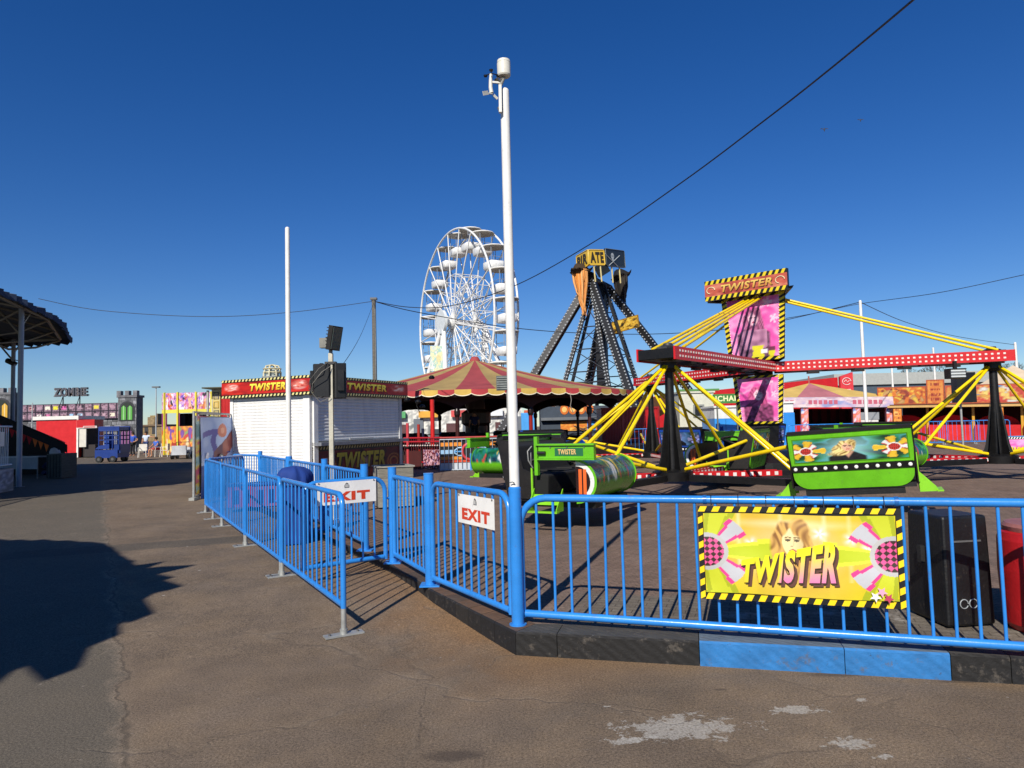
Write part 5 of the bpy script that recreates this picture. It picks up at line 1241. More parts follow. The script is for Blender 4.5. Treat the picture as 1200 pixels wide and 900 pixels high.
# ------------------------------------------------------------------ pirate ship swing
PY = 52.0; a1 = at(693, 327, PY); axd = V(.45, .893).normalized(); swd = V(.893, -.45).normalized(); a2_ = a1 + axd * 3.7; a2_.z = a1.z
pi_ = thing('pirate_ship_ride', V(a1.x, a1.y, PAVE), 'black pirate ship swing frame with bulb studded legs and a yellow PIRATE sign on top', 'fairground ride')
IR = C('#15161a'); IR2 = C('#30343c'); hz2 = a1.z - PAVE
def leg(top, dn, da, w, hh, lamps=True):
    bot = V(top.x, top.y, PAVE) + swd * dn * hz2 + axd * da * hz2; m = MB(); m.bar(top, bot, w, w * .9, IR, 'steel', up=axd); o_ = m.build('leg', pi_)
    if lamps:
        d = (bot - top); L = d.length; d.normalize(); sd = d.cross(axd).normalized(); up = sd.cross(d).normalized(); f_ = -1 if up.y > 0 else 1
        m = MB(); n = int(L / .26)
        for i in range(n):
            for s in (-.36, .36):
                p = top + d * (L * (i + .5) / n) + sd * s * w + up * f_ * (w * .45 + .03); m.box(p, (.09, .09, .09), C('#a9adb0'), 'gloss')
                p = top + d * (L * (i + .5) / n) - sd * (w * .5 + .03) + up * f_ * s * w * .9; m.box(p, (.07, .07, .07), C('#8b8f94'), 'gloss')
        m.build('lamps', o_, kind='stuff')
    return top, bot
for top, s in ((a1, -1), (a2_, 1)):
    leg(top, -.55 if s < 0 else -.36, s * .30, .56, 1); leg(top, .40 if s < 0 else .66, s * .30, .56, 1)
    i1 = leg(top - V(0, 0, .6), -.22, s * .24, .26, 1); i2 = leg(top - V(0, 0, .6), .22, s * .24, .26, 1)
    m = MB()
    for k in range(6):
        t0, t1 = .12 + k * .145, .12 + (k + 1) * .145; q = lambda L_, t: L_[0] + (L_[1] - L_[0]) * t
        m.tube(q(i1, t0), q(i2, t1), .035, IR2, 'steel', 5); m.tube(q(i2, t0), q(i1, t1), .035, IR2, 'steel', 5); m.tube(q(i1, t0), q(i2, t0), .045, IR2, 'steel', 5)
    for t in (.62, .66): m.path([q(i1, t), (q(i1, t) + q(i2, t)) / 2 + ZUP * -.05, q(i2, t)], .06, IR2, 'steel', 6)
    m.build('lattice', pi_)
m = MB(); m.tube(a1 - axd * .5, a2_ + axd * .5, .28, IR, 'steel', 14); m.tube(a1, a1 - axd * .4, .5, IR, 'steel', 14); m.build('axle', pi_)
mid = (a1 + a2_) / 2; m = MB(); m.bar(mid, V(mid.x, mid.y, 3.2), .8, .5, C('#121318'), 'steel', up=axd); m.bar(mid - swd * .3, V(mid.x, mid.y, 3.2) - swd * 3, .2, .2, IR, 'steel', up=axd); m.bar(mid + swd * .3, V(mid.x, mid.y, 3.2) + swd * 3, .2, .2, IR, 'steel', up=axd); m.build('swing_arm', pi_)
# ship hull
m = MB(); secs = 11; vs = []
for i in range(secs):
    t = -1 + 2 * i / (secs - 1); w = 1.25 * (1 - abs(t) ** 3.5) + .15; zb = 1.0 + 1.3 * abs(t) ** 2.2; zt = 2.6 + 1.1 * t * t; c = V(mid.x, mid.y) + swd * t * 5
    for sx, z in ((-1, zt), (-.85, (zb + zt) / 2), (0, zb), (.85, (zb + zt) / 2), (1, zt)): vs.append(c + axd * w * sx + ZUP * z)
m.add(vs, [(i * 5 + j, i * 5 + j + 1, (i + 1) * 5 + j + 1, (i + 1) * 5 + j) for i in range(secs - 1) for j in range(4)], C('#5a3a1e'), 'wood'); m.build('ship_hull', pi_)
p = at(716, 392, a2_.y - 1); q = at(749, 383, a2_.y - 3); M = frame(p, q - p, ZUP); L = (q - p).length; m = MB(M); bf = blotch(('#241c10', '#8c6a1c', '#c89c30', '#d8b850'), 95, 5, 3, 4); m.bx(0, L, 0, .95, -.08, 0, C('#8c6c1c'), 'paint'); m.sheet(L - .1, .85, 40, 16, bf, .004, 'print', .05, .05); m.build('gold_board', pi_)
# sign: two boards in a shallow V
def board(pts, col, art, nm, back=False, txt=None):
    p, q, h = pts; M = frame(p, q - p, ZUP); L = (q - p).length; m = MB(M); m.prism([(0, .1), (.1, 0), (L - .1, 0), (L, .1), (L, h - .1), (L - .1, h), (.1, h), (0, h - .1)], -.12, 0, col, 'paint'); m.path([(.02, .1, .02), (.1, .02, .02), (L - .1, .02, .02), (L - .02, .1, .02), (L - .02, h - .1, .02), (L - .1, h - .02, .02), (.1, h - .02, .02), (.02, h - .1, .02)], .03, C('#d8b84a') if not back else C('#5a646c'), 'paint', 5, closed=True)
    if txt: m.text(txt, L * .08, h * .16, h * .68, C('#2a2418'), .03, L * .84, off=.05)
    if back:
        c = V(L * .35, h * .6); g = C('#aeb6b8'); m.poly([(c.x + .22 * math.cos(t * .4), c.y + .24 * math.sin(t * .4)) for t in range(16)], g, .01); m.rect(c.x - .12, c.y - .34, c.x + .12, c.y - .18, g, .012)
        for s in (-.08, .08): m.poly([(c.x + s + .05 * math.cos(t), c.y + .05 * math.sin(t)) for t in range(6)], C('#20262c'), .016)
        for s in (-1, 1): m.path([(c.x - s * .6, c.y - .75, .02), (c.x + s * 1.0, c.y + .1, .02)], .03, g, 'paint', 5)
    for x in (L * .3, L * .7): m.tube((x, -1.2, -.06), (x, 0, -.06), .06, C('#c8b880'), 'paint', 6)
    m.build(nm, pi_)
YB = C('#d0aa38'); k1 = at(676, 318, PY + .2); k2 = at(690, 311, PY - 1.6); k3 = at(709.5, 311, PY - 1.0); k4 = at(733, 314, PY + 1.2)
board((k1, k2, at(690, 292, PY - 1.6).z - k2.z), YB, None, 'sign_board', txt='PIR'); board((k2 + V(.05, 0, 0), k3, at(709, 292.5, PY - 1).z - k3.z), YB, None, 'sign_board', txt='ATE')
board((k3 + V(.1, .2, 0), k4, at(733, 294, PY + 1.2).z - k4.z), C('#252c33'), None, 'sign_board', back=True)
p, q = at(700, 319, PY + 1), at(711, 312, PY + 1.4); m = MB(); m.bar(p, q, .3, .9, C('#252c33'), 'paint'); m.build('sign_board', pi_)
# ragged hooded figureheads
def figure(c, hat, drape, dl, label, tilt, s_=1.):
    t = thing('figurehead', c, label, 'figurehead'); m = MB(Matrix.Translation(c) @ Matrix.Rotation(tilt, 4, 'Y')); n = 22; vs = []
    for r, z in ((0, .72), (.35, .66), (.62, .35), (.68, .05), (.9, -.05), (1.05, .1), (.8, -.18), (.45, -.3)):
        for j in range(n):
            a = 2 * math.pi * j / n; rr = r * s_ * (1 + .22 * math.cos(a * 3) * (z < .2)); vs.append((rr * math.cos(a), rr * math.sin(a) * .8, z * s_ + .12 * nz(math.cos(a) * 3, math.sin(a) * 3, z * 4) + .12 * (z > 0 and z < .2) * math.cos(3 * a)))
    m.add(vs, [(i * n + j, (i + 1) * n + j, (i + 1) * n + (j + 1) % n, i * n + (j + 1) % n) for i in range(7) for j in range(n)], hat, 'fabric', True)
    m.build('hat', t)
    for i in range(46):
        a = 2 * math.pi * i / 46 * 3.02; r0 = s_ * rnd.uniform(.25, .68); L = dl * rnd.uniform(.35, 1.0) * (1.15 - .55 * r0); x, y = r0 * math.cos(a), r0 * math.sin(a) * .85
        col = mix(drape, (.85, .62, .3) if drape[0] > .2 else (.10, .08, .06), rnd.random() * .55); col = mix(col, (.03, .015, .01), .7 if rnd.random() < .18 else 0)
        m = m if i else MB(Matrix.Translation(c)); m.path([(x, y, .1), (x * .95 + .05, y * .95, -.25 - L * .3), (x * .6 + rnd.uniform(-.08, .08) + .06 * dl * .5, y * .6, -.25 - L * .7), (x * .4 + rnd.uniform(-.1, .1) + .06 * dl, y * .4, -.25 - L)], .13 * s_, col, 'fabric', 6, .025)
    m.lathe([(.55 * s_, .1), (.5 * s_, -.5), (.3 * s_, -1.3), (.12, -2.0), (0, -2.1)], mix(drape, (0, 0, 0), .35), 'fabric', 14); m.build('beard', t)
figure(at(679.5, 318, a1.y - .9), C('#3a2a18'), C('#e08a34'), 3.2, 'ragged figurehead with brown hat and long orange beard topping the swing frame', -.1, .8)
figure(at(727, 324, a2_.y + .4), C('#0c0b0c'), C('#14100e'), 2.7, 'ragged black hooded figurehead on the far top of the swing frame', -.35, .82)
TOP6 = set(bpy.data.objects)
# ------------------------------------------------------------------ people
def person(x, y, z, face, shirt, trousers, label, pose='stand', hair=C('#2a1c12'), skin=C('#b5805f'), shorts=False, h=1.74):
    k = h / 1.74; M = Matrix.Translation((x, y, z)) @ Matrix.Rotation(face, 4, 'Z') @ Matrix.Scale(k, 4)
    o = thing('person', V(x, y, z), label, 'person'); 
    J = {'pel': (0, 0, .93), 'wst': (0, 0, 1.08), 'chs': (0, .0, 1.3), 'nk': (0, 0, 1.46), 'hd': (0, .02, 1.60), 'top': (0, .01, 1.72)}
    for s, n in ((-1, 'L'), (1, 'R')):
        J['sh' + n] = (.17 * s, 0, 1.40); J['hp' + n] = (.09 * s, 0, .9); J['kn' + n] = (.11 * s, .03, .5); J['an' + n] = (.12 * s, -.02, .09); J['to' + n] = (.14 * s, .14, .04)
        J['el' + n] = (.24 * s, -.03, 1.13); J['wr' + n] = (.24 * s, .1, .92); J['ha' + n] = (.23 * s, .14, .84)
    if pose == 'reach': J['elL'] = (-.38, .12, 1.32); J['wrL'] = (-.58, .26, 1.30); J['haL'] = (-.67, .3, 1.29); J['anR'] = (.13, -.2, .09); J['toR'] = (.14, -.06, .04)
    if pose == 'sit':
        for s, n in ((-1, 'L'), (1, 'R')):
            J['kn' + n] = (.14 * s, .42, .50); J['an' + n] = (.14 * s, .40, .09); J['to' + n] = (.15 * s, .55, .04); J['hp' + n] = (.1 * s, 0, .52); J['el' + n] = (.26 * s, .08, .8); J['wr' + n] = (.2 * s, .3, .66); J['ha' + n] = (.18 * s, .37, .62)
        for n in ('pel', 'wst', 'chs', 'nk', 'hd', 'top', 'shL', 'shR'): J[n] = (J[n][0], J[n][1], J[n][2] - .40)
    if pose == 'hips':
        for s, n in ((-1, 'L'), (1, 'R')): J['el' + n] = (.34 * s, -.08, 1.14); J['wr' + n] = (.2 * s, .06, 1.02); J['ha' + n] = (.14 * s, .1, .98)
    E = [('pel', 'wst'), ('wst', 'chs'), ('chs', 'nk'), ('nk', 'hd'), ('hd', 'top')]
    for n in 'LR': E += [('chs', 'sh' + n), ('sh' + n, 'el' + n), ('el' + n, 'wr' + n), ('wr' + n, 'ha' + n), ('pel', 'hp' + n), ('hp' + n, 'kn' + n), ('kn' + n, 'an' + n), ('an' + n, 'to' + n)]
    RAD = {'pel': (.15, .11), 'wst': (.135, .1), 'chs': (.16, .115), 'nk': .055, 'hd': (.088, .105), 'top': .06, 'sh': .062, 'el': .042, 'wr': .03, 'ha': .042, 'hp': .088, 'kn': .06, 'an': .042, 'to': .04}
    def skin_mesh(edges, grow, col, name, mt):
        names = []; 
        for e in edges:
            for q in e:
                if q not in names: names.append(q)
        me = bpy.data.meshes.new(name); me.from_pydata([J[q] for q in names], [(names.index(a), names.index(b)) for a, b in edges], [])
        t = bpy.data.objects.new(name, me); COL.objects.link(t); sk = t.modifiers.new('s', 'SKIN'); sb = t.modifiers.new('u', 'SUBSURF'); sb.levels = 1
        for i, q in enumerate(names):
            r = RAD.get(q) or RAD.get(q[:2]); r = r if isinstance(r, tuple) else (r, r); sv = me.skin_vertices[0].data[i]; sv.radius = (r[0] + grow, r[1] + grow); sv.use_root = (i == 0)
        em = bpy.data.meshes.new_from_object(t.evaluated_get(bpy.context.evaluated_depsgraph_get())); vs = [tuple(v.co) for v in em.vertices]; fs = [tuple(p.vertices) for p in em.polygons]
        bpy.data.objects.remove(t); bpy.data.meshes.remove(me); bpy.data.meshes.remove(em)
        m = MB(M); m.add(vs, fs, col, mt, True); return m
    skin_mesh(E, 0, skin, 'body', 'skin').build('body', o)
    up = [('wst', 'chs'), ('chs', 'shL'), ('chs', 'shR')]; J['slL'] = tuple((Vector(J['shL']) * .35 + Vector(J['elL']) * .65)); J['slR'] = tuple((Vector(J['shR']) * .35 + Vector(J['elR']) * .65)); RAD['sl'] = .05
    up += [('shL', 'slL'), ('shR', 'slR'), ('pel', 'wst')]; up = up[-1:] + up[:-1]
    skin_mesh(up, .018, shirt, 'shirt', 'fabric').build('shirt', o)
    lo = []
    for n in 'LR':
        if shorts: J['md' + n] = tuple(Vector(J['hp' + n]) * .2 + Vector(J['kn' + n]) * .8); RAD['md'] = .075; lo += [('pel', 'hp' + n), ('hp' + n, 'md' + n)]
        else: lo += [('pel', 'hp' + n), ('hp' + n, 'kn' + n), ('kn' + n, 'an' + n)]
    skin_mesh(lo, .012, trousers, 'shorts' if shorts else 'trousers', 'fabric').build('shorts' if shorts else 'trousers', o)
    m = MB(M); hd = J['hd']; m.lathe([(.085, -.03), (.105, .03), (.098, .10), (.05, .15), (0, .16)], hair, 'matte', 12, o=(hd[0], hd[1] - .022, hd[2] - .01)); m.build('hair', o)
    m = MB(M)
    for s in (-1, 1):
        m.box((hd[0] + .035 * s, hd[1] + .098, hd[2] + .005), (.022, .01, .012), (.02, .02, .02), 'skin')
    m.box((hd[0], hd[1] + .108, hd[2] - .025), (.024, .03, .035), skin, 'skin'); m.box((hd[0], hd[1] + .096, hd[2] - .062), (.05, .012, .01), C('#8a4038'), 'skin'); m.build('face', o)
    return o
q = gnd(155.5, 534.5); person(q.x, q.y, 0, R(170), C('#2b50b0'), C('#15161c'), 'person in blue top and black trousers standing before the grey castle tower', 'hips')
q = gnd(171, 533); person(q.x, q.y, 0, R(195), C('#c9d6e8'), C('#22386a'), 'person in pale shirt and blue jeans reaching out an arm beside the white chairs', 'reach')
q = gnd(183, 535.5); sx_, sy_ = q.x, q.y; person(sx_, sy_, 0, R(150), C('#3a62b8'), C('#c02a2e'), 'person in blue vest and red shorts sitting on a white chair', 'sit', shorts=True)
q = at(556, 500, 35); person(q.x, q.y, PAVE + .5, R(20), C('#1b2450'), C('#14141a'), 'person in dark navy clothes standing inside the tent roofed ride')
def chair(x, y, rz, label):
    M = Matrix.Translation((x, y, 0)) @ Matrix.Rotation(rz, 4, 'Z'); o = thing('plastic_chair', V(x, y, 0), label, 'chair', 'white plastic chairs'); W_ = C('#d8d4c8')
    m = MB(M); m.bx(-.24, .24, -.22, .22, .42, .45, W_, 'plastic'); m.build('seat', o); m = MB(M); m.bx(-.24, .24, -.25, -.22, .455, .88, W_, 'plastic'); m.build('backrest', o)
    for sx in (-1, 1):
        for sy in (-1, 1): m = MB(M); m.tube((.21 * sx, .2 * sy, .42), (.25 * sx, .24 * sy, .0), .02, W_, 'plastic', 6); m.build('leg', o)
        m = MB(M); m.bx(sx * .23 - .02, sx * .23 + .02, -.2, .22, .64, .67, W_, 'plastic'); m.bx(sx * .23 - .018, sx * .23 + .018, .18, .21, .455, .638, W_, 'plastic'); m.build('armrest', o)
chair(sx_, sy_ - .02, R(150), 'white plastic chair carrying the person in red shorts'); chair(sx_ - .75, sy_ - .3, R(200), 'empty white plastic chair left of the person in red shorts'); chair(sx_ + .7, sy_ - .25, R(100), 'empty white plastic chair right of the person in red shorts, by the painted stall')

# ------------------------------------------------------------------ ghost train castle
CYD = 63.0
gc = at(90, 527, CYD); cs_ = thing('ghost_train', V(gc.x, gc.y, 0), 'grey stone castle ghost train with picture panels and a ZOMBIE sign on its roof', 'ghost train')
GS = C('#6d6e70'); 
def stonefn(seed):
    def fn(u, v): 
        return C('#6d6e70')
    return fn
def stones(m, w, h, z, x0=0., y0=0., sz=.38):
    """a face of coursed rubble, each stone a little proud"""
    y = 0; k = 0
    while y < h - .02:
        hh = min(sz * .8, h - y); x = -(.5 * (k % 2)) * sz
        while x < w:
            ww = sz * rnd.uniform(.8, 1.5); a, b = max(0, x) + .02, min(w, x + ww) - .02
            if b - a > .06: m.rect(x0 + a, y0 + y + .02, x0 + b, y0 + y + hh - .02, mix(C('#58595c'), C('#94959a'), rnd.random()), z + rnd.uniform(.004, .03), 'stone')
            x += ww
        y += hh; k += 1
def wy(px, py): return at(px, py, CYD)
l, r = wy(24, 490), wy(146, 490); zt = wy(90, 474).z; zm = wy(90, 492.5).z
M = frame(V(l.x, l.y, 0), V(1, .02, 0), ZUP); W = r.x - l.x
m = MB(M); m.bx(0, W, 0, zt - .05, -3, 0, C('#4a4a4e'), 'stone'); stones(m, W, zm, .0); m.build('wall', cs_)
m = MB(M); m.bx(0, W, zm, zt, .05, .2, C('#1c1420'), 'paint'); nC = 13; cw = W / nC; rh = (zt - zm) / 2
pal = ['#6e5668', '#b8a0b0', '#7a5a68', '#e8e0c8', '#8a6a7a']
for i in range(nC):
    for j in range(2):
        hl = {(4, 1): '#d8d030', (9, 1): '#d8c840', (5, 1): '#d060a0', (1, 1): '#c09090', (3, 1): '#e0dcc8', (3, 0): '#d070a0', (2, 0): '#dcd8d0', (11, 0): '#e0d8c0', (6, 0): '#90b8d8', (7, 0): '#a8c8e0'}.get((i, j))
        b1 = blotch(('#2a1c28', '#6e5262', '#8a7080', '#5a4252'), 100 + i + 13 * j, 2, 2); b2 = blotch(('#4a1c2c', hl or '#9a7c8a', hl or '#a08090', hl or '#b898a0'), 140 + i * 3 + j, 3, 3, 3)
        m.sheet(cw - .1, rh - .1, 16, 10, lambda u, v, b1=b1, b2=b2: b2(u, v) if .15 < u < .85 and .2 < v < .8 else b1(u, v), .205, 'print', i * cw + .05, zm + j * rh + .05)
m.build('picture_panels', cs_)
def tower(px0, px1, pyt, arch_col, seed):
    a, b = wy(px0, 500), wy(px1, 500); w = b.x - a.x; h = wy(px0, pyt).z; M = frame(V(a.x, a.y - .6, 0), V(1, 0, 0), ZUP); m = MB(M); m.bx(0, w, 0, h - .45, -1.1, 0, C('#66676b'), 'stone'); stones(m, w, h - .45, 0)
    m.bx(-.08, w + .08, h - .6, h - .4, -1.2, .1, C('#6a6a6e'), 'stone'); n = 5
    for i in range(n):
        if i % 2 == 0: m.bx(-.08 + (w + .16) * i / n, -.08 + (w + .16) * (i + 1) / n, h - .398, h, -.35, .1, C('#77777b'), 'stone')
    m.build('tower', cs_)
    for (yb, yt, col, nm) in ((2.75, h - 1.05, arch_col, 'arched_window'), (.1, 2.2, C('#7a4a78'), 'arched_door')):
        m = MB(M); aw = w * .34; pts = [(w * .5 - aw, yb), (w * .5 + aw, yb)] + [(w * .5 + aw * math.cos(t * math.pi / 10), yt - aw * 1.2 + aw * 1.2 * math.sin(t * math.pi / 10)) for t in range(11)]
        m.poly([((x - w * .5) * 1.25 + w * .5, yb + (y - yb) * 1.08) for x, y in pts], C('#3a3b40'), .045, 'stone'); m.poly(pts, C('#142016') if nm == 'arched_window' else C('#2a1828'), .06)
        for s in (-.5, .5):
            x0 = w * .5 + s * aw - aw * .36; m.poly([(x0, yb + .1), (x0 + aw * .72, yb + .1), (x0 + aw * .72, yt - aw * .8), (x0 + aw * .36, yt - aw * .45), (x0, yt - aw * .8)], col, .075)
            if nm == 'arched_window': m.rect(x0 + aw * .3, yb + .1, x0 + aw * .42, yt - aw * .6, mix(col, (.9, 1, .8), .3), .08)
        m.build(nm, cs_)
tower(142.5, 164, 459.5, C('#4f9a3a'), 1); tower(-6, 20, 456.5, C('#c89a28'), 2)
z0, z1 = wy(88, 466).z, wy(88, 455.5).z; a, b = wy(68, 460), wy(107, 460); m = MB(frame(V(a.x, a.y - .4, z0), V(1, 0, 0), ZUP)); Lz = b.x - a.x
m.text('ZOMBIE', 0, 0, z1 - z0, C('#4b4b52'), 0, Lz, ext=.22, off=.05, m='paint', side=C('#25252a'))
for i in range(6):
    for j in range(5):
        m.box((Lz * (i + .25 + .1 * (j % 2)) / 6, (z1 - z0) * (j + .5) / 5, .23), (.06, .06, .03), C('#9a8a80'), 'gloss')
sg = m.build('letters', cs_)
m = MB()
for f in (.22, .72): p = a + (b - a) * f; m.tube((p.x, p.y - .3, zt - .2), (p.x, p.y - .3, z0 + .15), .05, C('#2e2e32'), 'steel', 6); m.tube((p.x - .3, p.y - .3, zt - .2), (p.x, p.y - .3, z0 + .1), .03, C('#2e2e32'), 'steel', 6)
m.tube((a.x, a.y - .3, z0 + .12), (b.x, b.y - .3, z0 + .12), .04, C('#2e2e32'), 'steel', 6); m.build('sign_frame', cs_)

# red kiosk
a, b = at(42, 537, 49), at(91.5, 537, 49); h = at(66, 489, 49).z; M = frame(V(a.x, a.y, 0), V(1, 0, 0), ZUP); W = b.x - a.x
o = thing('kiosk', V(a.x, a.y, 0), 'bright red kiosk with a white roof edge beside the dark stall awning', 'kiosk'); m = MB(M); m.bx(0, W, .05, h - .25, -3, 0, C('#c41a1e'), 'paint'); m.build('wall', o); m = MB(M); m.bx(-.2, W + .05, h - .248, h, -3.1, .1, C('#d9d6cf'), 'paint'); m.bx(W - .08, W + .04, .03, h - .25, .002, .08, C('#e0ddd6'), 'paint'); m.build('roof', o)
m = MB(M); m.bx(W + .06, W + 1.3, h - .85, h - .3, -.6, .3, C('#b8181c'), 'paint'); m.bx(W + .06, W + 1.34, h - .9, h - .852, -.6, .34, C('#d8d4cc'), 'paint'); m.bx(W + .06, W + .5, .05, h - .9, -1.5, -.3, C('#241c1c'), 'matte'); m.bx(W + .5, W + 1.25, .05, .9, -.5, .1, C('#302a2a'), 'matte'); m.build('porch', o)
m = MB(M)
m.bx(W + .25, W + .72, .75, 2.0, .2, .3, C('#cfcabd'), 'paint'); m.bx(W + .55, W + 1.5, 2.05, 2.2, .3, .36, C('#c8c4be'), 'paint'); m.rect(W + .6, 2.09, W + 1.4, 2.16, C('#b02a2a'), .365); m.build('notice_board', o)

# blue service trolley with a caged platform
a, b = gnd(102, 543), gnd(146, 541); cy_ = (a.y + b.y) / 2; o = thing('access_platform', V(a.x, cy_, 0), 'blue mobile access platform with a railed cage, parked beside the red kiosk', 'access platform'); BB = C('#16347c'); W = b.x - a.x; M = Matrix.Translation((a.x, cy_, 0)); hh = at(120, 502, cy_).z
m = MB(M); m.bx(.1, W - .1, 0, 1.2, .25, .7, BB, 'paint'); m.add([(.1, 0, .75), (.9, 0, .75), (.9, 0, 1.0), (.35, 0, .95), (.1, 1.2, .75), (.9, 1.2, .75), (.9, 1.2, 1.0), (.35, 1.2, .95)], [(0, 1, 2, 3), (7, 6, 5, 4), (3, 2, 6, 7), (0, 3, 7, 4)], BB, 'paint'); m.bx(W * .75, W, .1, 1.1, .5, 1.0, C('#16306e'), 'paint'); m.build('chassis', o)
for x in (.35, W - .35):
    for y in (-.06, 1.06): m = MB(M); m.tube((x, y, .18), (x, y + .2, .18), .18, C('#121212'), 'plastic', 16); m.tube((x, y - .01, .18), (x, y + .0, .18), .08, C('#5a5a5a'), 'steel', 12); m.build('wheel', o)
m = MB(M)
for x in (W * .2, W * .5, W * .72, W - .05):
    for y in (.05, 1.15): m.tube((x, y, .7), (x, y, hh), .035, BB, 'paint', 6)
for z in (1.25, hh - .5, hh - .22, hh):
    for y in (.05, 1.15): m.tube((W * .2, y, z), (W - .05, y, z), .03, BB, 'paint', 6)
for k in range(6): m.tube((W * .72 + k * .09, .04, 1.0), (W * .72 + k * .09, .04, hh - .4), .015, BB, 'paint', 4)
m.build('cage', o)
m = MB(M); m.bx(W * .2, W - .05, .02, 1.18, hh - .2, hh - .02, BB, 'paint'); m.bx(W * .3, W * .48, .3, .8, .8, 1.6, C('#224a9c'), 'fabric'); m.build('canopy', o)

# painted round stall (its roof fascia and panels are airbrushed)
fy = 50.0; a, b = at(196, 535, fy), at(250, 535, fy); h = at(215, 461.5, fy).z; zb, zo1, zo0 = at(215, 481, fy).z, at(215, 485, fy).z, at(215, 501, fy).z
o = thing('funfair_stall', V(a.x, a.y, 0), 'many-sided funfair stall painted with bright airbrushed figures and yellow posts', 'stall')
sp_ = [V(at(px, 535, fy).x, fy + dy) for px, dy in ((187, .3), (192.5, .05), (209, -.1), (230, -.05), (247, .1), (266, .4))]
sides = list(zip(sp_[:-1], sp_[1:]))
airp = ('#7b4fc0', '#e6e0ea', '#d8742c', '#e8b890', '#c83c28', '#d24a9c', '#4a4ab8'); lowp = ('#d8682a', '#e8c83a', '#c83c28', '#7a9c5a', '#7a4a9c')
for i, (p, q) in enumerate(sides):
    M = frame(p, q - p, ZUP); W = (q - p).length; m = MB(M); f1 = strokes(('#8a5ac0', '#d8b0d0', '#c86a9a', '#6a4ab0'), ('#e8b890', '#d8742c', '#e6e0ea', '#c83c28', '#e0a878', '#2a1c2c', '#f0e8f0'), 200 + i, 17, .05, .15); m.bx(0, W, zb, h, -.1, 0, C('#6a4a7a'), 'paint'); m.sheet(W, h - zb, 40, 26, f1, .004, 'print', 0, zb); m.rect(0, zb - .25, W, zb - .01, C('#d8cc4a'), .006); m.bx(0, W, zb - .25, zb - .001, -.1, .004, C('#d8cc4a'), 'paint'); m.build('fascia', o)
    m = MB(M); f2 = strokes(('#d8682a', '#e8a83a', '#c86a3a', '#7a9c5a'), ('#c83c28', '#e8c83a', '#e8d0a0', '#7a4a9c', '#a83020'), 220 + i, 14, .05, .14, 1); m.bx(0, W, .02, zo0, -.1, 0, C('#6a4a3a'), 'paint'); m.sheet(W * (1 if i != 3 else .45), zo0, 24, 30, f2, .004, 'print', 0, .02); m.bx(0, W, zo0, zb - .25, -1.6, -1.5, C('#0b0a0c'), 'matte'); m.bx(0, .12, zo0, zb - .25, -.1, -.001, C('#a04a7a'), 'paint'); m.build('lower_panel', o)
    m = MB(M); m.bx(W - .06, W + .06, .02, h + .05, -.05, .08, C('#d6c83a'), 'paint'); m.build('post', o)
m = MB(); x0_, x1_ = sp_[0].x, sp_[-1].x; m.prism([(p.x, p.y + .14) for p in sp_] + [(x1_ - .6, fy + 5), (x0_ + .6, fy + 5)], zb, zb + .08, C('#33303a'), 'matte'); m.bx(x0_ + .2, x1_ - .3, fy + 4.8, fy + 4.9, 0, zb - .01, C('#15131a'), 'matte'); m.build('roof', o)
# small silver jeep by the stall
q = gnd(218, 537); M = Matrix.Translation((q.x, q.y, 0)) @ Matrix.Rotation(R(-80), 4, 'Z'); o = thing('ride_jeep', V(q.x, q.y, 0), 'small silver children\'s jeep parked in front of the painted stall', 'ride jeep'); SV = C('#b9bcc0')
m = MB(M); m.prism([(0, -.42), (1.5, -.42), (1.5, .42), (0, .42)], .25, .55, SV, 'gloss'); m.prism([(.02, -.40), (.6, -.40), (.6, .40), (.02, .40)], .55, .70, SV, 'gloss'); m.prism([(1.3, -.4), (1.5, -.4), (1.5, .4), (1.3, .4)], .55, .8, SV, 'gloss'); m.build('body', o, bev=.03)
m = MB(M); m.bx(-.02, 0, -.3, .3, .42, .62, BLACK, 'plastic'); m.bx(-.06, .02, -.45, .45, .24, .34, C('#333333'), 'plastic'); m.build('grille', o)
for s in (-1, 1): m = MB(M @ Matrix.Translation((-.02, .3 * s, .54)) @ Matrix.Rotation(R(-90), 4, 'Y')); m.lathe([(.07, 0), (.07, .02), (0, .03)], C('#e8e8e0'), 'gloss', 12); m.build('headlight', o)
for x in (.25, 1.2):
    for s in (-1, 1): m = MB(M); m.tube((x, s * .36, .22), (x, s * .50, .22), .22, C('#101010'), 'plastic', 16); m.tube((x, s * .5, .22), (x, s * .51, .22), .1, C('#a0a0a0'), 'steel', 10); m.build('wheel', o)
m = MB(M); m.path([(.6, -.38, .7), (.68, -.36, 1.0), (.68, .36, 1.0), (.6, .38, .7)], .02, C('#222222'), 'plastic', 6); m.build('windscreen_frame', o)

# shop with tan sign tower and red shutter behind the mesh fence
sy = 27.0; a, b = at(248, 520, sy), at(284, 520, sy); M = frame(V(a.x, a.y, 0), V(1, 0, 0), ZUP); W = b.x - a.x; P = lambda py: at(262, py, sy).z; X = lambda px: at(px, 470, sy).x - a.x
o = thing('shop', V(a.x, a.y, 0), 'shop with a red shutter, tan sign board and dark flat roof behind the booth', 'shop')
m = MB(M); m.bx(0, W + 2, .1, P(458), -3, 0, C('#d9d2c0'), 'paint'); m.build('wall', o)
m = MB(M); m.bx(X(243), W + 2.1, P(458), P(456.5), -3.1, .5, C('#4a4a38'), 'matte'); m.build('roof', o)
m = MB(M); n = 14; x0, x1 = X(260), X(284)
for k in range(n): m.bx(x0 + (x1 - x0) * k / n, x0 + (x1 - x0) * (k + .8) / n, P(492), P(465), .01, .05, C('#c01c1e'), 'paint')
m.bx(x0, x1, P(492), P(465), .002, .02, C('#8c1416'), 'paint'); m.build('shutter', o)
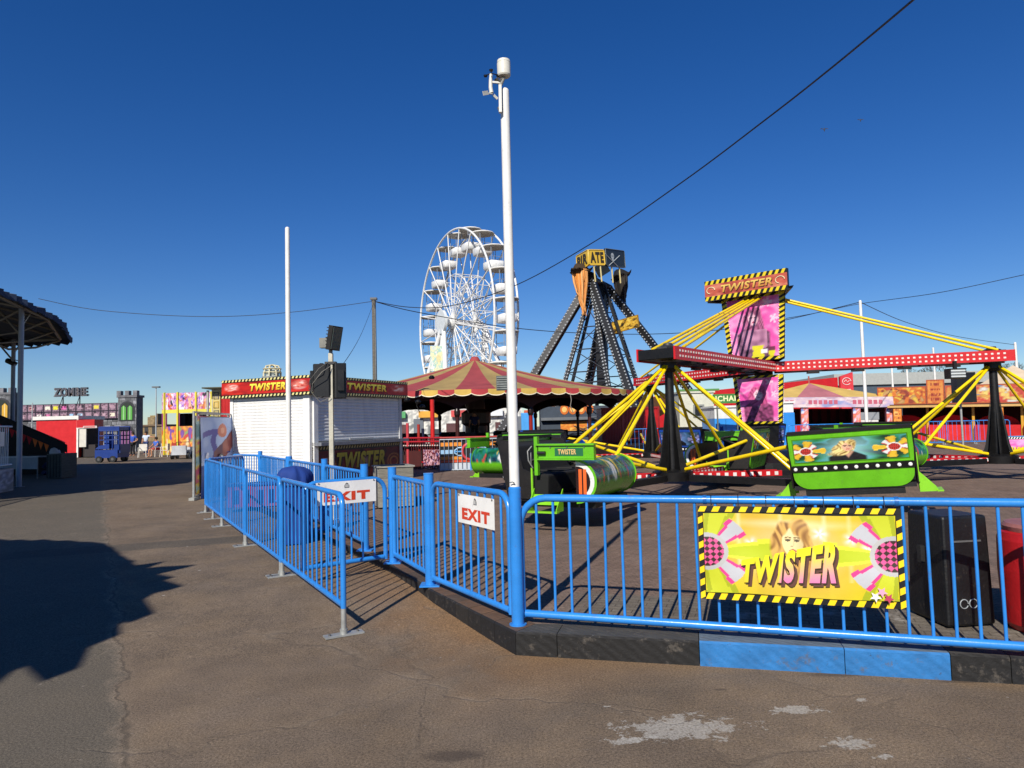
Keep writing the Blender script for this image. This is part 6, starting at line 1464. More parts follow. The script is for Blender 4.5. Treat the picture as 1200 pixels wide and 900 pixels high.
m = MB(M); x0, x1 = X(250.5), X(259.5); m.bx(x0, x1, P(492), P(461.5), .06, .12, C('#c9b878'), 'paint')
for k, cc in enumerate(('#4a4a6a', '#c8a02a', '#5a5a50')):
    z = P(466 + k * 10.5); m.path([(x0 + .06, z - .12, .13), (x1 - .06, z - .12, .13), (x1 - .06, z + .12, .13), (x0 + .06, z + .12, .13)], .02, C(cc), 'paint', 4, closed=True); m.rect(x0 + .1, z - .08, x1 - .1, z + .08, mix(C(cc), C('#d8c890'), .4), .125)
m.build('sign_board', o)
m = MB(M); m.tube((X(247.5), .05, .3), (X(247.5), P(460), .3), .05, C('#b9b9ae'), 'galv', 8); m.build('post', o)
m = MB(M); x0, x1 = X(249), X(282); m.bx(x0, x1, P(499), P(491.5), .35, .42, C('#d0b8a0'), 'paint'); m.rect(x0 + .03, P(498), x1, P(492.3), C('#a8584a'), .425); m.text('O L L I', x0 + .1, P(497.6), P(493) - P(497.6), C('#e8e2d8'), .43, .9, off=.03); m.build('fascia', o)

# distant old brick house with chimney and a tall lamp post
a, b = at(166, 520, 150), at(192, 520, 150); o = thing('brick_house', V(a.x, a.y, 0), 'far tan brick house with tall chimney stack beyond the castle', 'house'); M = frame(V(a.x, a.y, 0), V(1, 0, 0), ZUP); W = b.x - a.x; z = lambda py: at(178, py, 150).z; X = lambda px: at(px, 500, 150).x - a.x
m = MB(M); m.bx(0, W, 0, z(500), -8, 0, C('#8a7654'), 'stone'); 
for x in (.6, 2.2): m.rect(x, 1.5, x + .8, 3., C('#2a2a2c'), .02)
m.build('wall', o); m = MB(M); m.prism([(X(166), -.3), (W + .3, -.3), (W + .3, 8), (X(166), 8)], 0, .01, C('#5a4c3c'), 'matte') if False else m.bx(-.3, W + .3, z(500) + .01, z(498), -8.3, .3, C('#6a5844'), 'matte'); m.build('roof', o)
m = MB(M); m.bx(X(170), X(178.5), z(498) + .01, z(489), -3, -1, C('#8d7a5a'), 'stone'); 
for k in range(4): m.tube((X(171.5 + k * 1.8), z(489) , -2), (X(171.5 + k * 1.8), z(487), -2), .25, C('#a08a5c'), 'stone', 8)
m.bx(X(180), X(182), z(498) + .01, z(485), -3, -1, C('#6a5c48'), 'stone'); m.build('chimney', o)
def lamp_post(px0, pyt, Y, label, r=.1, name='lamp_post', head=True, z0=0):
    p = at(px0, pyt, Y); b_ = at(px0 + 2.5, 520, Y); o = thing(name, V(p.x, p.y, z0), label, 'lamp post' if head else 'pole'); m = MB(); m.tube((p.x, p.y, z0), (p.x, p.y, p.z), r, C('#b8bcbc'), 'galv', 8, r * .7); m.build('shaft', o)
    if head: m = MB(); m.bx(p.x - r * 5, p.x + r * 5, p.y - .3, p.y + .3, p.z, p.z + r * 2, C('#6a6e70'), 'steel'); m.build('lamp_head', o)
lamp_post(183, 455, 110, 'far lamp post rising beyond the castle and painted stall', .11)
lamp_post(38, 473, 62, 'thin white mast at the left end of the ghost train roof', .06, 'mast', False)

# ------------------------------------------------------------------ stand on the left: canopy, posts, railing, dark stall
CPZ = 5.62
def canopy(poly_, z, label, cenz, slope_h, name='stand_canopy', seed=0, spiky=False):
    c = sum((V(*p) for p in poly_), V(0, 0)) / len(poly_); o = thing(name, V(c.x, c.y, 0), label, 'canopy'); n = len(poly_)
    edge = []
    for i in range(n):
        a, b = V(*poly_[i]), V(*poly_[(i + 1) % n]); k = max(2, int((b - a).length / .22))
        for j in range(k):
            p = a + (b - a) * (j / k); t = 1 - .0 * abs(nz(p.x * 3, p.y * 3, seed)); e = .12 * (nz(p.x * 2.1, p.y * 2.1, seed) ) + ((.13 if (i * 7 + j) % 2 else 0) if not spiky else (2.2 * abs(nz(p.x * 4, p.y * 4, 3)) + .7 if (i * 7 + j) % 2 else -.4) * (1 if p.x > max(q_[0] for q_ in poly_) - 1.15 else .08)); edge.append((c + (p - c) * (1 + e * .22 / max(1, (p - c).length / 5)), z + .05 * nz(p.x, p.y, seed + 2)))
    m = MB(); N = len(edge); vs = [(p.x, p.y, q) for p, q in edge] + [(*(c + (p - c) * .5).xy, z + slope_h * .62) for p, q in edge] + [(*(c + (p - c) * .06).xy, z + slope_h) for p, q in edge]
    m.add(vs, [(r_ * N + i, r_ * N + (i + 1) % N, (r_ + 1) * N + (i + 1) % N, (r_ + 1) * N + i) for r_ in (0, 1) for i in range(N)] + [tuple(range(2 * N, 3 * N))], C('#4d5664'), 'fabric', False); m.build('roof_sheet', o)
    m = MB(); vs = [(p.x, p.y, q) for p, q in edge] + [(p.x, p.y, q - .14 - .07 * (i % 2)) for i, (p, q) in enumerate(edge)]
    m.add(vs, [(i, (i + 1) % N, N + (i + 1) % N, N + i)[::-1] for i in range(N)], C('#33425c'), 'fabric'); m.build('edge_flap', o)
    m = MB()
    for i in range(n):
        a, b = V(*poly_[i]), V(*poly_[(i + 1) % n]); a2 = c + (a - c) * .94; b2 = c + (b - c) * .94; m.tube((a2.x, a2.y, z - .05), (b2.x, b2.y, z - .05), .06, C('#9a9a92'), 'galv', 6)
        kk = max(1, int((b - a).length / 2.2))
        for j in range(kk):
            p = a2 + (b2 - a2) * (j / kk); q = c + (p - c) * .08; m.tube((p.x, p.y, z - .06), (q.x, q.y, z + slope_h - .08), .05, C('#8a8478'), 'galv', 6)
            q2 = c + (p - c) * .7; m.path([(p.x, p.y, z - .1), (*(c + (p - c) * .85).xy, z - .55), (q2.x, q2.y, z - .75), (*(c + (p - c) * .5).xy, z - .3)], .04, C('#8a8478'), 'galv', 6)
    m.build('roof_frame', o)
    return o, c
polyA = [(-12.45, 14.2), (-15.75, 24.2), (-18.7, 29.5), (-27, 31), (-29, 13), (-15.4, 10.2)]
cA, ccA = canopy(polyA, CPZ, 'grey scalloped stand canopy on thin steel posts over the left edge of the walkway', 0, 1.0, seed=3)
def cpost(px, py, zz, par, r=.09):
    b = gnd(px, py); m = MB(); m.tube((b.x, b.y, 0), (b.x, b.y, zz), r, C('#8b93a0'), 'paint', 12); m.tube((b.x, b.y, .004), (b.x, b.y, .02), .16, C('#6f7680'), 'steel', 12)
    m.bar((b.x, b.y, zz - .6), (b.x - .15, b.y + .6, zz - .1), .04, .04, C('#8a8478'), 'galv'); m.bar((b.x, b.y, zz - .9), (b.x - .9, b.y + .3, zz - .05), .05, .05, C('#8a8478'), 'galv'); m.build('post', par); return b
p1 = cpost(22, 571, CPZ - .05, cA, .075); p2 = cpost(13.5, 556, CPZ, cA, .08)
b = V(-13.2, 14.6); m = MB(); m.tube((b.x, b.y, 0), (b.x, b.y, CPZ), .1, C('#8b93a0'), 'paint', 12); m.build('post', cA)
for i, (px, py) in enumerate(((4, 401), (13, 424))):
    p = at(px, py, p2.y); o = thing('spotlight', p, ('black spotlight bracketed high on the rear canopy post', 'small black spotlight lower down the rear canopy post')[i], 'spotlight', 'spotlights on the canopy post'); M = Matrix.Translation(p) @ Matrix.Rotation(R(20), 4, 'Y'); m = MB(M)
    m.tube((-.28 + .1 * i, 0, 0), (.2, 0, -.04), .16 - .05 * i, BLACK, 'steel', 12); m.build('housing', o); m = MB(M); m.tube((-.3 + .1 * i, 0, 0), (-.282 + .1 * i, 0, 0), .14 - .05 * i, C('#3a4048'), 'gloss', 12); m.build('lens', o); m = MB(M); m.bar((0, 0, .1), (.3, 0, .25 - .1 * i), .04, .04, BLACK, 'steel'); m.bar((.2, 0, 0), (.42, 0, .1), .04, .04, BLACK, 'steel'); m.build('bracket', o)
# deck with white railing
e0 = gnd(22, 574); d_ = (V(-11.9, 13.8) - V(-14.75, 22.8)).normalized(); s_ = V(e0.x + .05, e0.y - .3); e_ = s_ + d_ * 9.5; M = frame(V(s_.x, s_.y, 0), e_ - s_, ZUP); L = (e_ - s_).length; nn = V(-d_.y, d_.x)
zt = onplane(18, 551, s_, d_).z; zr = onplane(18, 503, s_, d_).z
o = thing('ride_deck', V(s_.x, s_.y, 0), 'raised ride deck with blue painted skirt and white railing at the left edge', 'deck'); m = MB(M); Wd = 7
M2 = frame(V(s_.x, s_.y, 0), -d_, ZUP)   # outer side faces the walkway
M2 = frame(V(e_.x, e_.y, 0), s_ - e_, ZUP); m = MB(M2); sf = blotch(('#2c4668', '#48648c', '#8a9cb8', '#38546e'), 260, 10, 2, 1.5); m.bx(0, L, .01, zt, -Wd, 0, C('#3a5070'), 'paint'); m.sheet(L, zt - .05, 90, 14, sf, .004, 'print', 0, .03); m.build('skirt', o)
m = MB(M2)
for z in (zt + .1, zr): m.tube((0, z, -.06), (L, z, -.06), .028, C('#cdd0d4'), 'paint', 8)
for k in range(int(L / .14)): m.tube((k * .14, zt + .1, -.06), (k * .14, zr, -.06), .013, C('#c4c8ce'), 'paint', 5)
m.build('railing', o); m = MB(M2); m.bx(L - .95, L - .65, zr - .55, zr - .15, -.03, -.02, C('#c9cdd2'), 'paint'); m.build('notice', o)
# dark game stall with sloping awning
g0 = gnd(33, 557); GY = g0.y; X = lambda px, Y=GY: at(px, 530, Y).x; Z = lambda py, Y=GY, px=45: at(px, py, Y).z
o = thing('game_stall', V(X(24), GY, 0), 'shadowy stall under a black sloping awning with red lining, left of the red kiosk', 'stall')
x0, x1 = X(-14), X(80, GY + 8); m = MB(); ya, yb = GY - .4, GY + 9
A_ = at(-34, 475, 25); B_ = at(79, 522, 25.6); A2 = at(-40, 489, GY - 1); C_ = at(0, 506, GY + 1); 
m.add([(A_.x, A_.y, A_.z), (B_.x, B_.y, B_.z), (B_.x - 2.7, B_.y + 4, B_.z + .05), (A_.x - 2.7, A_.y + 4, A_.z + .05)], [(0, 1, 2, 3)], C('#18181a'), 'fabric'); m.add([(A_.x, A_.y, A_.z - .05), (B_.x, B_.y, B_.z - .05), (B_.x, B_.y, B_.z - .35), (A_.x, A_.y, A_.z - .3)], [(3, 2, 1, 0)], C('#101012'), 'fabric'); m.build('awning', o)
m = MB(); q = lambda t, dz: Vector(A_).lerp(Vector(B_), t) + V(-.1, .1, dz)
for k in range(9): t0, t1 = .28 + k * .06, .28 + (k + 1) * .06; m.add([q(t0, -.3), q(t1, -.3), q((t0 + t1) / 2, -.62)], [(0, 1, 2)], C('#b01c24') if k < 6 else C('#d86a2a'), 'fabric')
m.build('pennant', o)
m = MB(); m.bx(B_.x - .55, B_.x - .02, B_.y - .3, B_.y + .6, .02, B_.z - .36, C('#55564f'), 'wood'); 
for k in range(5): m.bx(B_.x - .54 + k * .11, B_.x - .50 + k * .11, B_.y - .33, B_.y - .302, .05, B_.z - .4, C('#3a3a36'), 'wood')
m.build('side_cabinet', o)
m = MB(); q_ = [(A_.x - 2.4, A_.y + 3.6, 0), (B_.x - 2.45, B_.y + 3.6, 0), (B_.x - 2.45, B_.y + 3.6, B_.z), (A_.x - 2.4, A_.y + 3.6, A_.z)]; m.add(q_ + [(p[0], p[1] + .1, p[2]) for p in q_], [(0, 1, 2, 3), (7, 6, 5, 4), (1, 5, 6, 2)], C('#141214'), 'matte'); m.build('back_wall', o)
m = MB(); m.add([(A_.x - 3, A_.y - .4, A_.z + .8), (A_.x, A_.y, A_.z), (A_.x - 2.7, A_.y + 4, A_.z), (A_.x - 5.7, A_.y + 3.6, A_.z + .8)], [(0, 1, 2, 3)], C('#18181a'), 'fabric'); m.build('awning', o)
tb_ = gnd(42, 560); M = Matrix.Translation((tb_.x, tb_.y, 0)) @ Matrix.Rotation(R(-20), 4, 'Z'); t = thing('counter_table', V(tb_.x, tb_.y, 0), 'pale folding table inside the shadowy stall', 'table'); m = MB(M); m.bx(-1.6, .6, -.35, .35, .78, .82, C('#a9adb2'), 'plastic'); m.build('tabletop', t)
m = MB(M); m.bx(-1.58, .58, -.36, -.352, .35, .779, C('#8f959c'), 'fabric'); m.build('cloth', t)
for x in (-1.5, .5):
    for y in (-.3, .3): m = MB(M); m.tube((x, y, 0), (x, y, .78), .02, C('#7a7e84'), 'galv', 6); m.build('leg', t)
for i, (px, py, c1, c2, lb) in enumerate(((64, 556, '#c8ccd4', '#1c2c58', 'stuffed toy in white and navy leaning at the stall corner'), (36, 552, '#b08848', '#e0d8c8', 'tan stuffed toy bear sitting deep in the stall'))):
    p = gnd(px, py); t = thing('plush_toy', V(p.x, p.y, 0), lb, 'plush toy', 'plush toys in the stall'); k = 1.0 if i == 0 else .8
    m = MB(Matrix.Translation((p.x, p.y, 0)) @ Matrix.Scale(k, 4)); m.lathe([(0, .02), (.2, .06), (.26, .3), (.2, .55), (.1, .66), (.17, .75), (.2, .9), (.14, 1.05), (0, 1.1)], C(c1), 'fabric', 14)
    for s in (-1, 1): m.path([(s * .18, 0, .52), (s * .34, -.05, .4), (s * .38, -.12, .28)], .07, C(c2), 'fabric', 8); m.path([(s * .12, -.1, .1), (s * .18, -.32, .08), (s * .19, -.4, .12)], .09, C(c2), 'fabric', 8); m.lathe([(0, -.06), (.07, 0), (0, .06)], C(c2), 'fabric', 8, o=(s * .15, 0, 1.02))
    m.build('body', t)
p = gnd(55, 568); 
o = thing('stall_post', V(X(33), GY - .5, 0), 'dark upright post at the front of the shadowy stall', 'post'); m = MB(); m.tube((X(33), GY - .5, 0), (X(33), GY - .5, 2.2), .045, C('#2a2c30'), 'steel', 8); m.build('shaft', o)
# second canopy, out of the photograph to the left; its shadow lies across the foreground
te = math.tan(SUN_EL); z2 = 4.4; sh = SUN_AZ * (z2 / te)
gp = [gnd(-160, 626), gnd(128, 634), gnd(188, 668), gnd(200, 690), gnd(165, 712), gnd(55, 774), gnd(-30, 810), gnd(-260, 850)]
poly2 = [((p + sh).x, (p + sh).y) for p in gp][::-1]
c2, cc2 = canopy(poly2, z2, 'scalloped grey canopy on posts beside the near left walkway', 0, .7, seed=9, spiky=True)
for f in (.25, .55):
    p = cc2 + (V(*poly2[0]) - cc2) * f + V(0, .4); m = MB(); m.tube((p.x, p.y, 0), (p.x, p.y, z2 + .3), .09, C('#8b93a0'), 'paint', 12); m.build('post', c2)

for o in bpy.data.objects:      # all of this stands on the slightly higher asphalt
    if o not in TOP6 and o.parent is None and o.get('category') not in ('spotlight',) : o.location.z += GZ if o.location.y > 6 and not (o.get('label') or '').startswith('person in dark navy') else 0
# ------------------------------------------------------------------ background on the right
def bldg(name, px0, px1, pyt, Y, label, cat, depth=6., z0=PAVE, Y1=None, pyt1=None):
    a, b = at(px0, 500, Y), at(px1, 500, Y1 or Y); zt = at(px0, pyt, Y).z; M = frame(V(a.x, a.y, 0), V(b.x - a.x, b.y - a.y), ZUP)
    o = thing(name, V(a.x, a.y, z0), label, cat); return o, M, V(b.x - a.x, b.y - a.y).length, zt
# red building with a tilted corner sign
o, M, W, zt = bldg('arcade_building', 742, 988, 463, 56, 'long red walled building with a raised tilted corner sign behind the tent stall', 'building')
z1 = at(985, 442, 56).z; m = MB(M); Wr = at(984, 470, 56).x - at(742, 470, 56).x
m.add([(0, PAVE, 0), (Wr, PAVE, 0), (Wr, z1, 0), (0, zt - .3, 0), (0, PAVE, -8), (Wr, PAVE, -8), (Wr, z1, -8), (0, zt - .3, -8)], [(0, 1, 2, 3), (5, 4, 7, 6), (1, 5, 6, 2), (4, 0, 3, 7), (3, 2, 6, 7)], C('#b8161b'), 'paint'); m.build('wall', o)
xa = at(985, 470, 56).x - at(742, 470, 56).x; xb = at(998.5, 470, 56).x - at(742, 470, 56).x; za, zb_, zc = at(985, 441, 55.5).z, at(998.5, 436, 55.5).z, at(990, 459, 55.5).z
m = MB(M); m.add([(xa, PAVE, .3), (xb, PAVE, .5), (xb, zb_, .5), (xa, za, .3), (xa, PAVE, .0), (xb, PAVE, .2), (xb, zb_, .2), (xa, za, .0)], [(0, 1, 2, 3), (1, 5, 6, 2), (4, 0, 3, 7), (3, 2, 6, 7), (5, 4, 7, 6)], C('#c83038'), 'paint'); 
w_ = xb - xa; m.M = M @ Matrix.Translation((xa, 0, .3)) @ Matrix.Rotation(-math.atan2(.2, w_), 4, 'Y')
m.path([(w_ * .5 + w_ * .34 * math.cos(t * .4), zb_ - .72 + .28 * math.sin(t * .4), .03) for t in range(15)], .03, C('#e8d0cc'), 'print', 5); m.path([(w_ * .3, zb_ - .75, .03), (w_ * .45, zb_ - .6, .03), (w_ * .55, zb_ - .8, .03), (w_ * .72, zb_ - .66, .03)], .03, C('#e8d0cc'), 'print', 5)
for k in range(2): m.text('AMUSE' if k == 0 else 'MENTS', w_ * .18, zb_ - 1.5 - k * .32, .2, C('#e8d4d0'), .02, w_ * .64, off=.02) if False else m.rect(w_ * .2, zb_ - 1.5 - k * .3, w_ * .8, zb_ - 1.34 - k * .3, C('#dcb8b4'), .02)
m.build('corner_sign', o)
# long pale flat-roofed hall far behind
o, M, W, zt = bldg('exhibition_hall', 985, 1290, 440, 92, 'long grey flat roofed hall far behind the game stalls', 'building')
z2 = at(1000, 438, 92).z; m = MB(M); m.bx(0, W, PAVE, z2 - 1.9, -20, -.6, C('#3c4248'), 'paint'); m.build('wall', o)
m = MB(M); m.bx(-.5, W, z2 - 1.5, z2, -20.5, 0, C('#a3a6a2'), 'paint'); m.build('roof_edge', o); m = MB(M); m.bx(-.3, W, z2 - 3.2, z2 - 1.502, -.9, -.3, C('#4a5560'), 'paint'); m.build('clerestory', o)
# bare trees behind it
for i, (px, pyt) in enumerate(((1097, 426), (1068, 431), (1186, 424))):
    p = at(px, pyt, 120); o = thing('bare_tree', V(p.x, p.y, 0), ('bare leafless tree crown showing over the hall roof beside the hanging lamp', 'smaller bare tree crown over the hall roof left of the hanging lamp', 'bare tree crown over the hall roof at the right edge beyond the red beam end')[i], 'tree'); m = MB(); m.tube((p.x, p.y, 0), (p.x, p.y, p.z - 3), .35, C('#4a4038'), 'wood', 8, .2); m.build('trunk', o)
    m = MB()
    def grow(q, d, L, r_, n):
        e = q + d * L; m.tube(q, e, r_, C('#51463c'), 'wood', 4, r_ * .6, False)
        if n:
            for k in range(3): grow(e, (d + Vector((rnd.uniform(-.7, .7), rnd.uniform(-.5, .5), rnd.uniform(-.1, .4)))).normalized(), L * .72, r_ * .55, n - 1)
    for k in range(5): grow(V(p.x, p.y, p.z - 3.6), Vector((rnd.uniform(-.9, .9), rnd.uniform(-.6, .6), 1)).normalized(), 1.3, .09, 4)
    m.build('crown', o)
# white and blue cabin, beige container, red container, lockers
def cabin(px0, px1, pyt, Y, label, top, low, split, name='cabin', d=2.4):
    o, M, W, zt = bldg(name, px0, px1, pyt, Y, label, 'cabin'); m = MB(M); zs = at(px0, split, Y).z
    m.bx(0, W, zs + .003, zt, -d, 0, C(top), 'paint'); m.build('upper_wall', o, bev=.02); m = MB(M); m.bx(-.02, W + .02, PAVE + .02, zs, -d, .03, C(low), 'paint')
    for k in range(1, int(W / .55)): m.bx(k * .55 - .012, k * .55 + .012, PAVE + .05, zs - .03, .031, .04, mix(C(low), (0, 0, 0), .5), 'paint')
    m.build('lower_wall', o); m = MB(M); m.bx(-.06, W + .06, zt + .002, zt + .1, -d - .05, .08, C(top), 'paint'); m.build('roof', o); return o, M, W, zt
cabin(838, 884, 478, 36, 'white and sky blue cabin seen between the yellow tubes left of the picture tower', '#d6d8d4', '#2f8ad6', 491)
cabin(906, 931, 473, 36, 'narrow white and sky blue cabin just right of the picture tower', '#d8dad8', '#2f86d6', 484)
o, M, W, zt = cabin(797, 838, 461, 40, 'cream site cabin with a small dark window behind the near black mast', '#c9c8b6', '#c2c1ae', 512)
m = MB(M); c = W * .55; m.bx(c - .32, c + .32, 1.75, 2.5, .001, .03, C('#8a8c86'), 'paint'); m.bx(c - .22, c + .22, 1.85, 2.4, .031, .04, C('#22262a'), 'gloss'); m.build('window', o)
m = MB(M); m.bx(-.1, W + .3, zt + .11, zt + .22, -.2, .1, C('#5a8a4a'), 'paint'); m.build('fascia', o)
p, q = at(836, 478, 34), at(868, 472, 34); z0, z1 = at(838, 473, 34).z, at(838, 462, 34).z; M = frame(V(p.x, p.y, z0), V(1, -.1, 0), ZUP); W = q.x - p.x; o = thing('shop_sign', V(p.x, p.y, z0), 'green sign board with pale lettering behind the picture tower', 'sign'); m = MB(M); m.bx(0, W, 0, z1 - z0, -.08, 0, C('#3c7a38'), 'paint'); m.text('ICHAM', .12, .1, (z1 - z0) * .6, C('#d8e0a8'), .006, W - .2, off=.03); m.build('board', o)
m = MB(M)
for x in (.2, W - .2): m.tube((x, PAVE - z0, -.12), (x, z1 - z0, -.12), .04, C('#6a6e66'), 'steel', 6)
m.build('post', o)
o, M, W, zt = bldg('shipping_container', 706, 772, 478, 36.5, 'red corrugated container behind the rear black mast', 'container'); m = MB(M); n = 36
m.bx(0, W, PAVE, zt, -2.4, -.03, C('#a8161a'), 'paint')
for k in range(n): m.bx(W * k / n, W * (k + .5) / n, PAVE + .1, zt - .1, -.029, .02, C('#b4181d'), 'paint')
m.build('wall', o); m = MB(M)
for z in (PAVE + .04, zt - .05): m.bx(-.03, W + .03, z - .05, z + .05, -.02, .05, C('#8c1216'), 'paint')
for x in (0, W): m.bx(x - .05, x + .05, PAVE, zt, -.02, .06, C('#8c1216'), 'paint')
m.build('frame', o)
# distant things seen under the tent roof
o, M, W, zt = bldg('pale_building', 440, 612, 486, 66, 'pale cluttered building front seen through the tent roofed ride', 'building'); m = MB(M); m.bx(0, W, 0, 3.4, -4, 0, C('#c9c8c0'), 'matte'); cf = blotch(('#c9c8c0', '#dcdcd6', '#a9aaa6', '#e2e0d8', '#787c7c'), 300, 12, 3, 3); m.sheet(W, 3.3, 80, 20, cf, .02, 'matte', 0, .05); m.build('wall', o)
for k in range(9): 
    m = MB(M); x = W * (k + .35) / 9; m.bx(x, x + .9, .1, 1.4 + .5 * (k % 3), .06, .16, C(('#3a3f44', '#5a3a3a', '#6a7078')[k % 3]), 'paint'); m.build('door' if k % 2 else 'window', o)
m = MB(M); 
for k, cc in enumerate(('#58a068', '#d8a040', '#c85050', '#d0d4d8')): x = W * (.08 + .22 * k); m.bx(x, x + 1.8, 2.5, 3.1, .2, .5, C(cc), 'fabric')
m.build('awning', o)
for i, (px0, px1, pyt, Y, col, lb) in enumerate(((611, 629, 484, 50, '#4a9be0', 'light blue cabinet standing behind the tent roofed ride beside the tall white pole'),)):
    o, M, W, zt = bldg('cabinet', px0, px1, pyt, Y, lb, 'cabinet'); m = MB(M); m.bx(0, W, PAVE, zt, -1, 0, C(col), 'paint'); m.bx(W * .2, W * .9, zt + .002, zt + .2, -.8, -.1, C('#c8603a'), 'paint'); m.build('body', o, bev=.03); m = MB(M); m.bx(W * .48, W * .52, PAVE + .1, zt - .1, .001, .012, C('#2a6aa8'), 'paint'); m.build('door_gap', o)
o, M, W, zt = bldg('mural_stall', 634, 716, 477, 50, 'stall with an orange mural and round lamps seen under the tent roof', 'stall'); m = MB(M); m.bx(0, W, PAVE, zt, -3, 0, C('#3a4450'), 'matte'); mf = blotch(('#8c5a20', '#d8902c', '#c86a1c', '#e0b050'), 320, 5, 2, 3); z_ = at(660, 494, 50).z; z_2 = at(660, 505, 50).z
m.sheet(W * .6, z_ - z_2, 30, 10, mf, .02, 'print', W * .28, z_2); m.sheet(W * .12, z_ - z_2, 4, 4, lambda u, v: C('#3a8ad0'), .03, 'print', W * .66, z_2); m.sheet(W * .1, z_ - z_2, 4, 4, lambda u, v: C('#3aa05a'), .02, 'print', W * .9, z_2); m.bx(0, W, z_ + .1, z_ + .3, .01, .4, C('#6a6e72'), 'paint'); m.build('wall', o)
for k in range(4): m = MB(M); x = W * (.34 + .12 * k); m.poly([(x + .3 * math.cos(t * .4), z_ + .85 + .36 * math.sin(t * .4)) for t in range(16)], C('#c86a24'), .03, 'paint'); m.poly([(x + .18 * math.cos(t * .4), z_ + .85 + .2 * math.sin(t * .4)) for t in range(16)], C('#e8b86a'), .04, 'paint'); m.build('round_picture', o)

# tent stall with striped pyramid roof
TY = 42.0; a, b = at(880, 500, TY), at(1046, 500, TY - 1.5); M = frame(V(a.x, a.y, 0), b - a, ZUP); W = (b - a).length; o = thing('tent_stall', V(a.x, a.y, PAVE), 'open stall with a faded striped pyramid tent roof, pale fascia and red counters', 'stall')
zt0, zb0 = at(960, 464, TY - .8).z, at(960, 475.5, TY - .8).z; ap = at(948, 449, TY + 3); m = MB(); c4 = [M @ Vector(p) for p in ((-.1, zt0, .15), (W + .1, zt0, .15), (W + .1, zt0, -6), (-.1, zt0, -6))]; n = 3
for i in range(4):
    p, q = c4[i], c4[(i + 1) % 4]
    for k in range(n):
        u, v = p.lerp(q, k / n), p.lerp(q, (k + 1) / n); m.add([u, v, ap + V(.03, 0, 0)], [(0, 1, 2)], C('#c9a85a') if (k + i) % 2 == 0 else C('#b06a70'), 'fabric')
m.tube(ap - V(0, 0, .2), ap + V(0, 0, .45), .05, C('#a85a50'), 'paint', 6); m.build('tent_roof', o)
ff = blotch(('#8a90b8', '#b8a4bc', '#c8b0b8', '#d8c8c8', '#a88aa0'), 340, 9, 1.5, 1.5); m = MB(M); m.bx(-.15, W + .15, zb0, zt0 + .02, .1, .2, C('#b0a4b0'), 'paint'); m.sheet(W + .3, zt0 - zb0, 90, 10, ff, .206, 'print', -.15, zb0)
for k, t in enumerate(('SWEET', 'TREATS', 'CANDY')): m.text(t, W * (.05 + .33 * k) + .2, zb0 + .14, (zt0 - zb0) * .5, C('#b0485c'), .212, W * .2, off=.02) if False else None
for k in range(3):
    for j in range(6): x = W * (.10 + .31 * k) + j * .28; m.rect(x, zb0 + .18, x + .2, zb0 + .42, C('#b4566a'), .212)
m.build('fascia', o)
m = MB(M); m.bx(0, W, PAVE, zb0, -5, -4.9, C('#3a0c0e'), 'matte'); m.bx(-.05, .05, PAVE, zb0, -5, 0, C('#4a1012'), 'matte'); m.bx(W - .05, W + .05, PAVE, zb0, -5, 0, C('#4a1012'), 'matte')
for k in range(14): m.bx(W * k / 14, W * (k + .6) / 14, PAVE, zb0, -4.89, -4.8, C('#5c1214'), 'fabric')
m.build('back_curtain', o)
pf = blotch(('#5a7ab8', '#c8d0e0', '#c84a58', '#d87a48', '#d8a0a8'), 350, 2, 5, 2)
for f in (.02, .385, .75, .98): x = W * f; m = MB(M); m.bx(x - .2, x + .2, PAVE, zb0, -.2, .1, C('#a86a78'), 'paint'); m.sheet(.4, zb0 - .3, 6, 24, pf, .104, 'print', x - .2, .3); m.build('pillar', o)
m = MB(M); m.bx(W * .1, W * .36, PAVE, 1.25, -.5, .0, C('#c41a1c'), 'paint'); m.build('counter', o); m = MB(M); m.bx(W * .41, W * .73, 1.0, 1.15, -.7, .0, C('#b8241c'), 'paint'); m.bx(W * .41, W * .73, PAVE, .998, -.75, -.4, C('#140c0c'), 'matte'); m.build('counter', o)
m = MB(M); m.bx(W * .78, W * .9, PAVE, 1.95, -.6, .02, C('#d2d0ca'), 'paint'); m.bx(W * .775, W * .905, 1.55, 1.97, .021, .05, C('#8a8d90'), 'paint'); m.build('white_panel', o)

# long row of game stalls
GY2 = 40.0; a, b = at(1044, 500, GY2 + .5), at(1290, 500, GY2 - 5); M = frame(V(a.x, a.y, 0), b - a, ZUP); W = (b - a).length; o = thing('game_stalls', V(a.x, a.y, PAVE), 'long red fairground game stall row with orange picture fascias behind the right mast', 'stall')
zf1, zf0, zh = at(1100, 452, GY2).z, at(1100, 474, GY2).z, at(1060, 478, GY2).z
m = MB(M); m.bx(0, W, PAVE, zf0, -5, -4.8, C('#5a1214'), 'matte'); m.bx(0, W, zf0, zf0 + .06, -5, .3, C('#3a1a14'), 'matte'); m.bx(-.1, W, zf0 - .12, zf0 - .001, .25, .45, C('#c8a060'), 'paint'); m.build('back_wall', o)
pals = [('#8c2a14', '#d8701c', '#e8c040', '#b83a2a', '#c89a5a'), ('#d8d4cc', '#c83a2c', '#e0a030', '#e8e4dc', '#3a7ab8', '#d86a3a'), ('#d8a040', '#c83a2c', '#e8d070', '#4a90c8', '#e0e0d8'), ('#c88a4a', '#e0b060', '#b8502a')]
X = lambda px: (at(px, 470, GY2 - .8).x - a.x) * W / (b.x - a.x)
edges = [1046, 1088, 1103, 1184, 1236, 1290]
